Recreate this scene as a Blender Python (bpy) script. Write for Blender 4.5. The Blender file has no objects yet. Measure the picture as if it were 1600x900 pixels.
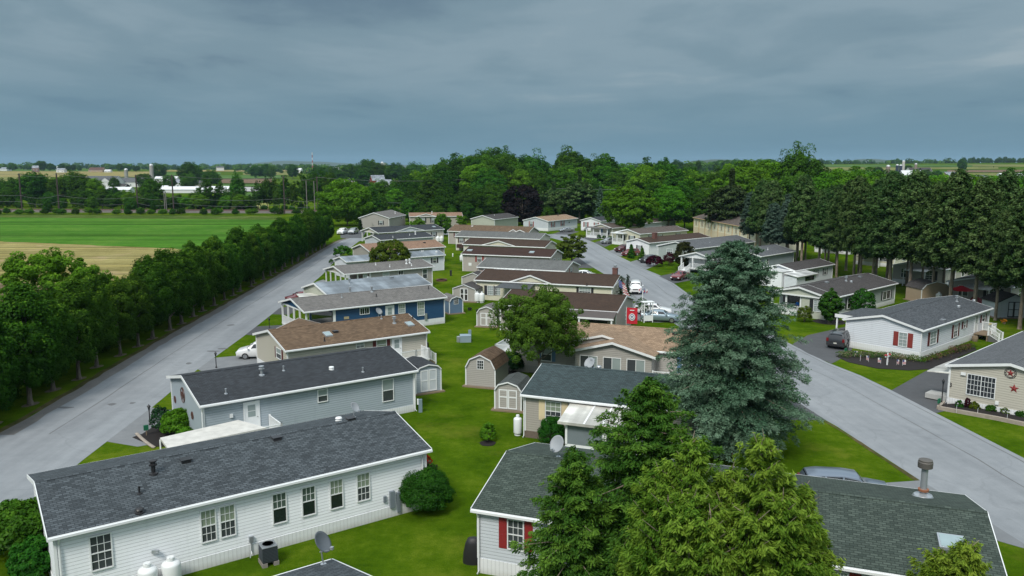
import bpy, math, random
import numpy as np
from mathutils import Vector, Matrix
R_ = math.radians
C = bpy.context.scene.collection
scene = bpy.context.scene
rnd = random.Random(7)

# ------------------------------------------------------------------ camera
HAZE = 0.00005
CAMH, FPX, PITCH = 19.0, 1255.0, math.atan(189 / 1255)
cam = bpy.data.cameras.new('camera'); camo = bpy.data.objects.new('camera', cam); C.objects.link(camo)
camo.location = (0, 0, CAMH); camo.rotation_euler = (math.pi / 2 - PITCH, 0, 0)
cam.sensor_width = 36; cam.lens = FPX / 1600 * 36; cam.clip_end = 40000; cam.clip_start = 0.5
scene.camera = camo

# ------------------------------------------------------------------ sky: a dull blue-grey overcast over a Nishita sky
SUN_EL, SUN_AZ = R_(48), R_(203)      # azimuth the light comes from, measured from +Y clockwise
w = bpy.data.worlds.new('World'); scene.world = w; w.use_nodes = True
wt = w.node_tree; wt.nodes.clear()
def N(t, kind, **kw):
    n = t.nodes.new(kind)
    for k, v in kw.items():
        if k in n.inputs: n.inputs[k].default_value = v
        else: setattr(n, k, v)
    return n
def math_node(t, op, a, b=None, c=None, clamp=False):
    n = t.nodes.new('ShaderNodeMath'); n.operation = op; n.use_clamp = clamp
    for i, v in enumerate((a, b, c)):
        if v is None: continue
        if isinstance(v, (int, float)): n.inputs[i].default_value = v
        else: t.links.new(v, n.inputs[i])
    return n.outputs[0]
def ramp(t, fac, stops, interp='LINEAR'):
    n = t.nodes.new('ShaderNodeValToRGB'); n.color_ramp.interpolation = interp
    el = n.color_ramp.elements
    while len(el) < len(stops): el.new(0.5)
    for e, (p, c) in zip(el, stops):
        e.position = p; e.color = (*c, 1) if len(c) == 3 else c
    t.links.new(fac, n.inputs[0]); return n.outputs[0]
def mixc(t, fac, a, b, mode='MIX'):
    n = t.nodes.new('ShaderNodeMix'); n.data_type = 'RGBA'; n.blend_type = mode
    for s, v in ((0, fac), (6, a), (7, b)):
        if isinstance(v, (int, float)): n.inputs[s].default_value = v
        elif isinstance(v, tuple): n.inputs[s].default_value = (*v, 1)
        else: t.links.new(v, n.inputs[s])
    return n.outputs[2]
tc = N(wt, 'ShaderNodeTexCoord'); sep = N(wt, 'ShaderNodeSeparateXYZ'); wt.links.new(tc.outputs['Generated'], sep.inputs[0])
zz = math_node(wt, 'MAXIMUM', sep.outputs[2], 0.0)
den = math_node(wt, 'ADD', zz, 0.07)
cx = math_node(wt, 'DIVIDE', sep.outputs[0], den); cy = math_node(wt, 'DIVIDE', sep.outputs[1], den)
comb = N(wt, 'ShaderNodeCombineXYZ'); wt.links.new(cx, comb.inputs[0]); wt.links.new(cy, comb.inputs[1])
mp = N(wt, 'ShaderNodeMapping'); mp.inputs['Scale'].default_value = (0.62, 0.45, 1); mp.inputs['Rotation'].default_value = (0, 0, 0.12); mp.inputs['Location'].default_value = (2.3, 1.1, 0)
wt.links.new(comb.outputs[0], mp.inputs[0])
n1 = N(wt, 'ShaderNodeTexNoise', Scale=1.5, Detail=8.0, Roughness=0.56, Distortion=0.35); wt.links.new(mp.outputs[0], n1.inputs['Vector'])
n2 = N(wt, 'ShaderNodeTexNoise', Scale=0.6, Detail=3.0, Roughness=0.5, Distortion=0.3); wt.links.new(mp.outputs[0], n2.inputs['Vector'])
cl = math_node(wt, 'ADD', math_node(wt, 'MULTIPLY', n1.outputs[0], 0.5), math_node(wt, 'MULTIPLY', n2.outputs[0], 0.5))
cloud = ramp(wt, cl, [(0.36, (0.115, 0.18, 0.235)), (0.45, (0.17, 0.25, 0.30)), (0.54, (0.215, 0.295, 0.345)), (0.64, (0.31, 0.375, 0.41))], 'EASE')
hor = ramp(wt, zz, [(0.0, (0.098, 0.2, 0.275)), (0.2, (0.13, 0.225, 0.285))])
low = ramp(wt, zz, [(0.0, (1, 1, 1)), (0.045, (0.85, 0.85, 0.85)), (0.12, (0.12, 0.12, 0.12)), (0.2, (0, 0, 0))])
vis = mixc(wt, low, cloud, hor)
up = ramp(wt, zz, [(0.0, (1, 1, 1)), (0.22, (1, 1, 1)), (0.42, (3.4, 2.8, 2.55)), (1.0, (4.6, 3.7, 3.35))], 'EASE')
over = mixc(wt, 1.0, vis, up, 'MULTIPLY')
nish = N(wt, 'ShaderNodeTexSky', sky_type='NISHITA', sun_disc=False, sun_elevation=SUN_EL, sun_rotation=SUN_AZ)
bg1 = N(wt, 'ShaderNodeBackground', Strength=0.05); wt.links.new(nish.outputs[0], bg1.inputs[0])
bg2 = N(wt, 'ShaderNodeBackground', Strength=1.0); wt.links.new(over, bg2.inputs[0])
mx = N(wt, 'ShaderNodeMixShader'); mx.inputs[0].default_value = 0.93
wt.links.new(bg1.outputs[0], mx.inputs[1]); wt.links.new(bg2.outputs[0], mx.inputs[2])
wo = N(wt, 'ShaderNodeOutputWorld'); wt.links.new(mx.outputs[0], wo.inputs[0])

# the sun behind thin cloud: wide and soft
sl = bpy.data.lights.new('sun', 'SUN'); sl.energy = 2.5; sl.angle = R_(16); sl.color = (1.0, 0.95, 0.87)
so = bpy.data.objects.new('sun', sl); C.objects.link(so)
sd = Vector((math.sin(SUN_AZ) * math.cos(SUN_EL), math.cos(SUN_AZ) * math.cos(SUN_EL), math.sin(SUN_EL)))
so.rotation_euler = sd.to_track_quat('Z', 'Y').to_euler(); so.location = (0, 0, 60)

scene.view_settings.view_transform = 'Standard'; scene.view_settings.look = 'None'
scene.view_settings.exposure = 0.25; scene.view_settings.gamma = 1.0; scene.view_settings.use_curve_mapping = False
scene.cycles.max_bounces = 5; scene.cycles.diffuse_bounces = 2; scene.cycles.glossy_bounces = 2
scene.cycles.transmission_bounces = 3; scene.cycles.volume_bounces = 0; scene.cycles.transparent_max_bounces = 6
scene.cycles.use_denoising = True

# ------------------------------------------------------------------ ground heights and pixel-to-ground helper (reference pixels of 1600x900)
def hgt(x, y):
    r = math.hypot(x, y)
    t = min(1, max(0, (r - 600) / 1500)); t = t * t * (3 - 2 * t)
    az = math.atan2(x, y)
    rt = min(1, max(0, (az + 0.02) / 0.40)); rt = rt * rt * (3 - 2 * rt)
    und = math.sin(x * 0.0031 + 1.0) * math.cos(y * 0.0023) * 4 + math.sin(x * 0.0009 - y * 0.0012) * 4
    return t * (12 + 17 * rt + und * (0.5 + 0.3 * rt))
cT, sT = math.cos(PITCH), math.sin(PITCH)
def ray(px, py):
    x = (px - 800) / FPX; u = (450 - py) / FPX
    return Vector((x, cT + u * sT, -sT + u * cT))
def G(px, py, z=0.0):
    d = ray(px, py); t = (z - CAMH) / d.z
    return Vector((d.x * t, d.y * t, z))
def GT(px, py, far=5200):
    d = ray(px, py); t = 100.0
    while t < far:
        if CAMH + d.z * t < hgt(d.x * t, d.y * t): break
        t *= 1.01
    return Vector((d.x * t, d.y * t, hgt(d.x * t, d.y * t)))
def AT(px, dist, z=0.0):
    """point at ground distance dist (along +Y) under picture column px"""
    return Vector(((px - 800) / FPX * (dist * cT + (CAMH - z) * sT), dist, z))

# ------------------------------------------------------------------ mesh building
class MB:
    def __init__(s): s.v = []; s.f = []; s.m = []
    def add(s, vs, fs, mi=0):
        b = len(s.v); s.v += [tuple(v) for v in vs]; s.f += [tuple(b + i for i in f) for f in fs]; s.m += [mi] * len(fs); return s
    def box(s, x0, x1, y0, y1, z0, z1, mi=0):
        return s.add([(x0, y0, z0), (x1, y0, z0), (x1, y1, z0), (x0, y1, z0), (x0, y0, z1), (x1, y0, z1), (x1, y1, z1), (x0, y1, z1)],
                     [(0, 3, 2, 1), (4, 5, 6, 7), (0, 1, 5, 4), (1, 2, 6, 5), (2, 3, 7, 6), (3, 0, 4, 7)], mi)
    def slab(s, pts, dn, mi=0):
        """polygon pts thickened by vector dn"""
        n = len(pts); P = [Vector(p) for p in pts]; Q = [p + Vector(dn) for p in P]
        fs = [tuple(range(n)), tuple(range(2 * n - 1, n - 1, -1))] + [(i, i + n, (i + 1) % n + n, (i + 1) % n) for i in range(n)]
        return s.add(P + Q, fs, mi)
    def bar(s, a, b, wd, ht=None, mi=0):
        a = Vector(a); b = Vector(b); ht = ht or wd; d = (b - a).normalized()
        up = Vector((0, 0, 1)) if abs(d.z) < 0.95 else Vector((0, 1, 0))
        sx = d.cross(up).normalized() * wd / 2; sy = sx.cross(d).normalized() * ht / 2
        v = [a - sx - sy, a + sx - sy, a + sx + sy, a - sx + sy, b - sx - sy, b + sx - sy, b + sx + sy, b - sx + sy]
        return s.add(v, [(0, 3, 2, 1), (4, 5, 6, 7), (0, 1, 5, 4), (1, 2, 6, 5), (2, 3, 7, 6), (3, 0, 4, 7)], mi)
    def tube(s, pts, rs, n=8, mi=0, cap=True):
        pts = [Vector(p) for p in pts]
        if isinstance(rs, (int, float)): rs = [rs] * len(pts)
        vs = []; fs = []
        for i, p in enumerate(pts):
            d = (pts[min(i + 1, len(pts) - 1)] - pts[max(i - 1, 0)])
            d = d.normalized() if d.length > 1e-9 else Vector((0, 0, 1))
            ref = Vector((0, 1, 0)) if abs(d.z) > 0.8 else Vector((0, 0, 1))
            a = d.cross(ref).normalized(); b = d.cross(a).normalized()
            for k in range(n):
                t = 2 * math.pi * k / n; vs.append(p + a * math.cos(t) * rs[i] + b * math.sin(t) * rs[i])
        for i in range(len(pts) - 1):
            for k in range(n): fs.append((i * n + k, i * n + (k + 1) % n, (i + 1) * n + (k + 1) % n, (i + 1) * n + k))
        if cap: fs.append(tuple(range(n))[::-1]); fs.append(tuple(range((len(pts) - 1) * n, len(pts) * n)))
        return s.add(vs, fs, mi)
    def lathe(s, prof, c=(0, 0, 0), n=20, mi=0):
        """profile of (r,z) about a vertical axis"""
        return s.tube([(c[0], c[1], c[2] + z) for r, z in prof], [max(r, 0.001) for r, z in prof], n, mi)
    def build(s, name, mats, parent=None, smooth=False, loc=None):
        me = bpy.data.meshes.new(name); me.from_pydata(s.v, [], s.f)
        if not isinstance(mats, (list, tuple)): mats = [mats]
        for m in mats: me.materials.append(m)
        if len(mats) > 1: me.polygons.foreach_set('material_index', s.m)
        me.validate()
        import bmesh
        bm = bmesh.new(); bm.from_mesh(me); bmesh.ops.recalc_face_normals(bm, faces=bm.faces); bm.to_mesh(me); bm.free()
        if smooth: me.shade_auto_smooth(angle=R_(40)) if hasattr(me, 'shade_auto_smooth') else me.polygons.foreach_set('use_smooth', [True] * len(me.polygons))
        o = bpy.data.objects.new(name, me); C.objects.link(o)
        if parent: o.parent = parent
        if loc: o.location = loc
        return o
def smooth_by_angle(o, deg=40):
    me = o.data; me.polygons.foreach_set('use_smooth', [True] * len(me.polygons))
    me.set_sharp_from_angle(angle=R_(deg)); return o
def tag(o, label=None, cat=None, group=None, kind=None):
    for k, v in (('label', label), ('category', cat), ('group', group), ('kind', kind)):
        if v: o[k] = v
    return o
def empty(name, loc, rz=0, label=None, cat=None, group=None, sc=None):
    o = bpy.data.objects.new(name, None); C.objects.link(o); o.location = loc; o.rotation_euler = (0, 0, rz)
    o.empty_display_size = 0.3
    if sc: o.scale = (sc, sc, sc) if isinstance(sc, (int, float)) else sc
    return tag(o, label, cat, group)
KIDS = {}
def copy_thing(o, loc, rz=0, sc=None, label=None, group=None):
    c = o.copy(); C.objects.link(c); c.location = loc; c.rotation_euler = (0, 0, rz)
    if sc: c.scale = (sc, sc, sc) if isinstance(sc, (int, float)) else sc
    if label: c['label'] = label
    if group: c['group'] = group
    def kids(src, dst):
        for ch in src.children:
            d = ch.copy(); C.objects.link(d); d.parent = dst; kids(ch, d)
    kids(o, c); return c

# ------------------------------------------------------------------ materials
M = {}
def newmat(name):
    m = bpy.data.materials.new(name); m.use_nodes = True; t = m.node_tree; t.nodes.clear()
    p = N(t, 'ShaderNodeBsdfPrincipled'); o = N(t, 'ShaderNodeOutputMaterial'); t.links.new(p.outputs[0], o.inputs[0])
    return m, t, p
def objc(t):
    return N(t, 'ShaderNodeTexCoord').outputs['Object']
def noise(t, vec, scale, detail=3.0, rough=0.55, sc=None):
    if sc:
        mpn = N(t, 'ShaderNodeMapping'); mpn.inputs['Scale'].default_value = sc; t.links.new(vec, mpn.inputs[0]); vec = mpn.outputs[0]
    n = N(t, 'ShaderNodeTexNoise', Scale=scale, Detail=detail, Roughness=rough); t.links.new(vec, n.inputs['Vector']); return n.outputs[0]
def shade(c, k): return tuple(min(1, v * k) for v in c)
def bump(t, p, h, strength=0.3, dist=0.02):
    b = N(t, 'ShaderNodeBump', Strength=strength, Distance=dist); t.links.new(h, b.inputs['Height']); t.links.new(b.outputs[0], p.inputs['Normal']); return b
def plain(name, col, rough=0.6, metal=0.0, var=0.12, spec=0.5, scale=1.5):
    if name in M: return M[name]
    m, t, p = newmat(name)
    f = noise(t, objc(t), scale, 4)
    c = mixc(t, f, shade(col, 1 - var), shade(col, 1 + var)); t.links.new(c, p.inputs['Base Color'])
    p.inputs['Roughness'].default_value = rough; p.inputs['Metallic'].default_value = metal; p.inputs['Specular IOR Level'].default_value = spec
    M[name] = m; return m
def siding(name, col, pitch=0.165):
    """vinyl lap siding: saw-tooth courses, faint weathering, panel joints"""
    if name in M: return M[name]
    m, t, p = newmat(name); v = objc(t); s = N(t, 'ShaderNodeSeparateXYZ'); t.links.new(v, s.inputs[0])
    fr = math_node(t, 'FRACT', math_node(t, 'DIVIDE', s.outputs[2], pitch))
    lap_shade = math_node(t, 'LESS_THAN', fr, 0.14)  # shade below each lap, painted as a dark line in the colour
    row = math_node(t, 'FLOOR', math_node(t, 'DIVIDE', s.outputs[2], pitch))
    cmb = N(t, 'ShaderNodeCombineXYZ'); t.links.new(math_node(t, 'MULTIPLY', math_node(t, 'ADD', s.outputs[0], s.outputs[1]), 0.28), cmb.inputs[0]); t.links.new(math_node(t, 'MULTIPLY', row, 7.31), cmb.inputs[1])
    wn = N(t, 'ShaderNodeTexWhiteNoise', noise_dimensions='2D')
    fl = N(t, 'ShaderNodeVectorMath', operation='FLOOR'); t.links.new(cmb.outputs[0], fl.inputs[0]); t.links.new(fl.outputs[0], wn.inputs['Vector'])
    g = noise(t, v, 0.7, 4, sc=(1, 1, 0.5)); gd = ramp(t, noise(t, v, 1.6, 5, 0.7, sc=(1, 1, 0.16)), [(0.56, (0, 0, 0)), (0.72, (0.22, 0.22, 0.22))]); g2 = noise(t, v, 9, 2, sc=(1, 1, 2.2))
    c = mixc(t, g, shade(col, 0.9), shade(col, 1.06))
    c = mixc(t, math_node(t, 'MULTIPLY', wn.outputs[0], 0.35), c, shade(col, 0.9))
    c = mixc(t, math_node(t, 'MULTIPLY', g2, 0.25), c, shade(col, 0.86))
    c = mixc(t, gd, c, shade(col, 0.5))
    c = mixc(t, math_node(t, 'MULTIPLY', lap_shade, 0.6), c, shade(col, 0.5))
    t.links.new(c, p.inputs['Base Color']); p.inputs['Roughness'].default_value = 0.5
    bump(t, p, math_node(t, 'SUBTRACT', 1.0, fr), 1.0, 0.022)
    M[name] = m; return m
def ribbed(name, col, pitch=0.2):
    if name in M: return M[name]
    m, t, p = newmat(name); v = objc(t); s = N(t, 'ShaderNodeSeparateXYZ'); t.links.new(v, s.inputs[0])
    fr = math_node(t, 'FRACT', math_node(t, 'DIVIDE', math_node(t, 'ADD', s.outputs[0], s.outputs[1]), pitch))
    rib = math_node(t, 'GREATER_THAN', fr, 0.8)
    g = noise(t, v, 1.2, 5, sc=(1, 1, 0.6))
    lowd = math_node(t, 'MULTIPLY', math_node(t, 'SUBTRACT', 0.35, s.outputs[2], clamp=True), math_node(t, 'MULTIPLY', g, 2.2), clamp=True)
    c = mixc(t, g, shade(col, 0.86), shade(col, 1.05)); c = mixc(t, math_node(t, 'MULTIPLY', rib, 0.3), c, shade(col, 0.55)); c = mixc(t, lowd, c, (0.2, 0.17, 0.1))
    t.links.new(c, p.inputs['Base Color']); p.inputs['Roughness'].default_value = 0.55
    bump(t, p, rib, 0.7, 0.015); M[name] = m; return m
def shingle(name, col, col2=None, contrast=0.42, swap=False):
    """asphalt shingle tabs with per-tab tone, streaks and course shadows"""
    if name in M: return M[name]
    m, t, p = newmat(name); v = objc(t); s = N(t, 'ShaderNodeSeparateXYZ'); t.links.new(v, s.inputs[0])
    cmb = N(t, 'ShaderNodeCombineXYZ')
    t.links.new(s.outputs[1 if swap else 0], cmb.inputs[0]); t.links.new(s.outputs[0 if swap else 1], cmb.inputs[1])
    b = N(t, 'ShaderNodeTexBrick', offset=0.5, squash=1.0); t.links.new(cmb.outputs[0], b.inputs['Vector'])
    b.inputs['Scale'].default_value = 1.0; b.inputs['Brick Width'].default_value = 0.3; b.inputs['Row Height'].default_value = 0.14
    b.inputs['Mortar Size'].default_value = 0.018; b.inputs['Mortar Smooth'].default_value = 0.2; b.inputs['Bias'].default_value = 0.0
    c2 = col2 or shade(col, 1 + contrast * 1.5)
    b.inputs['Color1'].default_value = (*shade(col, 1 - contrast), 1); b.inputs['Color2'].default_value = (*c2, 1); b.inputs['Mortar'].default_value = (*shade(col, 0.38), 1)
    g = noise(t, v, 0.55, 4, sc=(0.6, 1.4, 1)); g2 = noise(t, v, 26, 2)
    st = noise(t, v, 1.1, 3, sc=(1.6, 0.22, 1))
    c = mixc(t, 0.2, b.outputs[0], col)
    c = mixc(t, 1.0, c, mixc(t, g, (0.82, 0.82, 0.82), (1.18, 1.18, 1.18)), 'MULTIPLY')
    c = mixc(t, 1.0, c, mixc(t, st, (0.84, 0.84, 0.84), (1.14, 1.14, 1.14)), 'MULTIPLY')
    c = mixc(t, 1.0, c, mixc(t, g2, (0.75, 0.75, 0.75), (1.25, 1.25, 1.25)), 'MULTIPLY')
    t.links.new(c, p.inputs['Base Color']); p.inputs['Roughness'].default_value = 0.88; p.inputs['Specular IOR Level'].default_value = 0.3
    bump(t, p, b.outputs[1], 0.6, -0.01); M[name] = m; return m
def metal_roof(name, col):
    if name in M: return M[name]
    m, t, p = newmat(name); v = objc(t)
    g = noise(t, v, 0.5, 5, sc=(0.5, 1.5, 1)); st = noise(t, v, 0.35, 4, sc=(2.2, 0.25, 1))
    c = ramp(t, math_node(t, 'ADD', math_node(t, 'MULTIPLY', g, 0.5), math_node(t, 'MULTIPLY', st, 0.5)), [(0.35, shade(col, 0.6)), (0.5, col), (0.62, shade(col, 1.7))])
    t.links.new(c, p.inputs['Base Color']); p.inputs['Roughness'].default_value = 0.45; p.inputs['Metallic'].default_value = 0.25
    bump(t, p, g, 0.25, 0.05); M[name] = m; return m
def asphalt(name, lo, hi, cracks=True, rot=None):
    if name in M: return M[name]
    m, t, p = newmat(name); v = objc(t)
    g = noise(t, v, 0.05, 5, 0.6); g2 = noise(t, v, 0.9, 6, 0.65); g3 = noise(t, v, 30, 3)
    f = math_node(t, 'ADD', math_node(t, 'ADD', math_node(t, 'MULTIPLY', g, 0.45), math_node(t, 'MULTIPLY', g2, 0.3)), math_node(t, 'MULTIPLY', g3, 0.25))
    c = ramp(t, f, [(0.36, lo), (0.62, hi)])
    if rot is not None:      # wear along the direction of travel
        mr = N(t, 'ShaderNodeMapping'); mr.inputs['Rotation'].default_value = (0, 0, rot); t.links.new(v, mr.inputs[0])
        wl = noise(t, mr.outputs[0], 0.8, 4, 0.6, sc=(1, 0.035, 1)); c = mixc(t, 1.0, c, mixc(t, wl, (0.68, 0.68, 0.69), (1.3, 1.3, 1.29)), 'MULTIPLY')
    if cracks:
        vo = N(t, 'ShaderNodeTexVoronoi', feature='DISTANCE_TO_EDGE', Scale=0.075)
        dv = N(t, 'ShaderNodeMapping'); t.links.new(v, dv.inputs[0])
        nz = N(t, 'ShaderNodeTexNoise', Scale=0.4, Detail=4.0); t.links.new(v, nz.inputs['Vector'])
        ad = N(t, 'ShaderNodeVectorMath', operation='MULTIPLY_ADD'); t.links.new(nz.outputs['Color'], ad.inputs[0]); ad.inputs[1].default_value = (3, 3, 0); t.links.new(v, ad.inputs[2])
        t.links.new(ad.outputs[0], vo.inputs['Vector'])
        ln = math_node(t, 'LESS_THAN', vo.outputs[0], 0.0045)
        msk = math_node(t, 'GREATER_THAN', g, 0.5)
        c = mixc(t, math_node(t, 'MULTIPLY', math_node(t, 'MULTIPLY', ln, msk), 0.12), c, shade(lo, 0.45))
        sp = ramp(t, noise(t, v, 0.22, 5, 0.7), [(0.62, (0, 0, 0)), (0.72, (0.35, 0.35, 0.35))])
        c = mixc(t, sp, c, shade(lo, 0.62))
    t.links.new(c, p.inputs['Base Color']); p.inputs['Roughness'].default_value = 0.85; p.inputs['Specular IOR Level'].default_value = 0.35
    bump(t, p, g3, 0.25, 0.01); M[name] = m; return m
def grassmat(name, a, b, c3, fine=16.0, big=0.05, stripes=None):
    if name in M: return M[name]
    m, t, p = newmat(name); v = objc(t)
    g = noise(t, v, big, 4, 0.6); g2 = noise(t, v, 0.35, 5, 0.65); g3 = noise(t, v, fine, 3, 0.7); g4 = noise(t, v, 1.7, 5, 0.75)
    f = math_node(t, 'ADD', math_node(t, 'ADD', math_node(t, 'MULTIPLY', g, 0.3), math_node(t, 'MULTIPLY', g2, 0.28)), math_node(t, 'ADD', math_node(t, 'MULTIPLY', g3, 0.22), math_node(t, 'MULTIPLY', g4, 0.2)))
    c = ramp(t, f, [(0.40, a), (0.5, b), (0.6, c3)])
    dry = ramp(t, noise(t, v, 0.12, 6, 0.7), [(0.56, (0, 0, 0)), (0.7, (0.4, 0.4, 0.4))]); c = mixc(t, dry, c, (c3[0] * 1.5, c3[1] * 1.1, c3[2] * 2))
    if stripes:
        st = noise(t, v, 1.0, 3, 0.6, sc=stripes); c = mixc(t, 1.0, c, ramp(t, st, [(0.35, (0.62, 0.62, 0.62)), (0.5, (1, 1, 1)), (0.68, (1.35, 1.3, 1.2))]), 'MULTIPLY')
    t.links.new(c, p.inputs['Base Color']); p.inputs['Roughness'].default_value = 1.0; p.inputs['Specular IOR Level'].default_value = 0.0
    bump(t, p, math_node(t, 'ADD', g3, math_node(t, 'MULTIPLY', g4, 1.5)), 0.6, 0.06); M[name] = m; return m
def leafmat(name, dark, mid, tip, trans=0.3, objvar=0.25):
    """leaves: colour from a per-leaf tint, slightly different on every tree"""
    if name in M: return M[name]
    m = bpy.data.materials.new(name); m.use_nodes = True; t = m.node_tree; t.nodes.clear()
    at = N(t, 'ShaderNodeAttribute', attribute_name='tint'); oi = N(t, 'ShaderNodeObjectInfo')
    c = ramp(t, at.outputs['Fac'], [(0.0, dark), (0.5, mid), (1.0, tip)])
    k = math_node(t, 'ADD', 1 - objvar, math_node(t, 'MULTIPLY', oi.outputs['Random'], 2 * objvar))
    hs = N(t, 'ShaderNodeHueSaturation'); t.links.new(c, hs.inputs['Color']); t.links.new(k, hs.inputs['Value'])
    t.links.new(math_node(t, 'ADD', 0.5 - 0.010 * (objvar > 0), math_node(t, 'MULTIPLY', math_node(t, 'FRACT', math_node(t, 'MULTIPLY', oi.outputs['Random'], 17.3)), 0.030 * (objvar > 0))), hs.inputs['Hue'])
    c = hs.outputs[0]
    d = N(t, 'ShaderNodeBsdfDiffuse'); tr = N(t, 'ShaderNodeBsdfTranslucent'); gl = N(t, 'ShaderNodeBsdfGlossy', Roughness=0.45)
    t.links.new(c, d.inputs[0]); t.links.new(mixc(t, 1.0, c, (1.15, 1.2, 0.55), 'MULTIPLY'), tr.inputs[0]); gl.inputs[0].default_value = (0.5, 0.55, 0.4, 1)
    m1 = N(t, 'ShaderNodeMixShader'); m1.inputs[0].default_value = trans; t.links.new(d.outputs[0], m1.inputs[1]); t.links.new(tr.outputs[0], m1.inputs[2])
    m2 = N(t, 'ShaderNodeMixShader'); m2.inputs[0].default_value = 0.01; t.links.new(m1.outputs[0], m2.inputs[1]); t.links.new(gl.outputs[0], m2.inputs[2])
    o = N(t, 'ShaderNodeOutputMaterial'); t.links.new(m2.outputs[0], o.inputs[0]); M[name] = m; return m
def barkmat(name, col):
    if name in M: return M[name]
    m, t, p = newmat(name); v = objc(t); g = noise(t, v, 6, 5, 0.7, sc=(1, 1, 0.22))
    t.links.new(ramp(t, g, [(0.35, shade(col, 0.4)), (0.65, shade(col, 1.4))]), p.inputs['Base Color']); p.inputs['Roughness'].default_value = 0.95
    bump(t, p, g, 0.8, 0.03); M[name] = m; return m

WHITE = plain('white_trim', (0.72, 0.74, 0.75), 0.45, var=0.06)
GLASS = plain('window_glass', (0.012, 0.018, 0.022), 0.06, var=0.5, spec=0.8, scale=0.8)
BLIND = plain('pale_blind', (0.26, 0.31, 0.31), 0.35, var=0.15, spec=0.6)
SCREEN = plain('window_screen', (0.05, 0.058, 0.065), 0.25, var=0.3)
BLACK = plain('black_paint', (0.015, 0.015, 0.017), 0.45)
DARKMETAL = plain('dark_metal', (0.05, 0.05, 0.055), 0.4, 0.4)
GALV = plain('galvanised_metal', (0.42, 0.45, 0.48), 0.4, 0.6)
WOOD = plain('weathered_wood', (0.2, 0.15, 0.1), 0.85, var=0.3, scale=5)
BRICK = plain('red_brick', (0.13, 0.06, 0.05), 0.85, var=0.35, scale=9)
RED = plain('red_shutter', (0.24, 0.02, 0.022), 0.5)
# ================================================================== foliage meshes
def arr_mesh(name, V, F, tint, mat, sm=False):
    me = bpy.data.meshes.new(name); nf = len(F); k = F.shape[1]
    me.vertices.add(len(V)); me.vertices.foreach_set('co', V.astype(np.float32).ravel())
    me.loops.add(nf * k); me.loops.foreach_set('vertex_index', F.astype(np.int32).ravel())
    me.polygons.add(nf); me.polygons.foreach_set('loop_start', np.arange(0, nf * k, k, dtype=np.int32))
    me.update(calc_edges=True)
    a = me.attributes.new('tint', 'FLOAT', 'FACE'); a.data.foreach_set('value', np.clip(tint, 0, 1).astype(np.float32))
    me.materials.append(mat); return me
def unit(a): return a / (np.linalg.norm(a, axis=-1, keepdims=True) + 1e-9)
def quads(P, Nn, T, ln, wd):
    """leaf quads at P with normal Nn, long axis T, folded slightly"""
    T = unit(T - Nn * np.sum(T * Nn, -1, keepdims=True)); B = np.cross(Nn, T)
    ln = np.asarray(ln)[..., None]; wd = np.asarray(wd)[..., None]
    a = P - T * ln * 0.5; b = P + B * wd * 0.5 + T * ln * 0.08; c = P + T * ln * 0.5; d = P - B * wd * 0.5 + T * ln * 0.08
    V = np.stack([a, b, c, d], 1).reshape(-1, 3); F = np.arange(len(P) * 4).reshape(-1, 4); return V, F
def broadleaf(name, seed, rx, rz, zc, ncl, per, leaf, mat, clr=0.25, shell=0.55, lobes=0.25, flat=0.75, tips=0.5, taper=0.0, gap=0.0, bottom=-0.95):
    """a crown of leaf clumps through an uneven ellipsoid; taper narrows the top"""
    r = np.random.default_rng(seed)
    D = unit(r.normal(size=(ncl * 3, 3))); D = D[D[:, 2] > bottom][:ncl]; ncl = len(D)
    ph = r.uniform(0, 6.28, 6)
    az = np.arctan2(D[:, 1], D[:, 0]); el = D[:, 2]
    lob = 1 + lobes * (np.sin(3 * az + ph[0] + 2 * el) * 0.5 + np.sin(5 * az + ph[1] - 3 * el) * 0.35 + np.sin(4 * el + ph[2]) * 0.3)
    rad = (shell + (1 - shell) * r.random(ncl) ** 0.55) * lob
    tp = 1 - taper * np.clip(D[:, 2] * rad, -0.3, 1)
    Cn = np.stack([D[:, 0] * rad * rx * tp, D[:, 1] * rad * rx * tp, zc + D[:, 2] * rad * rz], 1)
    cr = clr * min(rx, rz) * r.uniform(0.65, 1.3, ncl)
    ci = np.repeat(np.arange(ncl), per); n = len(ci)
    d = unit(r.normal(size=(n, 3)) + D[ci] * 0.35 + np.array([0, 0, 0.25]))
    q = r.uniform(0.5, 1.0, n) ** 0.6
    off = d * (cr[ci] * q)[:, None]; off[:, 2] *= flat
    P = Cn[ci] + off
    Nn = unit(d * 0.7 + D[ci] * 0.35 + np.array([0, 0, 0.45]) + r.normal(size=(n, 3)) * 0.45)
    T = unit(r.normal(size=(n, 3)) + np.array([0, 0, -0.3])); sz = leaf * r.uniform(0.6, 1.35, n)
    V, F = quads(P, Nn, T, sz * 1.25, sz * 0.8)
    ctint = r.random(ncl)
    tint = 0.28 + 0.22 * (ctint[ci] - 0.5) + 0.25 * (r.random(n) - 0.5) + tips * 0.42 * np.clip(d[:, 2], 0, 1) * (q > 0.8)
    me = arr_mesh(name, V, F, tint, mat); return me, Cn, cr
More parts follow.
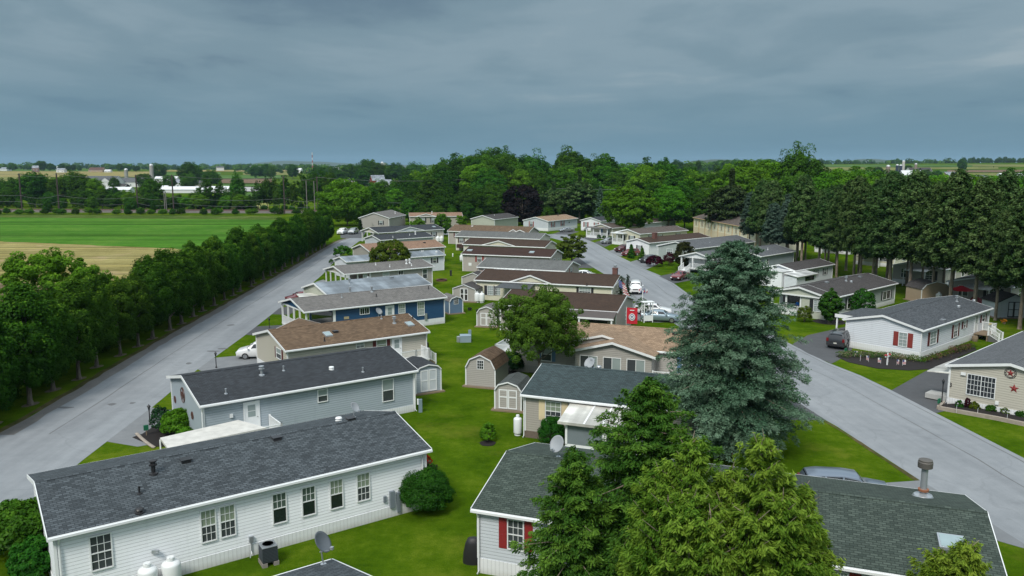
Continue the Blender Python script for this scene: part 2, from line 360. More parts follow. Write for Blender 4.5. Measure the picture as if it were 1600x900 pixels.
def conifer(name, seed, H, z0, prof, nb, per, mat, droop=0.25, rise=0.2, ln=0.22, wd=0.07, side=0.32, var=(.72, 1.12), hang=0.0, clump=0.5, thick=0.1, tipw=0.0, lean=0.0):
    """whorled branches carrying needle sprays; prof(t) is the crown radius at t from 0 (bottom) to 1 (tip)"""
    r = np.random.default_rng(seed); VV = []; TT = []; BR = []
    for i in range(nb):
        t = (i + r.random()) / nb; t = 1 - (1 - t) ** 1.0
        z = z0 + (H - z0) * t; az = i * 2.399 + r.normal() * 0.25
        Lb = prof(t) * r.uniform(*var); u = np.array([math.cos(az), math.sin(az), 0]); sd = np.array([-u[1], u[0], 0])
        m = max(12, int(per * (0.25 + Lb / prof(0.2)))); s = r.random(m) ** 0.62
        e = rise * (0.3 + 1.2 * t) * Lb; dr = droop * (1.15 - t) * Lb
        cz = z + e * s - dr * s ** 2
        axis = u * (Lb * s)[:, None]; axis[:, 2] = cz
        # side sprays leave the branch at regular nodes
        node = np.round(s * Lb / clump) ; sgn = r.choice([-1.0, 1.0], m)
        fan = side * Lb * (1.15 - s) * r.random(m) ** 0.8 + 0.05
        wob = np.sin(node * 2.3 + i) * 0.14
        P = axis + sd * (sgn * fan)[:, None] + u * (fan * 0.45 + wob)[:, None]
        P[:, 2] += -hang * fan - 0.10 * fan + r.normal(size=m) * thick * (0.4 + 0.6 * (1 - s)) + wob * 0.6
        P += r.normal(size=(m, 3)) * 0.04
        T = sd * (sgn * 0.8)[:, None] + u * 0.75 + np.array([0, 0, -0.25 - hang]) + r.normal(size=(m, 3)) * 0.35
        Nn = unit(np.array([0, 0, 1.0]) + u * 0.35 + r.normal(size=(m, 3)) * 0.5)
        k = r.uniform(0.6, 1.3, m)
        V, F = quads(P, Nn, T, ln * k, wd * k * 1.2); VV.append(V)
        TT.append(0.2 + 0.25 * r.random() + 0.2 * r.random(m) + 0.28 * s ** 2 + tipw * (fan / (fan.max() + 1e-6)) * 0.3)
        BR.append((Vector((0, 0, z)), Vector((u[0] * Lb * 0.45, u[1] * Lb * 0.45, z + e * .45 - dr * .2)), Vector((u[0] * Lb * 0.9, u[1] * Lb * .9, z + e * .9 - dr * .81)), Lb))
    V = np.concatenate(VV); V[:, 0] += lean * (V[:, 2] / H) ** 2; tint = np.concatenate(TT); F = np.arange(len(V)).reshape(-1, 4)
    return arr_mesh(name, V, F, tint, mat), BR
def trunk_limbs(mb, H, r0, tops, seed, base=0.0, nl=9, lean=(0, 0)):
    r = random.Random(seed); top = Vector((lean[0], lean[1], H))
    pts = [Vector((lean[0] * t * t + r.uniform(-.06, .06) * (t > 0), lean[1] * t * t + r.uniform(-.06, .06) * (t > 0), H * t)) for t in (0, .06, .25, .5, .75, 1)]
    mb.tube(pts, [r0 * 1.5, r0 * 1.05, r0 * .85, r0 * .62, r0 * .38, r0 * .12], 10)
    sel = tops[:]; r.shuffle(sel)
    for c in sel[:nl]:
        c = Vector(c); t = min(0.85, max(base, c.z / H * r.uniform(0.45, 0.7))); s = Vector((lean[0] * t * t, lean[1] * t * t, H * t))
        mid = s.lerp(c, 0.5) + Vector((0, 0, r.uniform(-.1, .25) * (c - s).length * .4))
        mb.tube([s, mid, c], [r0 * (0.6 - .4 * t), r0 * .3 * (1.1 - t), r0 * .05], 6)
BARK = barkmat('bark', (0.13, 0.11, 0.09)); BARKP = barkmat('spruce_bark', (0.25, 0.2, 0.155))
LF_PEAR = leafmat('pear_leaves', (0.006, 0.026, 0.003), (0.040, 0.108, 0.008), (0.20, 0.34, 0.024), 0.22, 0.12)
LF_WOOD = leafmat('woodland_leaves', (0.008, 0.032, 0.003), (0.046, 0.122, 0.009), (0.18, 0.31, 0.026), 0.25, 0.35)
LF_BRIGHT = leafmat('bright_leaves', (0.026, 0.082, 0.005), (0.095, 0.225, 0.012), (0.25, 0.42, 0.03), 0.3, 0.12)
LF_OLIVE = leafmat('olive_leaves', (0.03, 0.055, 0.006), (0.085, 0.12, 0.010), (0.2, 0.2, 0.02), 0.25, 0.05)
LF_BEECH = leafmat('copper_beech_leaves', (0.006, 0.004, 0.006), (0.013, 0.009, 0.012), (0.04, 0.024, 0.028), 0.1, 0.05)
LF_MAPLE = leafmat('red_maple_leaves', (0.018, 0.004, 0.008), (0.05, 0.01, 0.016), (0.12, 0.03, 0.03), 0.2, 0.05)
LF_BLUE = leafmat('blue_spruce_needles', (0.007, 0.024, 0.013), (0.042, 0.096, 0.056), (0.19, 0.285, 0.20), 0.08, 0.05)
LF_CONB = leafmat('grey_green_needles', (0.010, 0.028, 0.018), (0.042, 0.082, 0.058), (0.13, 0.19, 0.14), 0.08, 0.15)
LF_CON = leafmat('conifer_needles', (0.005, 0.017, 0.004), (0.030, 0.074, 0.018), (0.145, 0.215, 0.075), 0.1, 0.25)
LF_PINE = leafmat('white_pine_needles', (0.012, 0.025, 0.010), (0.032, 0.058, 0.020), (0.08, 0.11, 0.035), 0.12, 0.12)
LF_HEM = leafmat('hemlock_needles', (0.008, 0.036, 0.006), (0.032, 0.10, 0.013), (0.13, 0.25, 0.03), 0.18, 0.06)
LF_CED = leafmat('golden_cypress_sprays', (0.012, 0.038, 0.004), (0.058, 0.125, 0.010), (0.26, 0.36, 0.045), 0.22, 0.04)
LF_BUSH = leafmat('bush_leaves', (0.008, 0.036, 0.004), (0.03, 0.10, 0.009), (0.11, 0.23, 0.018), 0.2, 0.1)

def bl_tree(name, seed, mat, label, cat, h, rx, rz, zc, ncl, per, leaf, r0=0.2, loc=(0, 0, 0), group=None, nl=9, bark=BARK, rz_=0.0, base=0.2, trunk_top=None, **kw):
    root = empty(name, loc, rz_, label, cat, group)
    me, Cn, cr = broadleaf('crown', seed, rx, rz, zc, ncl, per, leaf, mat, **kw)
    c = bpy.data.objects.new('crown', me); C.objects.link(c); c.parent = root
    mb = MB(); trunk_limbs(mb, trunk_top or zc + rz * 0.35, r0, [tuple(x) for x in Cn], seed, base, nl)
    mb.build('trunk', bark, root); return root
def con_tree(name, seed, mat, label, cat, H, z0, prof, nb, per, loc=(0, 0, 0), r0=0.2, group=None, bark=BARKP, branches=40, rz_=0.0, **kw):
    root = empty(name, loc, rz_, label, cat, group)
    me, BR = conifer('crown', seed, H, z0, prof, nb, per, mat, **kw)
    c = bpy.data.objects.new('crown', me); C.objects.link(c); c.parent = root
    mb = MB(); lean = kw.get('lean', 0)
    mb.tube([(0, 0, -.1), (0, 0, .25), (lean * .06, 0, H * .25), (lean * .25, 0, H * .5), (lean * .9, 0, H * .95)], [r0 * 1.5, r0 * 1.08, r0 * .85, r0 * .6, r0 * .1], 10)
    st = max(1, len(BR) // branches)
    for a, b, e, Lb in BR[::st]: mb.tube([a, b, e], [r0 * .22, r0 * .13, r0 * .04], 5)
    mb.build('trunk', bark, root); return root
def bush(name, loc, rx, h, mat, label, cat='bush', seed=1, leaf=0.07, ncl=90, per=60, group=None, rz_=0, **kw):
    """a rounded shrub sitting on the ground"""
    root = empty(name, loc, rz_, label, cat, group)
    kw.setdefault('bottom', -0.35); kw.setdefault('shell', 0.72); kw.setdefault('lobes', 0.1); kw.setdefault('clr', 0.26)
    me, Cn, cr = broadleaf('foliage', seed, rx * .85, h * 0.52, h * .42, ncl, per, leaf, mat, **kw)
    me2 = bpy.data.objects.new('foliage', me); C.objects.link(me2); me2.parent = root
    mb = MB()
    for k in range(5):
        a = k * 1.26; mb.tube([(0, 0, -.02), (math.cos(a) * rx * .3, math.sin(a) * rx * .3, h * .35), (math.cos(a) * rx * .6, math.sin(a) * rx * .6, h * .6)], [.03, .02, .01], 5)
    mb.build('stem', BARK, root); return root
# ================================================================== houses
O_ = 0.25
class House:
    def __init__(s, name, label, cat, x, y, a, L, Wd, ze, rise, wall, roof, skirt=None, pl=0, pr=0, group=None, trim=WHITE, skh=0.7, corner=True, cap=True, walls=True, overl=0.0, gable=None):
        """x, y: near left eave corner; a: heading of the long side in degrees"""
        s.a = R_(a); u = Vector((math.cos(s.a), math.sin(s.a), 0)); v = Vector((-math.sin(s.a), math.cos(s.a), 0))
        s.c = Vector((x, y, 0)) + u * L / 2 + v * Wd / 2; s.u, s.v = u, v
        s.L, s.W, s.ze, s.rise = L, Wd, ze, rise; s.slope = rise / (Wd / 2)
        s.xl, s.xr, s.yn, s.yf = -L / 2 + O_, L / 2 - O_, -Wd / 2 + O_, Wd / 2 - O_
        s.pl, s.pr = pl, pr; s.root = empty(name, s.c, s.a, label, cat, group); s.wallm, s.roofm, s.trim = wall, roof, trim
        tr = 0.1; xl, xr = s.xl + pl, s.xr - pr; yn, yf = s.yn, s.yf
        ztop = ze + O_ * s.slope - tr; zp = ze + rise - tr
        if walls:
            m = MB(); P = [(xl, yn, 0), (xr, yn, 0), (xr, yf, 0), (xl, yf, 0), (xl, yn, ztop), (xr, yn, ztop), (xr, yf, ztop), (xl, yf, ztop), (xl, 0, zp), (xr, 0, zp)]
            m.add(P, [(0, 1, 5, 4), (2, 3, 7, 6), (0, 4, 8, 7, 3), (1, 2, 6, 9, 5), (0, 3, 2, 1)])
            m.build('wall', wall, s.root)
        for pch, sgn in ((pl, -1), (pr, 1)):      # gable panel over an open porch
            if pch:
                xx = sgn * (L / 2 - O_ - .03); g = MB()
                g.slab([(xx, yn, ztop - .02), (xx, yf, ztop - .02), (xx, 0, zp - .03)], (-sgn * .08, 0, 0)); g.build('porch_gable', gable or wall, s.root)
                b = MB(); b.box(min(xx, xx - sgn * .14) , max(xx, xx - sgn * .14), yn - .01, yf + .01, ztop - .2, ztop - .022)
                b.box(*sorted((xx - sgn * .14, xx - sgn * pch)), yn - .01, yn + .12, ztop - .2, ztop - .022); b.box(*sorted((xx - sgn * .14, xx - sgn * pch)), yf - .12, yf + .01, ztop - .2, ztop - .022)
                b.build('porch_beam', trim, s.root)
        r = MB(); e = .0
        r.slab([(-L / 2, -Wd / 2, ze), (L / 2, -Wd / 2, ze), (L / 2, 0, ze + rise), (-L / 2, 0, ze + rise)], (0, 0, -tr))
        r.slab([(L / 2, Wd / 2, ze), (-L / 2, Wd / 2, ze), (-L / 2, 0, ze + rise), (L / 2, 0, ze + rise)], (0, 0, -tr))
        s.roofo = r.build('roof', roof, s.root)
        if cap:
            k = MB()
            for q in (-1, 1): k.slab([(-L / 2 - .01, 0, ze + rise + .03), (L / 2 + .01, 0, ze + rise + .03), (L / 2 + .01, q * .17, ze + rise + .03 - .17 * s.slope), (-L / 2 - .01, q * .17, ze + rise + .03 - .17 * s.slope)][::q], (0, 0, -.025))
            k.build('ridge_cap', roof, s.root)
        f = MB()
        for q in (-1, 1):
            f.box(-L / 2 - .02, L / 2 + .02, *sorted((q * (Wd / 2 + .002), q * (Wd / 2 + .03))), ze - .2, ze - .01)
            f.box(-L / 2, L / 2, *sorted((q * (Wd / 2 + .032), q * (Wd / 2 + .13))), ze - .15, ze - .04)      # gutter
            for xs in (-1, 1):
                X = xs * (L / 2 + .002); f.slab([(X, q * Wd / 2, ze + .015), (X, 0, ze + rise + .015), (X, 0, ze + rise - .2), (X, q * Wd / 2, ze - .2)], (xs * .035, 0, 0))
        f.build('fascia', trim, s.root)
        so = MB()
        for q in (-1, 1): so.box(-L / 2 + .01, L / 2 - .01, *sorted((q * (s.W / 2), q * (s.W / 2 - O_ + .01))), ze - .14, ze - .125)
        so.build('soffit', trim, s.root)
        if skirt:
            k = MB(); t = .035
            k.box(xl - t, xr + t, yn - t, yn - .004, .0, skh); k.box(xl - t, xl - .004, yn - .004, yf + .004, 0, skh); k.box(xr + .004, xr + t, yn - .004, yf + .004, 0, skh); k.box(xl - t, xr + t, yf + .004, yf + t, 0, skh)
            k.build('skirting', skirt, s.root)
        s.skh = skh if skirt else 0
        if corner:
            for xx in (xl, xr):
                for yy in (yn, yf):
                    k = MB(); k.box(xx - .05 + (.0 if xx < 0 else -.02), xx + .05 + (.02 if xx < 0 else 0), yy - .05, yy + .05, s.skh, ztop - .06); k.build('corner_trim', trim, s.root)
        s.x0, s.x1 = xl, xr
    def pos(s, side, q, z, out=0.0):
        if side == 'n': return Vector((q, s.yn - out, z))
        if side == 'f': return Vector((-q, s.yf + out, z))
        if side == 'r': return Vector((s.x1 + out, q, z))
        return Vector((s.x0 - out, -q, z))        # 'l': s grows to the right as seen from outside
    def wb(s, mb, side, q0, q1, z0, z1, o0, o1, mi=0):
        a = s.pos(side, q0, z0, o0); b = s.pos(side, q1, z1, o1)
        return mb.box(min(a.x, b.x), max(a.x, b.x), min(a.y, b.y), max(a.y, b.y), z0, z1, mi)
    def wall_px(s, side, px, py, off=0.0):
        """where the sight line through a reference pixel meets a wall: (along, height)"""
        o = Vector((0, 0, CAMH)); d = ray(px, py); inv = Matrix.Rotation(-s.a, 4, 'Z')
        o = inv @ (o - s.c); d = inv @ d
        ax, val = {'n': (1, s.yn - off), 'f': (1, s.yf + off), 'r': (0, s.x1 + off), 'l': (0, s.x0 - off)}[side]
        t = (val - o[ax]) / d[ax]; p = o + d * t
        q = {'n': p.x, 'f': -p.x, 'r': p.y, 'l': -p.y}[side]; return q, p.z
    def roof_px(s, px, py):
        """local point on the near roof slope under a pixel"""
        o = Vector((0, 0, CAMH)); d = ray(px, py); inv = Matrix.Rotation(-s.a, 4, 'Z'); o = inv @ (o - s.c); d = inv @ d
        n = Vector((0, -s.slope, 1)); p0 = Vector((0, 0, s.ze + s.rise)); t = n.dot(p0 - o) / n.dot(d); return o + d * t
    def win(s, side, q, z0, z1, wd, grid=(3, 2), up=BLIND, lo=SCREEN, shutter=None, kind='dh', shw=.34, sgrid=True):
        t = .055; f = MB(); hw = wd / 2; zm = (z0 + z1) / 2
        s.wb(f, side, q - hw - t, q - hw, z0 - t, z1 + t, .002, .06); s.wb(f, side, q + hw, q + hw + t, z0 - t, z1 + t, .002, .06)
        s.wb(f, side, q - hw, q + hw, z1, z1 + t, .002, .06); s.wb(f, side, q - hw, q + hw, z0 - t, z0, .002, .07)
        if kind == 'dh': s.wb(f, side, q - hw, q + hw, zm - .025, zm + .025, .02, .05)
        if kind == 'sl': s.wb(f, side, q - .025, q + .025, z0, z1, .02, .05)
        if grid:
            nx, nz = grid; g = .012
            for k in range(1, nx):
                xx = q - hw + wd * k / nx
                if kind == 'sl' and abs(xx - q) < .05: continue
                s.wb(f, side, xx - g, xx + g, z0 if sgrid else zm + .025, z1, .018, .034)
            segs = [(z0, zm), (zm, z1)] if kind == 'dh' else [(z0, z1)]
            if not sgrid: segs = segs[1:]
            for a, b in segs:
                for k in range(1, nz):
                    zz = a + (b - a) * k / nz; s.wb(f, side, q - hw, q + hw, zz - g, zz + g, .019, .035)
        o = f.build('window', s.trim, s.root)
        p = MB()
        if kind == 'sl': s.wb(p, side, q - hw, q, z0, z1, .003, .014, 0); s.wb(p, side, q, q + hw, z0, z1, .003, .016, 1)
        else: s.wb(p, side, q - hw, q + hw, zm, z1, .003, .016, 0); s.wb(p, side, q - hw, q + hw, z0, zm, .003, .012, 1)
        p.build('pane', [up, lo], o)
        if shutter:
            for k in (-1, 1):
                m = MB(); c = q + k * (hw + t + shw / 2 + .02)
                s.wb(m, side, c - shw / 2, c + shw / 2, z0 - .05, z1 + .05, .003, .03); s.wb(m, side, c - shw / 2 + .05, c + shw / 2 - .05, z0 + .05, zm - .04, .03, .04); s.wb(m, side, c - shw / 2 + .05, c + shw / 2 - .05, zm + .04, z1 - .05, .03, .04)
                m.build('shutter', shutter, s.root)
        return o
    def win_px(s, side, x0, y0, x1, y1, wmin=0, **k):
        """window over a reference pixel box (top and bottom taken at its middle column)"""
        q0, _ = s.wall_px(side, x0, (y0 + y1) / 2); q1, _ = s.wall_px(side, x1, (y0 + y1) / 2); xm = (x0 + x1) / 2
        _, zt = s.wall_px(side, xm, y0); _, zb = s.wall_px(side, xm, y1)
        zt = min(zt, s.ze - .25) if side in 'nf' else zt
        return s.win(side, (q0 + q1) / 2, zb, zt, max(wmin, abs(q1 - q0) - .1), **k)
    def door(s, side, q, z0=.75, h=2.0, wd=.9, glass=True, mat=None):
        f = MB(); hw = wd / 2
        s.wb(f, side, q - hw - .09, q - hw, z0, z0 + h + .09, .002, .06); s.wb(f, side, q + hw, q + hw + .09, z0, z0 + h + .09, .002, .06); s.wb(f, side, q - hw, q + hw, z0 + h, z0 + h + .09, .002, .06)
        s.wb(f, side, q - hw, q + hw, z0, z0 + h, .002, .03)
        o = f.build('door', mat or s.trim, s.root)
        if glass:
            p = MB(); s.wb(p, side, q - hw * .55, q + hw * .55, z0 + h * .5, z0 + h * .92, .031, .036); p.build('pane', BLIND, o)
            fr = MB(); s.wb(fr, side, q - hw * .55, q + hw * .55, z0 + h * .70, z0 + h * .715, .036, .046); fr.build('pane_frame', s.trim, o)
        k = MB(); a = s.pos(side, q + hw * .82, z0 + .95, .03); b = s.pos(side, q + hw * .82, z0 + .95, .09); k.tube([a, b], .025, 8); k.build('handle', DARKMETAL, o)
        return o
    def vent(s, x, y, kind='pipe', mat=None):
        z = s.ze + s.rise - abs(y) * s.slope; m = MB()
        if kind == 'pipe': m.lathe([(.13, -.04), (.11, .03), (.05, .05), (.05, .32), (.07, .32), (.07, .36), (.02, .37)], (x, y, z), 12)
        if kind == 'stack': m.lathe([(.22, -.05), (.2, .04), (.1, .08), (.1, .42), (.2, .44), (.2, .5), (.12, .53), (.12, .6), (.19, .62), (.19, .68), (.03, .72)], (x, y, z), 14)
        if kind == 'cap': m.lathe([(.2, -.05), (.2, .04), (.14, .08), (.14, .13), (.21, .15), (.17, .21), (.04, .24)], (x, y, z), 14)
        if kind == 'box': m.box(x - .22, x + .22, y - .2, y + .2, z - .08, z + .12); m.box(x - .26, x + .26, y - .24, y + .24, z + .121, z + .15)
        o = m.build('vent', mat or BLACK, s.root); smooth_by_angle(o); return o
    def vent_px(s, px, py, kind='pipe', mat=None):
        p = s.roof_px(px, py); return s.vent(p.x, p.y, kind, mat)
    def skylight(s, px, py, w_=.6, h_=.9):
        p = s.roof_px(px, py); y0, y1 = p.y - h_ / 2, p.y + h_ / 2; zf = lambda yy: s.ze + s.rise - abs(yy) * s.slope
        f = MB(); f.slab([(p.x - w_ / 2, y0, zf(y0) + .12), (p.x + w_ / 2, y0, zf(y0) + .12), (p.x + w_ / 2, y1, zf(y1) + .12), (p.x - w_ / 2, y1, zf(y1) + .12)], (0, 0, -.14))
        o = f.build('skylight', GALV, s.root); g = MB(); k = .07
        g.slab([(p.x - w_ / 2 + k, y0 + k, zf(y0 + k) + .135), (p.x + w_ / 2 - k, y0 + k, zf(y0 + k) + .135), (p.x + w_ / 2 - k, y1 - k, zf(y1 - k) + .135), (p.x - w_ / 2 + k, y1 - k, zf(y1 - k) + .135)], (0, 0, -.02))
        g.build('pane', SKYGLASS, o)
    def downspout(s, x, side='n'):
        m = MB(); a = -1 if side == 'n' else 1; y = a * (s.W / 2 - O_ + .09)
        m.tube([(x, a * (s.W / 2 + .06), s.ze - .1), (x, a * (s.W / 2 + .02), s.ze - .22), (x, y, s.ze - .5), (x, y, .15), (x, y + a * .2, .08)], .045, 6); m.build('downspout', s.trim, s.root)
    def cross_gable(s, x, wd, rise, face=None, fwd=0.0, mat=None, ng=True, side=-1):
        """decorative cross gable on the near (side -1) slope"""
        y0 = side * (s.W / 2 + .03 + fwd); ze = s.ze + .0; zp = ze + rise; yb = side * max(0.0, (s.W / 2 - (rise) / s.slope))
        r = MB()
        for q in (-1, 1):
            r.slab([(x + q * wd / 2, y0, ze + .03), (x, y0, zp + .05), (x, yb, zp + .05), (x + q * wd / 2, side * (s.W / 2 - .05), ze + .05)], (0, 0, -.09))
        r.build('gable_roof', mat or s.roofm, s.root)
        f = MB(); yy = y0 + side * .003
        for q in (-1, 1): f.slab([(x + q * (wd / 2 + .05), yy, ze + .02), (x, yy, zp + .07), (x, yy, zp - .12), (x + q * (wd / 2 + .05), yy, ze - .17)], (0, side * .04, 0))
        f.build('gable_trim', s.trim, s.root)
        g = MB(); yw = y0 - side * .16 if fwd < .3 else y0 - side * .25
        g.slab([(x - wd / 2 + .1, yw, ze - .0), (x + wd / 2 - .1, yw, ze - .0), (x, yw, zp - .06)], (0, -side * .1, 0)); g.build('gable_wall', face or s.wallm, s.root)
    def railing(s, pts, z, h=.95, mat=None, step=.13):
        m = MB()
        for a, b in zip(pts[:-1], pts[1:]):
            a = Vector((*a[:2], a[2] if len(a) > 2 else z)); b = Vector((*b[:2], b[2] if len(b) > 2 else z))
            for p in (a, b): m.box(p.x - .06, p.x + .06, p.y - .06, p.y + .06, p.z - .05, p.z + h + .08)
            U = Vector((0, 0, h)); m.bar(a + U, b + U, .07, .06); m.bar(a + Vector((0, 0, .1)), b + Vector((0, 0, .1)), .05, .05)
            n = int((b - a).length / step)
            for k in range(1, n): p = a.lerp(b, k / n); m.bar(p + Vector((0, 0, .12)), p + Vector((0, 0, h - .03)), .035)
        return m.build('railing', mat or s.trim, s.root)
    def deck(s, x0, x1, y0, y1, z=.7, mat=None, name='deck'):
        m = MB(); m.box(x0, x1, y0, y1, z - .12, z)
        for xx in (x0 + .1, (x0 + x1) / 2, x1 - .1):
            for yy in (y0 + .1, y1 - .1): m.box(xx - .06, xx + .06, yy - .06, yy + .06, -.05, z - .12)
        return m.build(name, mat or WOOD, s.root)
    def posts(s, pts, z0, z1, w_=.14):
        for x, y in pts:
            m = MB(); m.box(x - w_ / 2, x + w_ / 2, y - w_ / 2, y + w_ / 2, z0, z1); m.box(x - w_ / 2 - .03, x + w_ / 2 + .03, y - w_ / 2 - .03, y + w_ / 2 + .03, z0, z0 + .12); m.build('post', s.trim, s.root)
    def steps(s, x, y, d, n, wd=1.0, z=.7, mat=None, rail=True):
        """steps leaving (x, y) in local direction d"""
        m = MB(); d = Vector((*d, 0)); sd = Vector((-d.y, d.x, 0))
        for k in range(n):
            zt = z * (n - k) / (n + 1) + .0; p = Vector((x, y, 0)) + d * (.28 * k); q = p + d * .28
            m.slab([p - sd * wd / 2 + Vector((0, 0, zt)), q - sd * wd / 2 + Vector((0, 0, zt)), q + sd * wd / 2 + Vector((0, 0, zt)), p + sd * wd / 2 + Vector((0, 0, zt))], (0, 0, -zt + .0))
        m.build('steps', mat or WHITE, s.root)
        if rail:
            for q in (-1, 1):
                a = Vector((x, y, 0)) + sd * (q * wd / 2); b = a + d * (.28 * n); s.railing([(a.x, a.y, z), (b.x, b.y, .1)], 0, .9)
SKYGLASS = plain('skylight_dome', (0.25, 0.33, 0.35), 0.12, var=0.15, spec=0.9)
def dish(loc, rz, rad=.38, parent=None, label=None, mast=.7, tilt=38, mat=None, group=None, mlean=(0, 0)):
    """an offset satellite dish on a mast; a part when parent is given"""
    root = empty('satellite_dish', loc, rz)
    if parent: root.parent = parent
    else: tag(root, label, 'satellite dish', group)
    m = MB(); top = Vector((mlean[0], mlean[1], mast)); m.tube([(0, 0, -.05), top], .028, 8); m.lathe([(.12, -.01), (.12, .02)], (0, 0, 0), 10); m.build('mast', GALV, root)
    b = MB(); n = 24; rings = 6; vs = [(0, 0, 0)]; fs = []
    for i in range(1, rings + 1):
        for k in range(n):
            t = 2 * math.pi * k / n; rr = rad * i / rings; vs.append((rr * math.cos(t), rr * math.sin(t) * 1.08, .22 * rr * rr / rad))
    for k in range(n): fs.append((0, 1 + k, 1 + (k + 1) % n))
    for i in range(rings - 1):
        for k in range(n): a = 1 + i * n; fs.append((a + k, a + n + k, a + n + (k + 1) % n, a + (k + 1) % n))
    b.add(vs, fs); o = b.build('reflector', mat or plain('dish_grey', (.27, .29, .31), .5), root); smooth_by_angle(o, 60)
    o.location = top + Vector((0, -.06, .05)); o.rotation_euler = (R_(90 - tilt), 0, 0)
    sm = o.modifiers.new('s', 'SOLIDIFY'); sm.thickness = .012
    a = MB(); a.bar(top + Vector((0, -.08, -.25)), top + Vector((0, -.08 - rad * 1.05, -.12)), .03); a.box(-.06, .06, -.14 - rad * 1.05, -.02 - rad * 1.05, mast - .16, mast - .05)
    ao = a.build('feed_arm', GALV, root); ao.location = (mlean[0], mlean[1], 0); return root
def tank(loc, label, h=1.15, r=.38, group=None, mat=None):
    """upright propane tank with collar"""
    root = empty('propane_tank', loc, 0, label, 'gas tank', group)
    m = MB(); pr = [(r * .8, .02), (r * .8, .08)]
    for k in range(7): t = -math.pi / 2 + k / 6 * math.pi / 2; pr.append((r * max(.3, math.cos(t)), .08 + r * .5 * (1 + math.sin(t))))
    for k in range(7): t = k / 6 * math.pi / 2; pr.append((r * max(.12, math.cos(t)), h - r * .5 + r * .5 * math.sin(t)))
    m.lathe(pr, (0, 0, 0), 20); o = m.build('tank', mat or WHITE, root); smooth_by_angle(o, 50)
    c = MB(); c.lathe([(r * .42, h - .06), (r * .42, h + .14), (r * .36, h + .17), (r * .36, h + .0)], (0, 0, 0), 16); smooth_by_angle(c.build('collar', mat or WHITE, root))
    v = MB(); v.lathe([(.05, h), (.05, h + .1)], (0, 0, 0), 8); v.build('valve', DARKMETAL, root); return root
def lamp_post(loc, label, h=1.9, group='black yard lamp posts', mat=BLACK):
    root = empty('lamp_post', loc, 0, label, 'lamp post', group)
    m = MB(); m.lathe([(.09, -.05), (.09, .12), (.045, .2), (.04, h - .3), (.06, h - .28), (.06, h - .24)], (0, 0, 0), 10); m.build('post', mat, root)
    l = MB(); l.lathe([(.07, h - .24), (.11, h - .02)], (0, 0, 0), 6); l.build('lantern', GLASS, root)
    c = MB(); c.lathe([(.15, h - .02), (.13, h + .03), (.03, h + .12), (.02, h + .17)], (0, 0, 0), 6); c.build('lamp_cap', mat, root); return root
def shed(loc, rz, wd, dp, wh, hh, wall, roof, label, doors=True, window=False, trim=WHITE, gambrel=True, name='garden_shed', base=True, dmat=None, doorw=1.5):
    """barn-style shed, its door gable facing local -y"""
    root = empty(name, loc, rz, label, 'shed'); z0 = .12
    if gambrel: pr = [(-wd / 2, z0), (-wd / 2, wh), (-wd * .36, wh + (hh - wh) * .62), (0, hh), (wd * .36, wh + (hh - wh) * .62), (wd / 2, wh), (wd / 2, z0)]
    else: pr = [(-wd / 2, z0), (-wd / 2, wh), (0, hh), (wd / 2, wh), (wd / 2, z0)]
    n = len(pr); m = MB(); vs = [(x, -dp / 2, z) for x, z in pr] + [(x, dp / 2, z) for x, z in pr]
    m.add(vs, [tuple(range(n))[::-1], tuple(range(n, 2 * n))] + [(i, (i + 1) % n, (i + 1) % n + n, i + n) for i in range(n)]); m.build('wall', wall, root)
    r = MB(); pts = pr[1:-1]
    for (xa, za), (xb, zb) in zip(pts[:-1], pts[1:]):
        ex = .0; nx, nz = -(zb - za), (xb - xa); ln = math.hypot(nx, nz); nx, nz = nx / ln * .05, nz / ln * .05
        if (xa, za) == pts[0]: xa, za = xa - (xb - xa) * .1, za - (zb - za) * .1
        if (xb, zb) == pts[-1]: xb, zb = xb + (xb - xa) * .1, zb + (zb - za) * .1
        r.slab([(xa + nx * .2, -dp / 2 - .1, za + nz * .2), (xb + nx * .2, -dp / 2 - .1, zb + nz * .2), (xb + nx * .2, dp / 2 + .1, zb + nz * .2), (xa + nx * .2, dp / 2 + .1, za + nz * .2)], (nx, 0, nz))
    r.build('roof', roof, root)
    t = MB()
    for (xa, za), (xb, zb) in zip(pts[:-1], pts[1:]): t.bar((xa, -dp / 2 - .12, za), (xb, -dp / 2 - .12, zb), .06, .09)
    for q in (-1, 1): t.box(q * wd / 2 - .05, q * wd / 2 + .05, -dp / 2 - .03, -dp / 2 + .03, z0, wh)
    t.build('trim', trim, root)
    if doors:
        for q in (-1, 1):
            d = MB(); a, b = sorted((q * .015, q * doorw / 2)); y1 = -dp / 2 - .003
            zt = min(hh - .45, wh + .05)
            d.box(a, b, y1 - .03, y1, .2, zt); o = d.build('door', dmat or wall, root); e = MB(); k = .09
            for bx in ((a, a + k, .2, zt), (b - k, b, .2, zt), (a + k, b - k, .2, .2 + k), (a + k, b - k, zt - k, zt), (a + k, b - k, 1.1, 1.1 + k)): e.box(bx[0], bx[1], y1 - .05, y1 - .031, bx[2], bx[3])
            e.build('door_trim', trim, o)
    if window:
        f = MB(); y1 = -dp / 2 - .003; zc = window; f.box(-.32, .32, y1 - .03, y1, zc - .42, zc + .42); o = f.build('window', trim, root); g = MB()
        for q in (-1, 0, 1):
            for s2 in (0, 1, 2): g.box(q * .19 - .08, q * .19 + .08, y1 - .036, y1 - .031, zc - .36 + s2 * .25, zc - .14 + s2 * .25)
        g.build('pane', GLASS, o)
    if base: b = MB(); b.box(-wd / 2 - .25, wd / 2 + .25, -dp / 2 - .3, dp / 2 + .15, -.05, .11); b.build('base', WOOD, root)
    return root

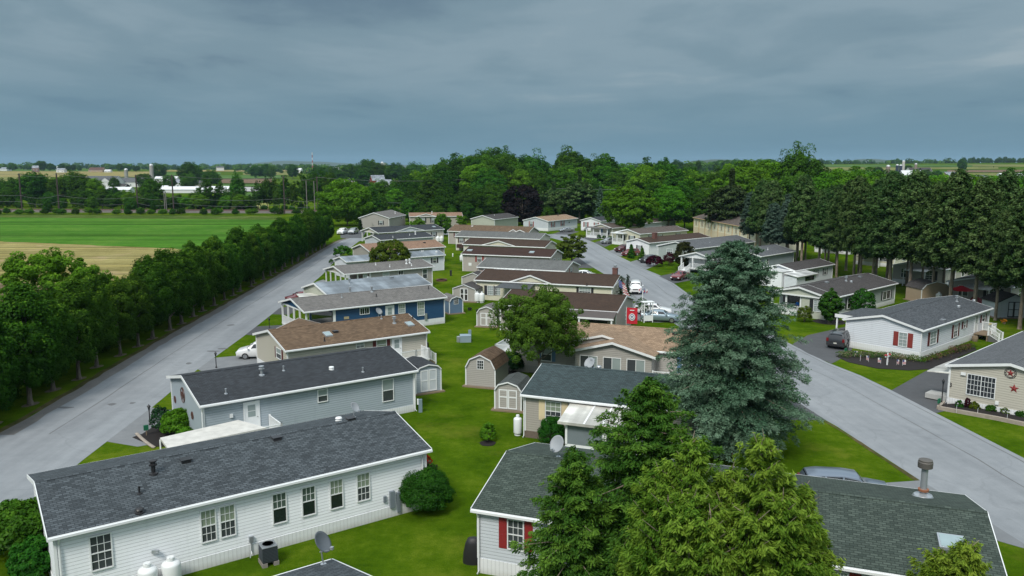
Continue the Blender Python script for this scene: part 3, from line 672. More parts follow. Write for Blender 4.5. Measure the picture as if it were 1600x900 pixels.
# ================================================================== vehicles
def carpaint(name, col, metal=0.3):
    if name in M: return M[name]
    m, t, p = newmat(name); p.inputs['Base Color'].default_value = (*col, 1); p.inputs['Roughness'].default_value = .28; p.inputs['Metallic'].default_value = metal
    p.inputs['Coat Weight'].default_value = .6; p.inputs['Coat Roughness'].default_value = .08; M[name] = m; return m
TYRE = plain('tyre_rubber', (0.02, 0.02, 0.021), 0.8); RIM = plain('wheel_rim', (0.4, 0.41, 0.43), 0.3, 0.8)
CGLASS = plain('car_glass', (0.012, 0.016, 0.02), 0.05, spec=0.9); TAIL = plain('tail_lamp', (0.16, 0.006, 0.008), 0.2); HEADL = plain('headlamp', (0.7, 0.74, 0.78), 0.12, spec=.9)
PLATE = plain('number_plate', (0.5, 0.5, 0.45), 0.5)
PROF = {  # side profiles: (x from the nose, hood/belt z, roof z, half width at belt, half width at roof)
 'sedan': dict(L=4.8, W=1.82, wb=2.8, fo=.95, wr=.33, st=[(0, .62, .62, .72, .6), (.12, .72, .72, .83, .7), (1.25, .92, .92, .91, .74), (1.95, .97, 1.40, .91, .60), (2.6, .98, 1.46, .91, .60), (3.3, .99, 1.42, .91, .60), (4.05, 1.02, 1.05, .90, .70), (4.68, .98, .98, .86, .72), (4.8, .80, .80, .80, .7)], glass=(1.3, 3.98)),
 'suv': dict(L=4.9, W=1.95, wb=2.9, fo=.95, wr=.38, st=[(0, .75, .75, .80, .7), (.1, .98, .98, .92, .8), (1.25, 1.12, 1.12, .97, .8), (1.85, 1.14, 1.70, .97, .70), (2.6, 1.15, 1.78, .97, .71), (4.0, 1.17, 1.76, .97, .71), (4.6, 1.17, 1.66, .96, .68), (4.82, 1.12, 1.2, .95, .8), (4.9, .8, .8, .9, .8)], glass=(1.3, 4.75)),
 'van': dict(L=5.1, W=2.0, wb=3.05, fo=.95, wr=.35, st=[(0, .68, .68, .80, .7), (.12, .88, .88, .92, .8), (.95, 1.08, 1.08, .99, .8), (1.85, 1.14, 1.68, .99, .74), (2.6, 1.15, 1.76, .99, .75), (4.3, 1.16, 1.74, .99, .75), (4.85, 1.14, 1.6, .98, .72), (5.03, 1.05, 1.1, .96, .8), (5.1, .75, .75, .9, .8)], glass=(1.0, 4.95)),
 'pickup': dict(L=5.6, W=1.98, wb=3.5, fo=1.0, wr=.4, st=[(0, .8, .8, .85, .8), (.1, 1.05, 1.05, .95, .85), (1.3, 1.15, 1.15, .98, .85), (1.9, 1.17, 1.76, .98, .72), (2.6, 1.18, 1.82, .98, .74), (3.2, 1.18, 1.80, .98, .74), (3.45, 1.2, 1.78, .98, .76), (5.4, 1.2, 1.78, .97, .76), (5.52, 1.15, 1.2, .96, .85), (5.6, .8, .8, .92, .85)], glass=(1.35, 5.45)),
}
def car(name, loc, heading, kind, paint, label, cat='car', group=None, sc=1.0, rack=False):
    """nose towards local +x; heading in degrees"""
    P = PROF[kind]; root = empty(name, loc, R_(heading), label, cat, group, sc); L = P['L']; st = P['st']
    X = lambda x: L / 2 - x
    # dense stations by interpolation
    xs = sorted(set([s_[0] for s_ in st] + list(np.linspace(0.3, L - .3, 13)))); arr = np.array(st)
    def at(x): return [float(np.interp(x, arr[:, 0], arr[:, i])) for i in (1, 2, 3, 4)]
    body = MB(); rings = []
    for x in xs:
        zb, zr, wb_, wr_ = at(x); z0 = .28 if .3 < x < L - .3 else .34
        arch = min(abs(x - P['fo']), abs(x - P['fo'] - P['wb'])); zl = z0
        cab = zr - zb > .08; w2 = wr_ if cab else wb_ * .93; zt = zb + .035 if not cab else zb + .03
        rings.append([(X(x), -wb_ * .9, z0), (X(x), -wb_ * .99, z0 + .14), (X(x), -wb_ * 1.0, zb * .72), (X(x), -wb_ * .97, zb - .02), (X(x), -w2 * 1.0 if cab else -w2, zr - .06 if cab else zt), (X(x), -w2 * .82, zr if cab else zt + .02), (X(x), 0, zr + .03 if cab else zt + .045)])
    vs = []; fs = []; n = 13
    for r_ in rings: vs += r_ + [(a, -b, c) for a, b, c in r_[-2::-1]]
    for i in range(len(rings) - 1):
        for k in range(n - 1): fs.append((i * n + k, i * n + k + 1, (i + 1) * n + k + 1, (i + 1) * n + k))
        fs.append((i * n, (i + 1) * n, (i + 1) * n + n - 1, i * n + n - 1))
    fs.append(tuple(range(n))); fs.append(tuple(range((len(rings) - 1) * n, len(rings) * n))[::-1])
    body.add(vs, fs); o = body.build('body', paint, root); smooth_by_angle(o, 32)
    # glass panels lying just proud of the cabin
    cabst = [x for x in xs if at(x)[1] - at(x)[0] > .3]; c0, c1 = cabst[0], cabst[-1]
    zb0, zr0, wb0, wr0 = at(c0); g0 = P['glass'][0] ; e = .012
    def face(nm, pts, mat=CGLASS, dn=(0, 0, .0)):
        m = MB(); pts = [Vector(p) for p in pts]; nn = (pts[1] - pts[0]).cross(pts[2] - pts[0]).normalized()
        ctr = sum(pts, Vector()) / len(pts)
        if nn.dot(ctr - Vector((0, 0, 1.0))) < 0: nn = -nn
        m.slab([p + nn * .012 for p in pts], -nn * .02); return m.build(nm, mat, root)
    zbg = at(g0)[0]
    face('windscreen', [(X(g0) - .08, -wb0 * .8, zbg + .07), (X(g0) - .08, wb0 * .8, zbg + .07), (X(c0) + .05, wr0 * .88, zr0 - .02), (X(c0) + .05, -wr0 * .88, zr0 - .02)])
    zb1, zr1, wb1, wr1 = at(c1); g1 = P['glass'][1]
    face('rear_window', [(X(g1) + .03, -wb1 * .74, at(g1)[0] + .12), (X(g1) + .03, wb1 * .74, at(g1)[0] + .12), (X(c1) - .04, wr1 * .84, zr1 - .06), (X(c1) - .04, -wr1 * .84, zr1 - .06)])
    for q in (-1, 1):
        nwin = 3 if kind != 'sedan' else 2
        for k in range(nwin):
            a = c0 + (c1 - c0) * (k / nwin) + .05; b = c0 + (c1 - c0) * ((k + 1) / nwin) - .05
            if kind == 'pickup' and k == 2: a += .1
            A, B = at(a), at(b); f = lambda T, z: T[2] * .97 + (T[3] - T[2] * .97) * (z - T[0] + .02) / (T[1] - .06 - T[0] + .02)
            xa = a - (.28 if k == 0 else 0); xb = b + (.25 if k == nwin - 1 and kind == 'sedan' else 0)
            za, zb_ = A[0] + .05, B[0] + .05; ta, tb = A[1] - .1, B[1] - .1
            face('side_window', [(X(xa), q * f(A, za), za), (X(xb), q * f(B, zb_), zb_), (X(b), q * f(B, tb), tb), (X(a), q * f(A, ta), ta)])
        mm = MB(); mm.box(X(g0 + .35), X(g0 + .2), *sorted((q * (wb0 + .02), q * (wb0 + .2))), zbg + .06, zbg + .2); mm.build('mirror', paint, root)
        for x in (P['fo'], P['fo'] + P['wb']):
            wm = MB(); r = P['wr']; wm.tube([(X(x), q * (P['W'] / 2 - .24), r), (X(x), q * (P['W'] / 2 + .015), r)], r, 20); wo_ = wm.build('wheel', TYRE, root); smooth_by_angle(wo_)
            rm = MB(); rm.tube([(X(x), q * (P['W'] / 2 + .016), r), (X(x), q * (P['W'] / 2 + .022), r)], r * .64, 16); rm.build('rim', RIM, wo_)
        h = MB(); zl = at(.15)[0]; h.box(X(.28), X(-.012), *sorted((q * .5, q * (at(.15)[2] - .06))), zl - .24, zl - .08); h.build('headlight', HEADL, root)
        tl = MB(); zt = at(L - .1)[0]; tl.box(X(L + .01), X(L - .12), *sorted((q * .70, q * (at(L - .1)[2] - .02))), zt - .28, zt - .06 + (.12 if kind in ('suv', 'van') else 0)); tl.build('tail_light', TAIL, root)
    gr = MB(); zl = at(.1)[0]; gr.box(X(.05), X(-.016), -.42, .42, zl - .26, zl - .1); gr.box(X(.05), X(-.018), -.6, .6, .36, .5); gr.build('grille', BLACK, root)
    bp = MB(); bp.box(X(L + .015), X(L - .12), -.75, .75, .36, .5); bp.build('bumper', BLACK, root)
    pt = MB(); pt.box(X(L + .022), X(L), -.16, .16, .62, .76); pt.build('plate', PLATE, root)
    if rack:
        rk = MB(); zz = at(2.6)[1] + .06
        for q in (-1, 1): rk.bar((X(2.1), q * .6, zz), (X(4.3), q * .6, zz), .04)
        rk.build('roof_rack', BLACK, root)
    return root
# ================================================================== ground, fields, roads
GRASS = grassmat('lawn_grass', (0.024, 0.056, 0.003), (0.052, 0.102, 0.004), (0.112, 0.150, 0.013))
def ground_sheet():
    rings = [0.1, 60, 150, 300, 450, 600] + list(np.arange(660, 2400, 60)) + [2600, 2900, 3300, 3800, 4500, 5500, 7000, 9000, 12000, 16000]
    n = 144; vs = []; fs = []
    for r in rings:
        for k in range(n):
            a = 2 * math.pi * k / n; x, y = r * math.sin(a), r * math.cos(a); vs.append((x, y, hgt(x, y)))
    for i in range(len(rings) - 1):
        for k in range(n): fs.append((i * n + k, i * n + (k + 1) % n, (i + 1) * n + (k + 1) % n, (i + 1) * n + k))
    fs.append(tuple(range(n)))
    m = MB(); m.add(vs, fs); o = m.build('ground', GRASS); o['kind'] = 'structure'; return o
ground_sheet()
def ragged(pts, step=6, amp=.7, seed=1):
    rr = random.Random(seed); out = []
    for a, b in zip(pts, pts[1:] + pts[:1]):
        n = max(1, int((b - a).length / step)); n = min(n, 80)
        for k in range(n): p = a.lerp(b, k / n); out.append(p + Vector((rr.uniform(-amp, amp), rr.uniform(-amp, amp), 0)) if k else p)
    return out
def sheet(name, pts, mat, z, h=0.0):
    """flat sheet through ground points; h gives it an edge of its own"""
    m = MB(); P = [(p[0], p[1], z) for p in pts]
    if h: m.slab([Vector(p) for p in P], (0, 0, -h))
    else: m.add(P, [tuple(range(len(P)))])
    o = m.build(name, mat); o['kind'] = 'structure'; return o
def px_sheet(name, pix, mat, z): return sheet(name, [G(*p) for p in pix], mat, z, z + .03)
ROAD = asphalt('old_asphalt', (0.165, 0.18, 0.197), (0.25, 0.265, 0.282), True, math.atan2((G(505, 389) - G(0, 680)).x, (G(505, 389) - G(0, 680)).y)); ROAD2 = asphalt('old_asphalt_street', (0.165, 0.18, 0.197), (0.25, 0.265, 0.282), True, math.atan2((G(962, 398) - G(1463, 646)).x, (G(962, 398) - G(1463, 646)).y)); DRIVE = asphalt('dark_asphalt', (0.05, 0.053, 0.058), (0.085, 0.088, 0.095), False)
DRIVE2 = asphalt('grey_drive', (0.13, 0.14, 0.152), (0.2, 0.21, 0.22), False); CONC = asphalt('pale_concrete', (0.3, 0.3, 0.29), (0.42, 0.42, 0.41), False)
MULCH = plain('dark_mulch', (0.009, 0.006, 0.006), 0.95, var=0.5, scale=9)
EDGE = grassmat('worn_verge', (0.03, 0.045, 0.012), (0.075, 0.07, 0.03), (0.13, 0.105, 0.06), big=0.3)
left_edge = [(-700, 1010), (0, 680), (104, 620), (245, 536), (400, 449.5), (455, 419), (505, 389), (527, 377), (546, 371)]
right_edge = [(592, 371.5), (561, 377), (532, 399), (503, 430), (472, 456), (430, 487), (384, 523), (333, 560), (309, 577), (237, 637), (167, 690), (128, 720), (60, 776), (0, 826), (-160, 960), (-500, 1250)]
px_sheet('road', left_edge + right_edge, ROAD, .012); SEAM = asphalt('seam', (0.09, 0.095, 0.1), (0.15, 0.155, 0.16), False)
def offs(pts, d):
    P = [G(*p) for p in pts]; out = []
    for i, p in enumerate(P):
        t = (P[min(i + 1, len(P) - 1)] - P[max(i - 1, 0)]).normalized(); out.append(p + Vector((-t.y, t.x, 0)) * d)
    return P, out
def strip(name, pix, d0, d1, mat, z):
    P, _ = offs(pix, 0); _, A = offs(pix, d0); _, B = offs(pix, d1); rr = random.Random(len(pix)); A2 = []; B2 = []
    for i in range(len(A) - 1):
        n = max(1, int((A[i + 1] - A[i]).length / 1.5))
        for k in range(n):
            t = k / n; j = rr.uniform(-.12, .12); a = A[i].lerp(A[i + 1], t); b = B[i].lerp(B[i + 1], t); w_ = (b - a).normalized(); A2.append(a + w_ * j); B2.append(b + w_ * rr.uniform(-.12, .12))
    m = MB(); n = len(A2); m.add([(p.x, p.y, z) for p in A2] + [(p.x, p.y, z) for p in B2], [(i, i + 1, n + i + 1, n + i) for i in range(n - 1)])
    o = m.build(name, mat); o['kind'] = 'structure'; return o
strip('road_edge', left_edge[1:], -.9, .18, asphalt('dirty_asphalt', (0.09, 0.085, 0.08), (0.17, 0.165, 0.16), False), .018)
strip('verge', left_edge[1:], .18, .75, EDGE, .014)
r_up = [(862, 365.5), (883, 366.2), (905, 369), (911, 372), (933, 381), (962, 398), (989, 411), (1011, 422), (1033, 431), (1053, 443), (1075, 459), (1120, 480), (1180, 509), (1250, 545), (1294, 567), (1345, 587), (1393, 610), (1463, 646), (1600, 716), (1900, 880)]
r_lo = [(1900, 1040), (1600, 850), (1538, 811), (1438, 751), (1307, 666), (1289, 656), (1252, 632), (1180, 588), (1090, 530), (1050, 503), (1000, 470), (980, 452), (947, 430), (915, 411), (902, 401), (893, 388), (882, 377), (862, 372)]
px_sheet('street', r_up + r_lo, ROAD2, .012)
px_sheet('street', [(862, 366), (862, 372), (760, 371), (640, 363), (640, 357.5)], DRIVE2, .008)
strip('verge', [(1600, 850), (1538, 811), (1438, 751), (1307, 666), (1289, 656), (1252, 632)], .05, .3, EDGE, .014)
DR = [
 ([(167, 690), (237, 637), (262, 641), (330, 640), (262, 690), (215, 698)], DRIVE2), ([(309, 577), (333, 559.5), (372, 556), (452, 558), (452, 580), (330, 588)], DRIVE2),
 ([(384, 523), (400, 510.5), (440, 508), (470, 520), (440, 527)], DRIVE), ([(425, 491), (436, 482), (452, 478), (468, 482), (452, 492)], DRIVE), ([(478, 452), (495, 440), (505, 437), (530, 448), (500, 468)], DRIVE2),
 ([(25, 806), (60, 776), (80, 786), (110, 830), (60, 840)], DRIVE2), ([(1238, 538), (1262, 524), (1320, 511), (1345, 520), (1327, 554), (1299, 568.5), (1262, 552)], DRIVE),
 ([(1393, 610), (1457, 574), (1500, 574), (1500, 640), (1478, 642), (1462, 645.5)], DRIVE), ([(1205, 615), (1252, 632), (1289, 656), (1236, 656), (1180, 650)], DRIVE),
 ([(1438, 751), (1538, 811), (1400, 800), (1270, 770), (1262, 748), (1380, 755)], DRIVE2), ([(1538, 811), (1600, 850), (1600, 857), (1548, 842), (1500, 845)], DRIVE2),
 ([(1030, 431.5), (1053, 427), (1078, 425), (1090, 436), (1053, 443)], DRIVE), ([(984, 409.5), (1003, 404), (1022, 404), (1030, 412), (1010, 421)], DRIVE2), ([(950, 392.5), (978, 385), (993, 390), (970, 401), (962, 398)], DRIVE2),
 ([(929, 379), (950, 372), (966, 377), (945, 386)], DRIVE), ([(911, 372), (925, 364.5), (942, 366), (936, 373), (922, 376.5)], DRIVE), ([(862, 366), (885, 359), (905, 362), (889, 367)], DRIVE),
 ([(902, 401), (915, 411), (927, 419), (898, 419), (890, 408)], DRIVE), ([(960, 441), (978, 452), (1004, 473), (985, 470), (962, 458)], DRIVE2), ([(1000, 470), (1050, 503), (1028, 504), (985, 500), (975, 480)], DRIVE2),
 ([(532, 372), (566, 372), (572, 362), (558, 357), (532, 357)], DRIVE),
]
for k, (pp, m_) in enumerate(DR): px_sheet('driveway', pp, m_, .018 + .0012 * (k % 3))
px_sheet('path', [(1457, 574), (1478, 560), (1500, 560), (1500, 574)], CONC, .026)
# potholes and seams on the left road
PATCH = asphalt('tar_patch', (0.085, 0.088, 0.095), (0.13, 0.135, 0.14), False)
for px, py, a, b in ((333, 549, .5, .12), (347, 545, .4, .1), (361, 508, .35, .12), (295, 568, .2, .15), (175, 632, .25, .1), (101, 637, .5, .1), (207, 630, .15, .1)):
    c = G(px, py); sheet('tar_patch', [(c.x + a * 1.4 * math.cos(t) * (1 + .25 * math.sin(3 * t + px)), c.y + b * 3 * math.sin(t) * (1 + .3 * math.sin(2 * t + py))) for t in np.linspace(0, 6.28, 11)[:-1]], PATCH, .016)
def seam(pix, off, w_=.06, z=.0155):
    _, A_ = offs(pix, off); A2 = []; rr = random.Random(int(off * 10))
    for a, b in zip(A_[:-1], A_[1:]):
        n = max(1, int((b - a).length / 2.5))
        for k in range(n): A2.append(a.lerp(b, k / n) + Vector((rr.uniform(-.05, .05), rr.uniform(-.05, .05), 0)))
    m = MB(); vs = []
    for i, p in enumerate(A2):
        t = (A2[min(i + 1, len(A2) - 1)] - A2[max(i - 1, 0)]).normalized(); n_ = Vector((-t.y, t.x, 0)) * w_ * rr.uniform(.4, 1.1); vs += [(p.x - n_.x, p.y - n_.y, z), (p.x + n_.x, p.y + n_.y, z)]
    m.add(vs, [(2 * i, 2 * i + 2, 2 * i + 3, 2 * i + 1) for i in range(len(A2) - 1)]); o = m.build('road_seam', SEAM); o['kind'] = 'structure'
seam(left_edge[1:-2], -3.4); seam(r_up[4:], -3.2); seam(r_up[6:], -.5, .05)
# mulch beds
def bed(pix, name='mulch_bed', z=.05): return px_sheet(name, pix, MULCH, z)
bed([(207, 684), (222, 679), (245, 664), (300, 668), (300, 690), (262, 698), (240, 698)]); bed([(1306, 557), (1330, 548), (1380, 554), (1442, 566), (1500, 548), (1522, 542), (1526, 547), (1490, 562), (1452, 577), (1420, 579), (1370, 576), (1325, 566)])
bed([(1466, 636), (1500, 634), (1600, 652), (1640, 664), (1640, 672), (1560, 656), (1500, 645), (1470, 641)], z=.22)
def round_bed(px, py, r, z=.04):
    c = G(px, py); o = sheet('mulch_ring', [(c.x + r * math.cos(t) * (1 + .06 * math.sin(5 * t)), c.y + r * math.sin(t)) for t in np.linspace(0, 6.283, 25)[:-1]], MULCH, z, .06); return o
round_bed(762, 693, .55); round_bed(1296, 503, 1.9); round_bed(845, 578, 1.5)
round_bed(783, 578, 1.7)

def drape(name, q, mat, nx=14, ny=8, lift=.5):
    """field patch between four ground points, following the terrain"""
    A, B, Cc, D = [Vector(p) for p in q]; vs = []; fs = []
    for j in range(ny + 1):
        for i in range(nx + 1):
            u, v = i / nx, j / ny; p = A.lerp(B, u).lerp(D.lerp(Cc, u), v); vs.append((p.x, p.y, hgt(p.x, p.y) + lift))
    for j in range(ny):
        for i in range(nx): a = j * (nx + 1) + i; fs.append((a, a + 1, a + nx + 2, a + nx + 1))
    m = MB(); m.add(vs, fs); o = m.build(name, mat); o['kind'] = 'structure'; return o
CROP = grassmat('young_crop', (0.038, 0.11, 0.014), (0.055, 0.145, 0.020), (0.09, 0.175, 0.03), fine=3, stripes=(0.004, 0.16, 1))
STUB = grassmat('stubble', (0.16, 0.14, 0.055), (0.24, 0.21, 0.085), (0.3, 0.27, 0.12), fine=4, stripes=(0.01, 0.3, 1))
SOIL = grassmat('bare_soil', (0.1, 0.075, 0.05), (0.15, 0.11, 0.075), (0.2, 0.15, 0.1), fine=3, stripes=(0.01, 0.2, 1))
HAY = grassmat('hay_meadow', (0.11, 0.13, 0.045), (0.16, 0.18, 0.06), (0.2, 0.2, 0.08), fine=.3, stripes=(0.002, 0.03, 1))
GRN = grassmat('far_green', (0.05, 0.1, 0.03), (0.07, 0.14, 0.035), (0.1, 0.16, 0.05), fine=.3, stripes=(0.002, 0.03, 1))
ROUGH = grassmat('rough_grass', (0.03, 0.06, 0.014), (0.06, 0.1, 0.02), (0.13, 0.15, 0.05), fine=2)
sheet('field', ragged([G(-900, 339), G(-200, 338), G(440, 344), G(462, 350), G(372, 372), G(330, 391), G(0, 377), G(-500, 362)], 3, .9), CROP, .03)
sheet('field', [G(-500, 362), G(0, 377), G(330, 391), G(250, 425), G(150, 470), G(0, 432), G(-450, 380)], STUB, .02)
sheet('field', [G(-450, 380), G(0, 432), G(150, 470), G(60, 520), G(-400, 600)], SOIL, .016)
sheet('verge', [G(-900, 341.5), G(-200, 340), G(440, 346), G(440, 338), G(-200, 334), G(-900, 335)], ROUGH, .02)
FAR = [((-400, 268.5, 235, 277), STUB), ((-400, 277.5, 80, 285), HAY), ((-400, 265.8, 160, 268.2), GRN), ((240, 266, 560, 268.5), STUB), ((380, 269, 470, 274), HAY), ((345, 274.5, 440, 279.5), GRN), ((345, 280, 425, 287), SOIL),
 ((240, 270, 345, 276), GRN), ((500, 276, 690, 281), HAY), ((500, 281.5, 650, 286.5), SOIL), ((555, 287, 720, 291), GRN), ((345, 288, 405, 292), GRN), ((365, 293, 412, 300), CONC), ((350, 302, 420, 318), GRN), ((350, 319, 420, 329), HAY), ((1180, 263, 1420, 267), HAY),
 ((1270, 258.5, 1520, 261.2), GRN), ((1500, 257.5, 1760, 261), HAY), ((1290, 262, 1560, 264.5), HAY), ((1480, 266, 1700, 270), SOIL), ((1290, 268, 1480, 273), GRN), ((1480, 271.5, 1700, 275), HAY), ((1290, 275, 1700, 281), GRN), ((1010, 264, 1180, 268), GRN), ((560, 265.5, 1000, 268), HAY)]
for (a, b, c, d), m_ in FAR: drape('farm_field', [GT(a, d), GT(c, d), GT(c, b), GT(a, b)], m_)
# railway: ballast bed with two pairs of rails
BALL = plain('ballast', (0.10, 0.088, 0.08), 0.95, var=0.35, scale=.5)
b0, b1 = G(-300, 329), G(520, 332.5); dv = (b1 - b0).normalized(); nv = Vector((-dv.y, dv.x, 0))
m = MB(); m.slab([b0 - nv * 6 + Vector((0, 0, .0)), b1 - nv * 6, b1 - nv * 4.6 + Vector((0, 0, .8)), b0 - nv * 4.6 + Vector((0, 0, .8))], (0, 0, -.3)); m.slab([b0 - nv * 4.6 + Vector((0, 0, .8)), b1 - nv * 4.6 + Vector((0, 0, .8)), b1 + nv * 5 + Vector((0, 0, .8)), b0 + nv * 5 + Vector((0, 0, .8))], (0, 0, -.3))
o = m.build('railway_bed', BALL); o['kind'] = 'structure'
for q in (-3.1, -1.6, 1.6, 3.1):
    m = MB(); m.bar(b0 + nv * q + Vector((0, 0, .92)), b1 + nv * q + Vector((0, 0, .92)), .09, .2); o = m.build('rail', plain('rusty_rail', (0.12, 0.08, 0.06), .6)); tag(o, 'steel rail of the railway line crossing beyond the green field', 'rail', 'rails of the railway line')
# far hills
def ridge(pts, dist, width, mat):
    P = [GT(p[0], 255, 200) for p in pts]; m = MB(); n = len(pts) * 6; rows = [(-1, 0), (-.6, .45), (-.25, .88), (0, 1), (.3, .85), (1, 0)]; vs = []
    pxs = np.interp(np.linspace(0, 1, n), np.linspace(0, 1, len(pts)), [p[0] for p in pts]); pys = np.interp(np.linspace(0, 1, n), np.linspace(0, 1, len(pts)), [p[1] for p in pts])
    for k in range(n):
        d = ray(pxs[k], pys[k]); z = CAMH + d.z / d.y * dist; z += math.sin(k * .9) * dist * .0003
        for o_, f in rows: x = d.x / d.y * (dist + o_ * width); vs.append((x, dist + o_ * width, z * f - 2))
    R = len(rows); m.add(vs, [(i * R + j, (i + 1) * R + j, (i + 1) * R + j + 1, i * R + j + 1) for i in range(n - 1) for j in range(R - 1)]); o = m.build('hills', mat); o['kind'] = 'structure'
HILL = plain('wooded_hill', (0.035, 0.06, 0.035), .95, var=.4, scale=.004)
ridge([(330, 262), (390, 256), (430, 251), (480, 251.5), (540, 254.5), (600, 257), (660, 258), (720, 252.5), (790, 256), (860, 262)], 7200, 1100, HILL)
ridge([(1280, 262), (1300, 256), (1330, 250), (1350, 247.5), (1385, 249), (1420, 252), (1450, 251.5), (1480, 253.5), (1500, 252), (1530, 254), (1600, 256), (1750, 262)], 4300, 700, HILL)
ridge([(1060, 262), (1080, 251), (1110, 248.5), (1180, 249.5), (1240, 252), (1300, 262)], 3400, 500, HILL)
ridge([(-300, 262), (-100, 259), (50, 260.5), (200, 259), (350, 260.5), (600, 262)], 9000, 1400, HILL)

# ================================================================== the homes
SK = ribbed('white_skirting', (0.76, 0.78, 0.80)); SKG = ribbed('grey_skirting', (0.3, 0.3, 0.29))
sW = siding('white_siding', (0.80, 0.83, 0.86)); sBG = siding('blue_grey_siding', (0.33, 0.385, 0.43)); sBGL = siding('pale_grey_siding', (0.52, 0.56, 0.6)); sCR = siding('cream_siding', (0.60, 0.585, 0.46)); sBL = siding('deep_blue_siding', (0.012, 0.062, 0.145))
sTN = siding('tan_siding', (0.345, 0.325, 0.285)); sGT = siding('grey_tan_siding', (0.35, 0.335, 0.31)); sBE = siding('beige_siding', (0.46, 0.44, 0.38), .19); sSG = siding('sage_siding', (0.35, 0.40, 0.385)); sIV = siding('ivory_siding', (0.62, 0.60, 0.53)); sPI = siding('pinkish_siding', (0.40, 0.37, 0.34)); sWB = siding('white_blue_siding', (0.64, 0.68, 0.73), .2); sGN = siding('pale_green_siding', (0.43, 0.455, 0.38))
rA = shingle('slate_grey_shingle', (0.052, 0.064, 0.074), (0.098, 0.116, 0.13), .4); rB = shingle('black_shingle', (0.034, 0.039, 0.046), contrast=.3); rBR = shingle('brown_shingle', (0.125, 0.08, 0.048), (0.2, 0.135, 0.085), .3)
rTG = shingle('taupe_shingle', (0.155, 0.148, 0.142), contrast=.22); rGR = shingle('green_shingle', (0.043, 0.062, 0.052), (0.078, 0.102, 0.086), .3); rGR2 = shingle('blue_green_shingle', (0.040, 0.060, 0.064), contrast=.28); rTN = shingle('tan_shingle', (0.28, 0.19, 0.125), (0.38, 0.27, 0.18), .3)
rMR = shingle('maroon_shingle', (0.042, 0.02, 0.014), contrast=.18); rDB = shingle('dark_brown_shingle', (0.052, 0.031, 0.021), contrast=.18); rDG = shingle('weathered_grey_shingle', (0.125, 0.13, 0.128), contrast=.2); rCH = shingle('charcoal_shingle', (0.06, 0.055, 0.055), contrast=.25); rSL = shingle('blue_slate_shingle', (0.062, 0.072, 0.082), (0.11, 0.12, 0.135), .3); rMG = shingle('mid_grey_shingle', (0.105, 0.112, 0.122), contrast=.18); rBN = shingle('faded_brown_shingle', (0.1, 0.08, 0.07), contrast=.25); rTO = shingle('orange_tan_shingle', (0.25, 0.155, 0.105), contrast=.2)
rME = metal_roof('silver_roof', (0.165, 0.19, 0.215)); rWM = metal_roof('white_metal_roof', (0.55, 0.56, 0.55)); AWN = metal_roof('aged_white_awning', (0.55, 0.54, 0.5))
DRED = plain('maroon_shutter', (0.1, 0.012, 0.014), .5); RSH = plain('brick_red_shutter', (0.22, 0.035, 0.03), .5); BSH = plain('black_shutter', (0.02, 0.022, 0.026), .5); CSH = plain('cream_shutter', (0.62, 0.52, 0.33), .5); BLSH = plain('blue_shutter', (0.10, 0.19, 0.33), .5)
BLG = plain('green_grey_blind', (0.22, 0.27, 0.2), .4, var=.25); BLUEG = plain('greenish_glass', (0.07, 0.1, 0.085), .15, var=.3)  # BLG: greenish-grey blind colour
HG = 'homes in the park'
def home(label, *a, **k): return House('mobile_home', label, 'house', *a, **k)

# --- A: long white home, lower left
A = home('long white home with mottled slate-grey roof and seven gridded windows, nearest on the left', -19.7, 32.1, 35.6, 18.7, 8.7, 3.46, 1.06, sW, rA, SK, skh=.62)
for (x0, y0, x1, y1), up in (((140, 836, 176, 888), SCREEN), ((313, 797, 338, 845), BLG), ((343, 790, 368, 837), BLG), ((425, 771, 448, 816), BLUEG), ((471, 761, 493, 804), BLUEG), ((515, 750, 536, 793), BLG), ((557, 740, 578, 781), BLG)):
    A.win_px('n', x0, y0, x1, y1, grid=(3, 2), up=up, lo=GLASS if 420 < x0 < 540 else SCREEN, sgrid=not (420 < x0 < 540))
for px, py, kd, mt in ((240, 740, 'stack', BLACK), (290, 721, 'box', BLACK), (218, 771, 'pipe', BLACK), (218, 801, 'cap', BLACK), (432, 686, 'box', DARKMETAL), (548, 655, 'box', DARKMETAL)): A.vent_px(px, py, kd, mt)
A.vent(A.L / 2 - 3.2, .9, 'cap', WHITE); A.downspout(A.L / 2 - .5); A.downspout(-A.L / 2 + .4)
dish((A.L / 2 - 2.1, 1.2, A.ze + A.rise - 1.2 * A.slope), .5, .32, A.root, mast=.55)
q, _ = A.wall_px('n', 612, 790); m = MB(); A.wb(m, 'n', q - .14, q + .14, .55, 1.5, .01, .16); A.wb(m, 'n', q + .3, q + .48, .2, 1.35, .01, .14); A.wb(m, 'n', q - .5, q - .34, .95, 1.3, .01, .1); m.build('meter_box', plain('meter_grey', (0.17, .2, .23), .5), A.root)
q, _ = A.wall_px('n', 392, 850); m = MB(); A.wb(m, 'n', q - .1, q + .1, .75, 1.05, .01, .14); m.tube([A.pos('n', q, .8, .08), A.pos('n', q, .3, .08), A.pos('n', q - .15, .05, .3)], .03, 6); m.build('meter_box', GALV, A.root)
m = MB(); x0 = A.L / 2; m.box(x0 - .15, x0 + .95, -A.W / 2 + 1.0, -A.W / 2 + 1.06, .0, 2.0); m.box(x0 - .15, x0 + .95, -A.W / 2 + 2.4, -A.W / 2 + 2.46, 0, 2.0); m.box(x0 + .9, x0 + .96, -A.W / 2 + 1.0, -A.W / 2 + 2.46, .1, 1.9); m.build('porch_screen', plain('dark_wood', (0.045, 0.02, 0.015), .8), A.root)
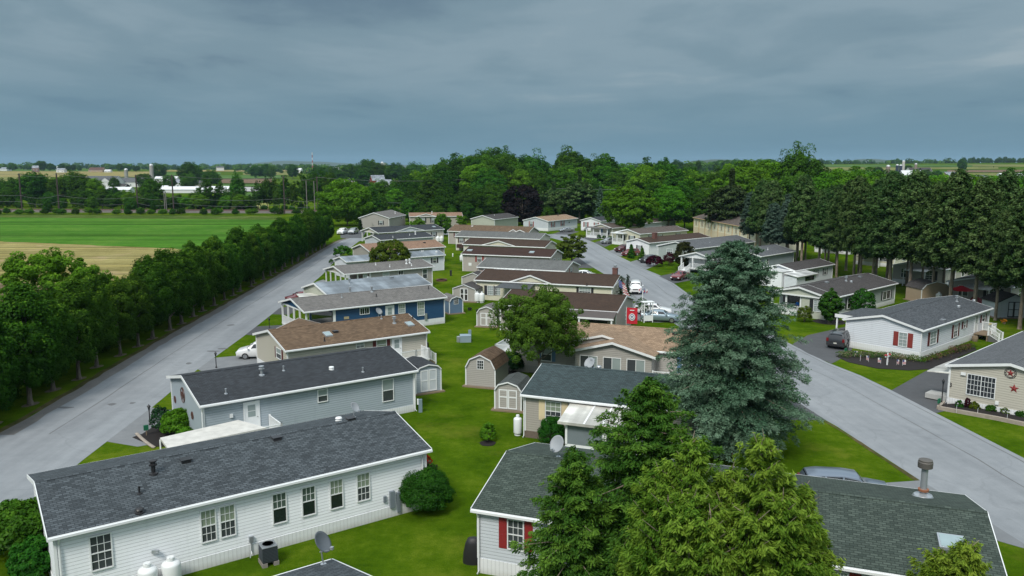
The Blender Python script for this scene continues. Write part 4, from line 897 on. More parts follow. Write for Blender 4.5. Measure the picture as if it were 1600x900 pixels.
# flower basket hanging at A's corner
pt = A.root.matrix_basis @ Vector((A.L / 2 + .05, -A.W / 2 + .6, 2.55))
r_ = empty('hanging_basket', pt, 0, 'small basket of red and yellow flowers at the corner of the long white home', 'flower basket'); m = MB(); m.lathe([(.05, -.2), (.18, -.1), (.22, .02)], (0, 0, 0), 10); m.build('pot', WOOD, r_)
me, _, _ = broadleaf('flowers', 5, .28, .25, .12, 20, 14, .1, leafmat('red_flowers', (0.35, .01, .01), (0.5, .02, .01), (0.6, .4, .02), .1, 0), clr=.5); o = bpy.data.objects.new('flowers', me); C.objects.link(o); o.parent = r_

# --- corner of a roof at the bottom edge
rr0 = G(592, 906, 4.3); u = Vector((math.cos(R_(35.6)), math.sin(R_(35.6)), 0)); v = Vector((-u.y, u.x, 0)); p = rr0 - u * 16 - v * 4.3
Z0 = home('home at the bottom edge, only its dark roof corner in view below the satellite dish', p.x, p.y, 35.6, 16, 8.6, 3.3, 1.0, sW, rA, SK)
dish((Z0.L / 2 - .5, Z0.W / 2 - .35, Z0.ze + .08), .62, .42, Z0.root, mast=.95, tilt=35, mlean=(-.18, 0), mat=plain('grey_dish', (0.1, .115, .13), .4))
m = MB(); Z0.vent(Z0.L / 2 - .8, -.9, 'cap', WHITE)

# --- B
B = home('blue-grey sided home with black roof and round medallions on its gable end', -20.7, 51.5, 35.5, 16.4, 9.4, 3.36, 1.05, sBG, rB, SK, skh=.55)
B.win_px('n', 496, 609, 512, 627, grid=(1, 1), up=BLIND, kind='dh'); B.win_px('n', 597, 593, 615, 626, grid=None, up=BLIND)
q, _ = B.wall_px('n', 393, 640); B.door('n', q, .9, 2.0, .95)
B.deck(q - 1.0, q + 1.3, B.yn - 2.6, B.yn - .05, .85, WHITE, 'porch_floor'); B.railing([(q + 1.2, B.yn - .15), (q + 1.2, B.yn - 2.5), (q - .9, B.yn - 2.5)], .85)
for px, py, kd, mt in ((281, 0, '', 0),): pass
for (px, py), r in (((286, 617), .55), ((274, 624), .26), ((301, 649), .26)):
    s_, z_ = B.wall_px('l', px, py); m = MB(); c = B.pos('l', s_, z_, .03)
    for rr in ((r, r * .8), (r * .45, r * .25)):
        pts = [(c + Vector((0, rr[0] * math.cos(t), rr[0] * math.sin(t)))) for t in np.linspace(0, 2 * math.pi, 17)]; m.tube(pts, .03, 5)
    for t in range(5):
        a = t * 1.2566; m.bar(c, c + Vector((0, r * .95 * math.sin(a), r * .95 * math.cos(a))), .05, .03)
    m.build('wall_medallion', plain('bronze', (0.1, .045, .035), .5), B.root)
for px, py, kd, mt in ((409, 586, 'stack', GALV), (443, 579, 'pipe', GALV), (353, 615, 'pipe', GALV), (518, 577, 'cap', WHITE), (567, 581, 'pipe', GALV)): B.vent_px(px, py, kd, mt)
B.downspout(-B.L / 2 + .15); B.downspout(B.L / 2 - .2)
m = MB(); B.wb(m, 'n', q - 1.5, q - 1.3, 2.1, 2.35, .01, .12); m.build('wall_light', WHITE, B.root)
# carport roof between A and B
c0 = [G(250, 684, 2.3), G(372, 656, 2.3), G(416, 668, 2.3), G(262, 700, 2.3)]
cp = empty('carport', (sum(p.x for p in c0) / 4, sum(p.y for p in c0) / 4, 0), 0, 'flat white carport roof stained with leaves between two homes', 'carport')
m = MB(); m.slab([p - cp.location for p in c0], (0, 0, -.14)); m.build('roof', plain('stained_white_metal', (0.55, .535, .5), .5, var=.35, scale=1.8), cp)
for p in c0: m = MB(); m.box(p.x - cp.location.x - .04, p.x - cp.location.x + .04, p.y - cp.location.y - .04 , p.y - cp.location.y + .04, 0, 2.17); m.build('post', WHITE, cp)

# --- C
Cc = home('beige home with brown shingle roof, white porch rail and maroon shutters', -19.9, 68.9, 35.3, 14.5, 9.0, 3.07, 1.11, sBE, rBR, SK)
Cc.win_px('n', 556, 536, 569, 543, grid=(2, 2)); Cc.win_px('n', 588, 531.5, 604, 545, grid=(1, 1), up=BLG, lo=BLG, shutter=DRED); q, _ = Cc.wall_px('n', 620, 545); Cc.door('n', q, .8, 2.0, .9)
Cc.deck(q - .8, Cc.x1 - .6, Cc.yn - 1.7, Cc.yn - .05, .75, WHITE, 'porch_floor'); Cc.railing([(q - .8, Cc.yn - .2), (q - .8, Cc.yn - 1.6), (q + 1.2, Cc.yn - 1.6), (Cc.x1 - .6, Cc.yn - 1.6), (Cc.x1 - .6, Cc.yn - .1)], .75); Cc.steps(Cc.x1 - .6, Cc.yn - .9, (1, 0), 3, .9, .75, WOOD)
Cc.win_px('l', 432, 545, 440, 560, grid=None, shutter=DRED, up=BLIND)
for px, py in ((512, 523), (640, 507)): Cc.skylight(px, py, .7, .9)
for px, py, kd, mt in ((616, 505, 'stack', GALV), (524, 519, 'box', DARKMETAL), (507, 533, 'pipe', BLACK), (645, 498, 'pipe', BLACK), (596, 498, 'pipe', GALV)): Cc.vent_px(px, py, kd, mt)
Cc.cross_gable(-2.6, 5.6, .95, side=1); Cc.downspout(Cc.L / 2 - .3)
m = MB(); m.box(Cc.x1 + .05, Cc.x1 + .7, Cc.yn + .8, Cc.yn + 1.6, .1, 1.7); m.build('bin_store', plain('dark_wood', (0.1, .05, .04), .8), Cc.root)

# --- D
D = home('deep blue home with taupe roof and an open white-posted porch at its road end', -22.8, 86.7, 34.9, 18.1, 8.4, 3.3, .95, sBL, rTG, SK, pl=3.4, skh=.75)
D.deck(-D.L / 2 + O_, D.x0, D.yn, D.yf, .75, WHITE, 'porch_floor'); X = -D.L / 2 + O_ + .1; D.posts([(X, D.yn + .1), (X, -1.9), (X, 0), (X, 1.9), (X, D.yf - .1), (D.x0 - .1, D.yn + .06)], .75, 3.1, .17)
D.railing([(D.x0 - .2, D.yn + .07), (X, D.yn + .07), (X, D.yf - .07)], .75)
m = MB(); D.wb(m, 'l', -3.2, 3.2, .8, 2.7, .01, .03); m.build('patio_glazing', GLASS, D.root)
D.win_px('n', 562, 481.5, 577, 490.5, grid=(4, 1), kind='sl', up=GLASS, lo=GLASS); D.win_px('n', 622.5, 475.5, 633, 489, grid=(3, 2), up=BLG, lo=BLIND); D.win_px('n', 652, 472.5, 663, 492.5, grid=(3, 2), up=BLG, lo=BLIND); q, _ = D.wall_px('n', 609, 487); D.door('n', q, .85, 2.0, .95)
dish(D.pos('n', q - 1.6, 1.5, .3), .3, .42, D.root, mast=.9)
for px, py, kd, mt in ((547, 456, 'stack', GALV), (581, 456, 'stack', GALV), (534, 464.5, 'pipe', GALV), (588, 463.5, 'pipe', BLACK), (669.5, 451.5, 'pipe', BLACK)): D.vent_px(px, py, kd, mt)
m = MB(); D.wb(m, 'n', *sorted([D.wall_px('n', 541, 487)[0] - .3, D.wall_px('n', 541, 487)[0] + .3]), 1.9, 2.2, .01, .04); m.build('house_sign', plain('tan_sign', (.4, .33, .2), .6), D.root)
q, _ = D.wall_px('n', 665, 500); m = MB(); D.wb(m, 'n', q - .15, q + .15, .7, 1.5, .01, .16); m.build('meter_box', GALV, D.root)
# --- E1 .. J1 left column going away
E1 = home('home with a streaked silver metal roof behind the blue home', -23.3, 99.9, 37.0, 15.4, 8.2, 3.1, 1.05, sGN, rME, SK, cap=False)
E1.vent_px(546, 443, 'stack', GALV); E1.vent_px(612, 434, 'box', GALV); E1.vent_px(575, 431, 'cap', GALV)
m = MB(); Q = [G(463, 459, 2.6), G(505, 455, 2.6), G(514, 466, 2.6), G(470, 466, 2.6)]; inv = Matrix.Rotation(-E1.a, 4, 'Z'); m.slab([inv @ (p - E1.c) for p in Q], (0, 0, -.12)); m.build('carport_roof', AWN, E1.root)
F1 = home('grey-tan home with open screened porch and white posts beside the round olive tree', -25.1, 119.1, 36.8, 15.7, 7.7, 3.18, .85, sGT, rTG, None, pl=4.2, gable=sBE)
X = -F1.L / 2 + O_ + .1; F1.posts([(X, F1.yn + .1), (X, -1.8), (X, 0), (X, 1.8), (X, F1.yf - .1), (X + 2, F1.yn + .08), (F1.x0 - .1, F1.yn + .08)], .3, 3.0, .15); F1.railing([(F1.x0 - .2, F1.yn + .07), (X, F1.yn + .07), (X, F1.yf - .07)], .3, .8); F1.deck(-F1.L / 2 + O_, F1.x0, F1.yn, F1.yf, .3, WOOD, 'porch_floor')
F1.win_px('n', 567, 428.5, 574, 434, grid=(2, 1), up=BLIND, lo=BLIND); F1.win_px('n', 598, 426, 608, 431, grid=(3, 1), up=BLIND, lo=BLIND); F1.win_px('n', 622, 423, 630, 429, grid=None, kind='sl', up=GLASS); F1.win_px('n', 660, 421, 667.5, 435, grid=None, up=BLUEG)
for px, py, kd in ((635, 412, 'stack'), (640, 411, 'stack'), (609, 417, 'pipe'), (643, 415, 'pipe'), (587, 414, 'pipe')): F1.vent_px(px, py, kd, WHITE)
G1 = home('white narrow home with silver roof, half hidden by the round olive tree', -28.5, 137.1, 35.3, 19.8, 5.6, 2.91, .68, sWB, rME, None, cap=False)
G1.win_px('n', 676, 403, 682, 410.5, grid=None, up=BLG, lo=SCREEN, shutter=BSH); G1.vent_px(660, 393, 'box', WHITE); G1.vent_px(682, 394, 'cap', WHITE)
H1 = home('grey home with orange-tan roof behind the round olive tree', -27.2, 152.5, 34.3, 16.7, 8.6, 3.1, 1.07, sGT, rTO, None)
H1.win_px('n', 655, 390.5, 662, 394, grid=None, kind='sl'); H1.win_px('n', 674, 388, 688, 391, grid=None, kind='sl', up=BLIND); H1.vent_px(663, 379.5, 'box', BLACK)
I1 = home('pale grey home with low black roof, the nearer of the two black roofs', -29.0, 176.5, 39.5, 14.3, 7.4, 3.1, .87, sBGL, rB, None); I1.vent_px(649, 366, 'stack', WHITE); I1.vent_px(640, 367.5, 'pipe', WHITE); I1.vent_px(614, 371, 'pipe', WHITE)
J1 = home('white home with long black roof and cross gable, the farther of the two black roofs', -32.6, 195.1, 38.5, 19.4, 9.0, 3.2, 1.05, sIV, rB, None, pl=2.5)
J1.cross_gable(-.6, 8.5, 1.0, face=sWB); X = -J1.L / 2 + O_ + .1; J1.posts([(X, J1.yn + .1), (X, -1.5), (X, 1.5), (X, J1.yf - .1)], .5, 3.0, .2); J1.skylight(678, 354.5, .8, .8)
J1.win('n', 6.6, 1.3, 2.5, .9, grid=None, shutter=BSH)
K1 = home('grey-tan home turned gable-on at the far end of the left road', -38.1, 250.0, 80, 17, 10.1, 3.34, 1.65, sGT, rTG, None)
K1.win_px('n', 626, 337, 629, 342, grid=None, up=BLG); K1.win('l', 2.2, 1.2, 2.4, 1.0, grid=None, shutter=BSH, up=BLIND); K1.vent(12 - 8.5, -3, 'stack', WHITE)
L1 = home('tan home with orange-tan roof and central cross gable in front of the woods', -33.5, 262, 8, 17.5, 8.3, 3.1, 1.0, sTN, rTO, None)
L1.cross_gable(-3.3, 6.6, .8); L1.win('n', -4.4, 1.0, 2.6, 1.4, grid=(2, 2), up=BLIND, shutter=BSH, shw=.45); L1.win('n', -.8, 1.0, 2.6, 1.2, grid=(2, 2), up=BLIND, shutter=BSH, shw=.45); L1.vent(-1.2, -1, 'stack', WHITE)
M1 = home('small pale green gable with black roof in front of the copper beech', -5.3, 246.3, 60, 14.9, 8.9, 3.11, 1.17, sGN, rCH, None); M1.vent(-2, -1, 'pipe', WHITE)
# --- centre column
N1 = home('cream home with long brown roof and gabled porch end, farthest of the centre row', -16.2, 200.5, -21.5, 21.5, 8.6, 3.24, 1.3, sPI, rBR, None)
N1.win_px('n', 711, 361.5, 717, 371, grid=(2, 2), shutter=DRED, up=BLIND); N1.vent_px(738, 353.5, 'box', WHITE)
N1.cross_gable(N1.L / 2 - 1.8, 4.2, .8, fwd=.6); N1.cross_gable(N1.L / 2 - 3.8, 3.2, .8)
O1 = home('cream home with weathered grey roof and dark brown shutters', -13.2, 184.7, -21.5, 20.8, 7.7, 3.28, 1.02, sIV, rDG, None); O1.win_px('n', 718, 372, 724, 379, grid=(2, 2), shutter=plain('brown_shutter', (.05, .03, .025), .5), up=BLIND)
O1.win('r', .8, 1.2, 2.5, 1.0, grid=None)
m = MB(); m.box(O1.x0 + .7, O1.x0 + 4, O1.yn - 1.4, O1.yn - .06, .7, 1.5); m.build('deck', plain('dark_wood', (.05, .03, .025), .8), O1.root)
P1 = home('cream home with red-brown roof and a wide cross gable', -10.4, 167.4, -22.1, 18.4, 7.7, 3.1, 1.01, sCR, rDB, None); P1.cross_gable(-1.0, 7.4, .95); P1.win('r', .4, 1.0, 2.4, .9, grid=None)
Q1 = home('pinkish-grey home with maroon-black roof and two pale roof patches', -9.4, 147.1, -19.5, 17.3, 7.9, 3.23, 1.02, sPI, rMR, None); Q1.win_px('n', 745.5, 400, 753, 409, grid=(3, 2), shutter=RSH, up=BLIND); Q1.skylight(734, 391.5, 1.0, .7); Q1.skylight(831, 394.5, .9, .8)
m = MB(); m.box(Q1.x0 + 3.6, Q1.x0 + 6.4, Q1.yn - 1.6, Q1.yn - .06, .6, 1.5); m.build('deck', plain('red_brown_wood', (.09, .03, .025), .8), Q1.root)
Q1.win('r', 1.6, 1.1, 2.4, 1.2, grid=(2, 2), up=BLG); Q1.win('r', -1.2, 1.1, 2.6, 1.6, grid=(2, 2), lo=GLASS, up=GLASS)
m = MB(); m.box(Q1.L / 2 - 3.6, Q1.L / 2 - .25, Q1.yn - .06, Q1.yn - .01, 1.1, 2.7); m.build('patio_glazing', GLASS, Q1.root)
m = MB(); s_, z_ = Q1.wall_px('n', 734.5, 413); m.box(s_ - .3, s_ + .3, Q1.yn - .04, Q1.yn - .004, z_ - .25, z_ + .3); m.build('wall_ornament', WHITE, Q1.root)
R1 = home('greige home with grey roof and a white ribbed awning', -5.7, 128.5, -20.7, 14.9, 8.6, 3.11, 1.07, sPI, rDG, None)
R1.win_px('r', 890.5, 419, 894, 427, grid=None, shutter=RSH); R1.win('n', -5.6, 1.2, 2.5, 1.2, grid=None, shutter=RSH, up=BLG)
m = MB(); q0 = R1.wall_px('n', 774, 424)[0]; q1 = R1.wall_px('n', 830, 424)[0]
m.slab([(q0, R1.yn - 2.4, 2.8), (q1, R1.yn - 2.4, 2.8), (q1, R1.yn, 3.06), (q0, R1.yn, 3.06)], (0, 0, -.08))
for k in range(9): xx = q0 + (q1 - q0) * (k + .5) / 9; m.bar((xx, R1.yn - 2.4, 2.83), (xx, R1.yn - .3, 3.05), .06)
m.build('awning', rWM, R1.root)
for xx in (q0 + .1, q1 - .1): m = MB(); m.box(xx - .05, xx + .05, R1.yn - 2.3, R1.yn - 2.2, 0, 2.72); m.build('post', WHITE, R1.root)
S1 = home('cream home with long dark brown roof, brick chimney and cross gable', -5.5, 115.0, -19.6, 20.5, 8.9, 2.9, 1.06, sCR, rDB, None)
S1.win_px('n', 761.5, 447, 771, 460.5, grid=(3, 2), shutter=BSH, up=BLIND, lo=BLIND, shw=.45); S1.win_px('n', 773.5, 447, 782, 460.5, grid=(3, 2), up=BLIND, lo=BLIND)
S1.cross_gable(-1.7, 6.2, 1.0); S1.win('n', 6.2, 1.6, 2.5, 1.6, grid=(4, 2), shutter=BSH); S1.vent_px(917, 446, 'pipe', BLACK)
m = MB(); q0 = S1.wall_px('n', 782, 450)[0]; m.slab([(q0, S1.yn - 2.6, 2.3), (q0 + 5.2, S1.yn - 2.6, 2.3), (q0 + 5.2, S1.yn, 2.75), (q0 + .6, S1.yn, 2.75)], (0, 0, -.06)); m.build('awning', plain('checked_awning', (.045, .05, .055), .6, var=.5, scale=6), S1.root)
m = MB(); cx_ = S1.L / 2 - .9; m.box(cx_ - .34, cx_ + .34, .25, .9, 3.0, 4.75); m.box(cx_ - .38, cx_ + .38, .21, .94, 4.751, 4.85); o = m.build('chimney', BRICK, S1.root); m = MB(); m.lathe([(.16, 4.85), (.16, 5.05), (.26, 5.07), (.26, 5.25), (.1, 5.3)], (cx_, .6, 0), 10); m.build('chimney_cap', GALV, o)
T1 = home('greige home with dark brown roof and a low lean-to porch beside the red banner', -1.7, 92.7, -19.9, 14.3, 9.7, 3.12, 1.11, sPI, rDB, None)
m = MB(); x1 = T1.L / 2; m.slab([(x1 - 7.6, -T1.W / 2 - 2.0, 2.62), (x1 - .05, -T1.W / 2 - 2.0, 2.62), (x1 - .05, -T1.W / 2 + .2, 3.14), (x1 - 7.6, -T1.W / 2 + .2, 3.14)], (0, 0, -.1)); m.build('porch_roof', plain('brown_roofing', (0.07, .055, .05), .6, var=.3, scale=.7), T1.root)
m = MB(); m.box(x1 - 7.6, x1 - .02, -T1.W / 2 - 2.05, -T1.W / 2 - 2.003, 2.45, 2.64); m.build('porch_beam', WHITE, T1.root); T1.posts([(x1 - .25, -T1.W / 2 - 1.9), (x1 - 3.9, -T1.W / 2 - 1.9), (x1 - 7.4, -T1.W / 2 - 1.9)], 0, 2.5, .16)
m = MB(); m.box(x1 - 7, x1 - 4.5, T1.yn - .05, T1.yn - .01, .9, 2.4); m.box(x1 - 3.6, x1 - 1.2, T1.yn - .05, T1.yn - .01, .9, 2.4); m.build('patio_glazing', GLASS, T1.root)
T1.win('r', .6, 1.3, 2.1, .6, grid=None)
# --- U1: tan-roofed home with projecting wing
U1 = home('greige home with sandy tan roof, projecting gabled wing and blue shutters', -.5, 73.6, -20.5, 19.5, 9.0, 3.1, 1.15, sGT, rTN, SKG)
U1.cross_gable(-.6, 8.4, 1.0)
W0 = Vector((1.0, -U1.W / 2)); wx0, wx1, wy = -2.6, 4.2, U1.yn - 2.0
m = MB(); m.add([(wx0, wy, 0), (wx1, wy, 0), (wx1, U1.yn - .003, 0), (wx0, U1.yn - .003, 0), (wx0, wy, 3.0), (wx1, wy, 3.0), (wx1, U1.yn - .003, 3.0), (wx0, U1.yn - .003, 3.0), ((wx0 + wx1) / 2, wy, 3.85), ((wx0 + wx1) / 2, U1.yn - .003, 3.85)], [(0, 1, 5, 8, 4), (1, 2, 6, 5), (3, 0, 4, 7), (2, 3, 7, 9, 6)]); m.build('wing_wall', sGT, U1.root)
m = MB(); wc = (wx0 + wx1) / 2
for q_ in (-1, 1): m.slab([(wc + q_ * 3.75, wy - .3, 3.0), (wc, wy - .3, 3.98), (wc, U1.yn + 3.2, 3.98), (wc + q_ * 3.75, U1.yn + .3, 3.02)], (0, 0, -.09))
m.build('wing_roof', rTN, U1.root); m = MB()
for q_ in (-1, 1): m.slab([(wc + q_ * 3.8, wy - .305, 3.0), (wc, wy - .305, 4.02), (wc, wy - .305, 3.82), (wc + q_ * 3.8, wy - .305, 2.8)], (0, -.05, 0))
m.build('wing_trim', WHITE, U1.root)
yn_ = U1.yn; U1.yn = wy
for k in range(3): U1.win('n', wx0 + 1.25 + k * 2.1, 1.35, 2.55, 1.5, grid=None, kind='sl', up=SCREEN, lo=BLIND)
U1.yn = yn_
U1.deck(wx1 + .02, wx1 + 4.2, U1.yn - 1.9, U1.yn - .05, .7, WHITE, 'porch_floor'); U1.railing([(wx1 + .1, wy + .1), (wx1 + 4.1, wy + .1), (wx1 + 4.1, U1.yn - .1)], .7); U1.win('n', wx1 + 2.9, 1.3, 2.7, 1.1, grid=(2, 2), shutter=BLSH, shw=.4); U1.vent(5.3, -1.0, 'box', BLACK)
U1.win('n', U1.x0 + 3.6, 1.3, 2.5, .9, grid=None, shutter=BLSH); U1.deck(U1.x0 - 2.6, U1.x0 - .05, U1.yn + 2.6, U1.yn + 6.6, .85, WHITE); U1.railing([(U1.x0 - .1, U1.yn + 2.6), (U1.x0 - 2.5, U1.yn + 2.6), (U1.x0 - 2.5, U1.yn + 6.5)], .85)
U1.downspout(-U1.L / 2 + .4)
# --- V1: green roofed tan home with awning
V1 = home('tan home with dark blue-green roof, cream shutters and white awning room', .6, 54.8, -21.2, 12.5, 9.2, 3.2, 1.15, sTN, rGR2, plain('brown_block', (.13, .1, .08), .9, var=.4, scale=5), skh=.5)
V1.win_px('n', 852, 628, 877, 657, grid=(3, 2), up=BLG, lo=SCREEN, shutter=CSH, shw=.45); V1.downspout(-V1.L / 2 + .2)
q0 = V1.wall_px('n', 892, 650)[0]; m = MB(); m.slab([(q0, V1.yn - 2.9, 2.45), (q0 + 5.6, V1.yn - 2.9, 2.45), (q0 + 5.6, V1.yn - .02, 2.95), (q0, V1.yn - .02, 2.95)], (0, 0, -.1)); m.box(q0 - .02, q0 + 5.62, V1.yn - 2.96, V1.yn - 2.903, 2.28, 2.46)
o = m.build('awning', AWN, V1.root); m = MB()
for xx in (1.7, 2.9, 4.6): m.slab([(q0 + xx, V1.yn - 2.9, 2.475), (q0 + xx + .12, V1.yn - 2.9, 2.475), (q0 + xx + .12, V1.yn - .03, 2.975), (q0 + xx, V1.yn - .03, 2.975)], (0, 0, -.024))
m.build('awning_seam', WHITE, o)
m = MB(); m.box(q0 + .4, q0 + 5.3, V1.yn - 2.55, V1.yn - .04, 0, .85); m.box(q0 + .4, q0 + .55, V1.yn - 2.6, V1.yn - 2.5, .85, 2.45)
for xx in (3.0, 3.15, 5.15): m.box(q0 + xx - .06, q0 + xx + .06, V1.yn - 2.6, V1.yn - 2.5, .85, 2.4)
m.build('sun_room', WHITE, V1.root); m = MB(); m.box(q0 + .55, q0 + 5.1, V1.yn - 2.54, V1.yn - 2.5, .86, 2.36); m.build('sun_room_screen', plain('pale_screen', (.16, .19, .21), .5), V1.root)
V1.vent_px(926, 567, 'stack', GALV); V1.vent_px(936, 572, 'cap', GALV); dish((-V1.L / 2 + 3.6, .6, V1.ze + V1.rise - .2), -.35, .42, V1.root, mast=.35)
# --- W1: nearest green roof
W1 = home('white home with long mossy green roof, red shutters and tall galvanised flue, bottom right', -1.9, 35.5, -19.9, 21.9, 9.6, 3.27, 1.14, sBGL, rGR, SK, skh=.75)
W1.win_px('n', 793, 813, 819, 858, grid=(3, 2), up=SCREEN, lo=SCREEN, shutter=RED, shw=.4); W1.win_px('n', 1300, 894, 1325, 925, grid=(4, 2), shutter=RED, shw=.45); W1.downspout(-W1.L / 2 + .3)
W1.skylight(1487, 850, 1.0, .9); W1.vent(W1.L / 2 - 3.3 - 5.2, 1.6, 'cap', plain('rusty_cap', (.12, .04, .025), .7))
m = MB(); fx, fy = W1.L / 2 - 2.15, 2.3; fz = W1.ze + W1.rise - fy * W1.slope; m.lathe([(.55, -.15), (.4, .1), (.3, .12), (.145, .2), (.145, 1.45)], (fx, fy, fz), 16); o = m.build('flue', GALV, W1.root); smooth_by_angle(o)
m = MB(); m.lathe([(.2, 1.4), (.32, 1.42), (.33, 1.68), (.30, 1.71), (.30, 1.78), (.28, 1.79), (.002, 1.8)], (fx, fy, fz), 16); smooth_by_angle(m.build('flue_cap', plain('rust_brown_metal', (.13, .12, .11), .6, .4), o)); m = MB(); m.lathe([(.23, .28), (.24, .38)], (fx, fy, fz), 16); m.build('flue_collar', plain('rusty_band', (.25, .1, .05), .7), o)
dish((-W1.L / 2 + 2.75, .12, W1.ze + W1.rise), -.42, .42, W1.root, mast=.62, tilt=30)
m = MB(); m.box(W1.x0 - .55, W1.x0 + 3, W1.yn - 1.15, W1.yn - .95, -.02, .16); m.build('brick_edging', BRICK, W1.root)
# --- right side
E_ = home('white home with slate roof and brick-red shutters above the mulch flower bed', 40.7, 77.9, 41.6, 19.3, 8.2, 3.05, .96, sWB, rSL, SK, skh=.7)
E_.win_px('l', 1404, 520, 1418, 541, grid=(2, 2), up=BLIND, lo=BLIND, shutter=RSH, shw=.5); E_.win_px('n', 1453, 518, 1463, 537, grid=(2, 2), up=BLIND, lo=BLIND, shutter=DRED, shw=.5); E_.win_px('n', 1490, 507, 1496, 526, grid=(2, 2), up=BLIND, shutter=DRED, shw=.45); E_.win_px('n', 1505, 502, 1509, 512, grid=(1, 1), shutter=DRED, shw=.4); E_.win_px('n', 1534, 492, 1539, 502, grid=(1, 1), shutter=DRED, shw=.4)
q, _ = E_.wall_px('n', 1525, 508); E_.door('n', q, .75, 2.0, .9); E_.deck(q - .7, q + 1.9, E_.yn - 1.5, E_.yn - .05, .72, WOOD); E_.railing([(q + 1.85, E_.yn - .1), (q + 1.85, E_.yn - 1.45), (q + .6, E_.yn - 1.45)], .72); E_.steps(q - .1, E_.yn - 1.5, (0, -1), 4, 1.1, .72, plain('grey_steps', (.1, .1, .1), .7))
for px, py, kd in ((1495, 471, 'stack'), (1498, 480, 'cap'), (1473, 501, 'box'), (1522, 471, 'cap')): E_.vent_px(px, py, kd, GALV)
X_ = E_.x0 + 3.0; m = MB(); m.slab([(-E_.L / 2 + 2.6, E_.W / 2 + 2.2, 2.85), (-E_.L / 2 + 2.6, E_.W / 2 - .5, 3.12), (-E_.L / 2 + 9.0, E_.W / 2 - .5, 3.12), (-E_.L / 2 + 9.0, E_.W / 2 + 2.2, 2.85)], (0, 0, -.1)); m.build('porch_roof', rSL, E_.root); m = MB(); m.box(-E_.L / 2 + 2.55, -E_.L / 2 + 2.597, E_.W / 2, E_.W / 2 + 2.2, 2.6, 2.98); m.box(-E_.L / 2 + 2.6, -E_.L / 2 + 9, E_.W / 2 + 2.16, E_.W / 2 + 2.2, 2.55, 2.73); m.build('porch_beam', WHITE, E_.root); E_.posts([(-E_.L / 2 + 2.75, E_.W / 2 + 2.0), (-E_.L / 2 + 5.5, E_.W / 2 + 2.0)], 0, 2.7, .15)
X3 = home('beige home with grey roof, large gridded window and barn stars, right edge', 41.0, 56.3, 42.4, 19.9, 9.0, 3.3, .9, sBE, rMG, SK, skh=.6)
q0, z1_ = X3.wall_px('l', 1512, 584); q1, z0_ = X3.wall_px('l', 1554, 625); X3.win('l', (q0 + q1) / 2, z0_ + .1, z1_, abs(q1 - q0) - .1, grid=(8, 4), kind='sl', up=GLASS, lo=GLASS)
def star(h, side, px, py, r, mat, ring=False):
    s_, z_ = h.wall_px(side, px, py); c = h.pos(side, s_, z_, .02); m = MB(); vs = []
    ax = Vector((0, -1, 0)) if side == 'l' else Vector((1, 0, 0))
    out = (h.pos(side, s_, z_, 1) - h.pos(side, s_, z_, 0))
    for k in range(10):
        rr = r if k % 2 == 0 else r * .42; a = k * math.pi / 5 + math.pi / 2; vs.append(c + ax * (rr * math.cos(a)) + Vector((0, 0, rr * math.sin(a))))
    vs.append(c + out * .08); m.add(vs, [(k, (k + 1) % 10, 10) for k in range(10)]); o = m.build('star_ornament', mat, h.root)
    if ring:
        g = MB(); 
        for rr in (r * 1.35, r * 1.05): g.tube([c + ax * (rr * math.cos(t)) + Vector((0, 0, rr * math.sin(t))) for t in np.linspace(0, 6.2832, 21)], .022, 5)
        for t in np.linspace(0, 6.2832, 13)[:-1]: g.bar(c + ax * (r * 1.05 * math.cos(t)) + Vector((0, 0, r * 1.05 * math.sin(t))), c + ax * (r * 1.35 * math.cos(t)) + Vector((0, 0, r * 1.35 * math.sin(t))), .02)
        g.build('ring', BLACK, o)
STARM = plain('barn_star_red', (0.22, .02, .02), .5); star(X3, 'l', 1579, 583, .3, STARM, True); star(X3, 'l', 1584.5, 607, .36, STARM)
s_, z_ = X3.wall_px('l', 1485.5, 601.5); tx = bpy.data.curves.new('house_number', 'FONT'); tx.body = '3'; tx.size = .5; tx.extrude = .012; tx.align_x = 'CENTER'; tx.align_y = 'CENTER'; tx.materials.append(BLACK)
o = bpy.data.objects.new('house_number', tx); C.objects.link(o); o.parent = X3.root; o.location = X3.pos('l', s_, z_, .03); o.rotation_euler = (math.pi / 2, 0, -math.pi / 2)
s_, z_ = X3.wall_px('l', 1506, 584); m = MB(); X3.wb(m, 'l', s_ - .18, s_ + .18, z_ - .1, z_ + .12, .01, .14); m.build('flood_light', WHITE, X3.root); X3.downspout(-X3.L / 2 + .3, 'f')
s_, z_ = X3.wall_px('l', 1558, 630); m = MB(); X3.wb(m, 'l', s_ - .12, s_ + .12, z_ - .1, z_ + .15, .01, .12); m.build('meter_box', WHITE, X3.root)
m = MB(); m.box(-X3.L / 2 + .6, -X3.L / 2 + 1.9, X3.yf + .1, X3.yf + 1.9, .1, .5); m.build('landing', CONC, X3.root); m = MB(); m.slab([(-X3.L / 2 + .1, X3.yf + .05, 2.65), (-X3.L / 2 + 2.2, X3.yf + .05, 2.65), (-X3.L / 2 + 2.2, X3.yf + 1.7, 2.5), (-X3.L / 2 + .1, X3.yf + 1.7, 2.5)], (0, 0, -.08)); m.build('door_canopy', AWN, X3.root)
Y_ = home('sage home with charcoal roof, white porch and black shutters behind an upright shrub', 41.3, 99.9, 42.5, 17.6, 8.5, 2.9, 1.0, sSG, rCH, SK, skh=.6)
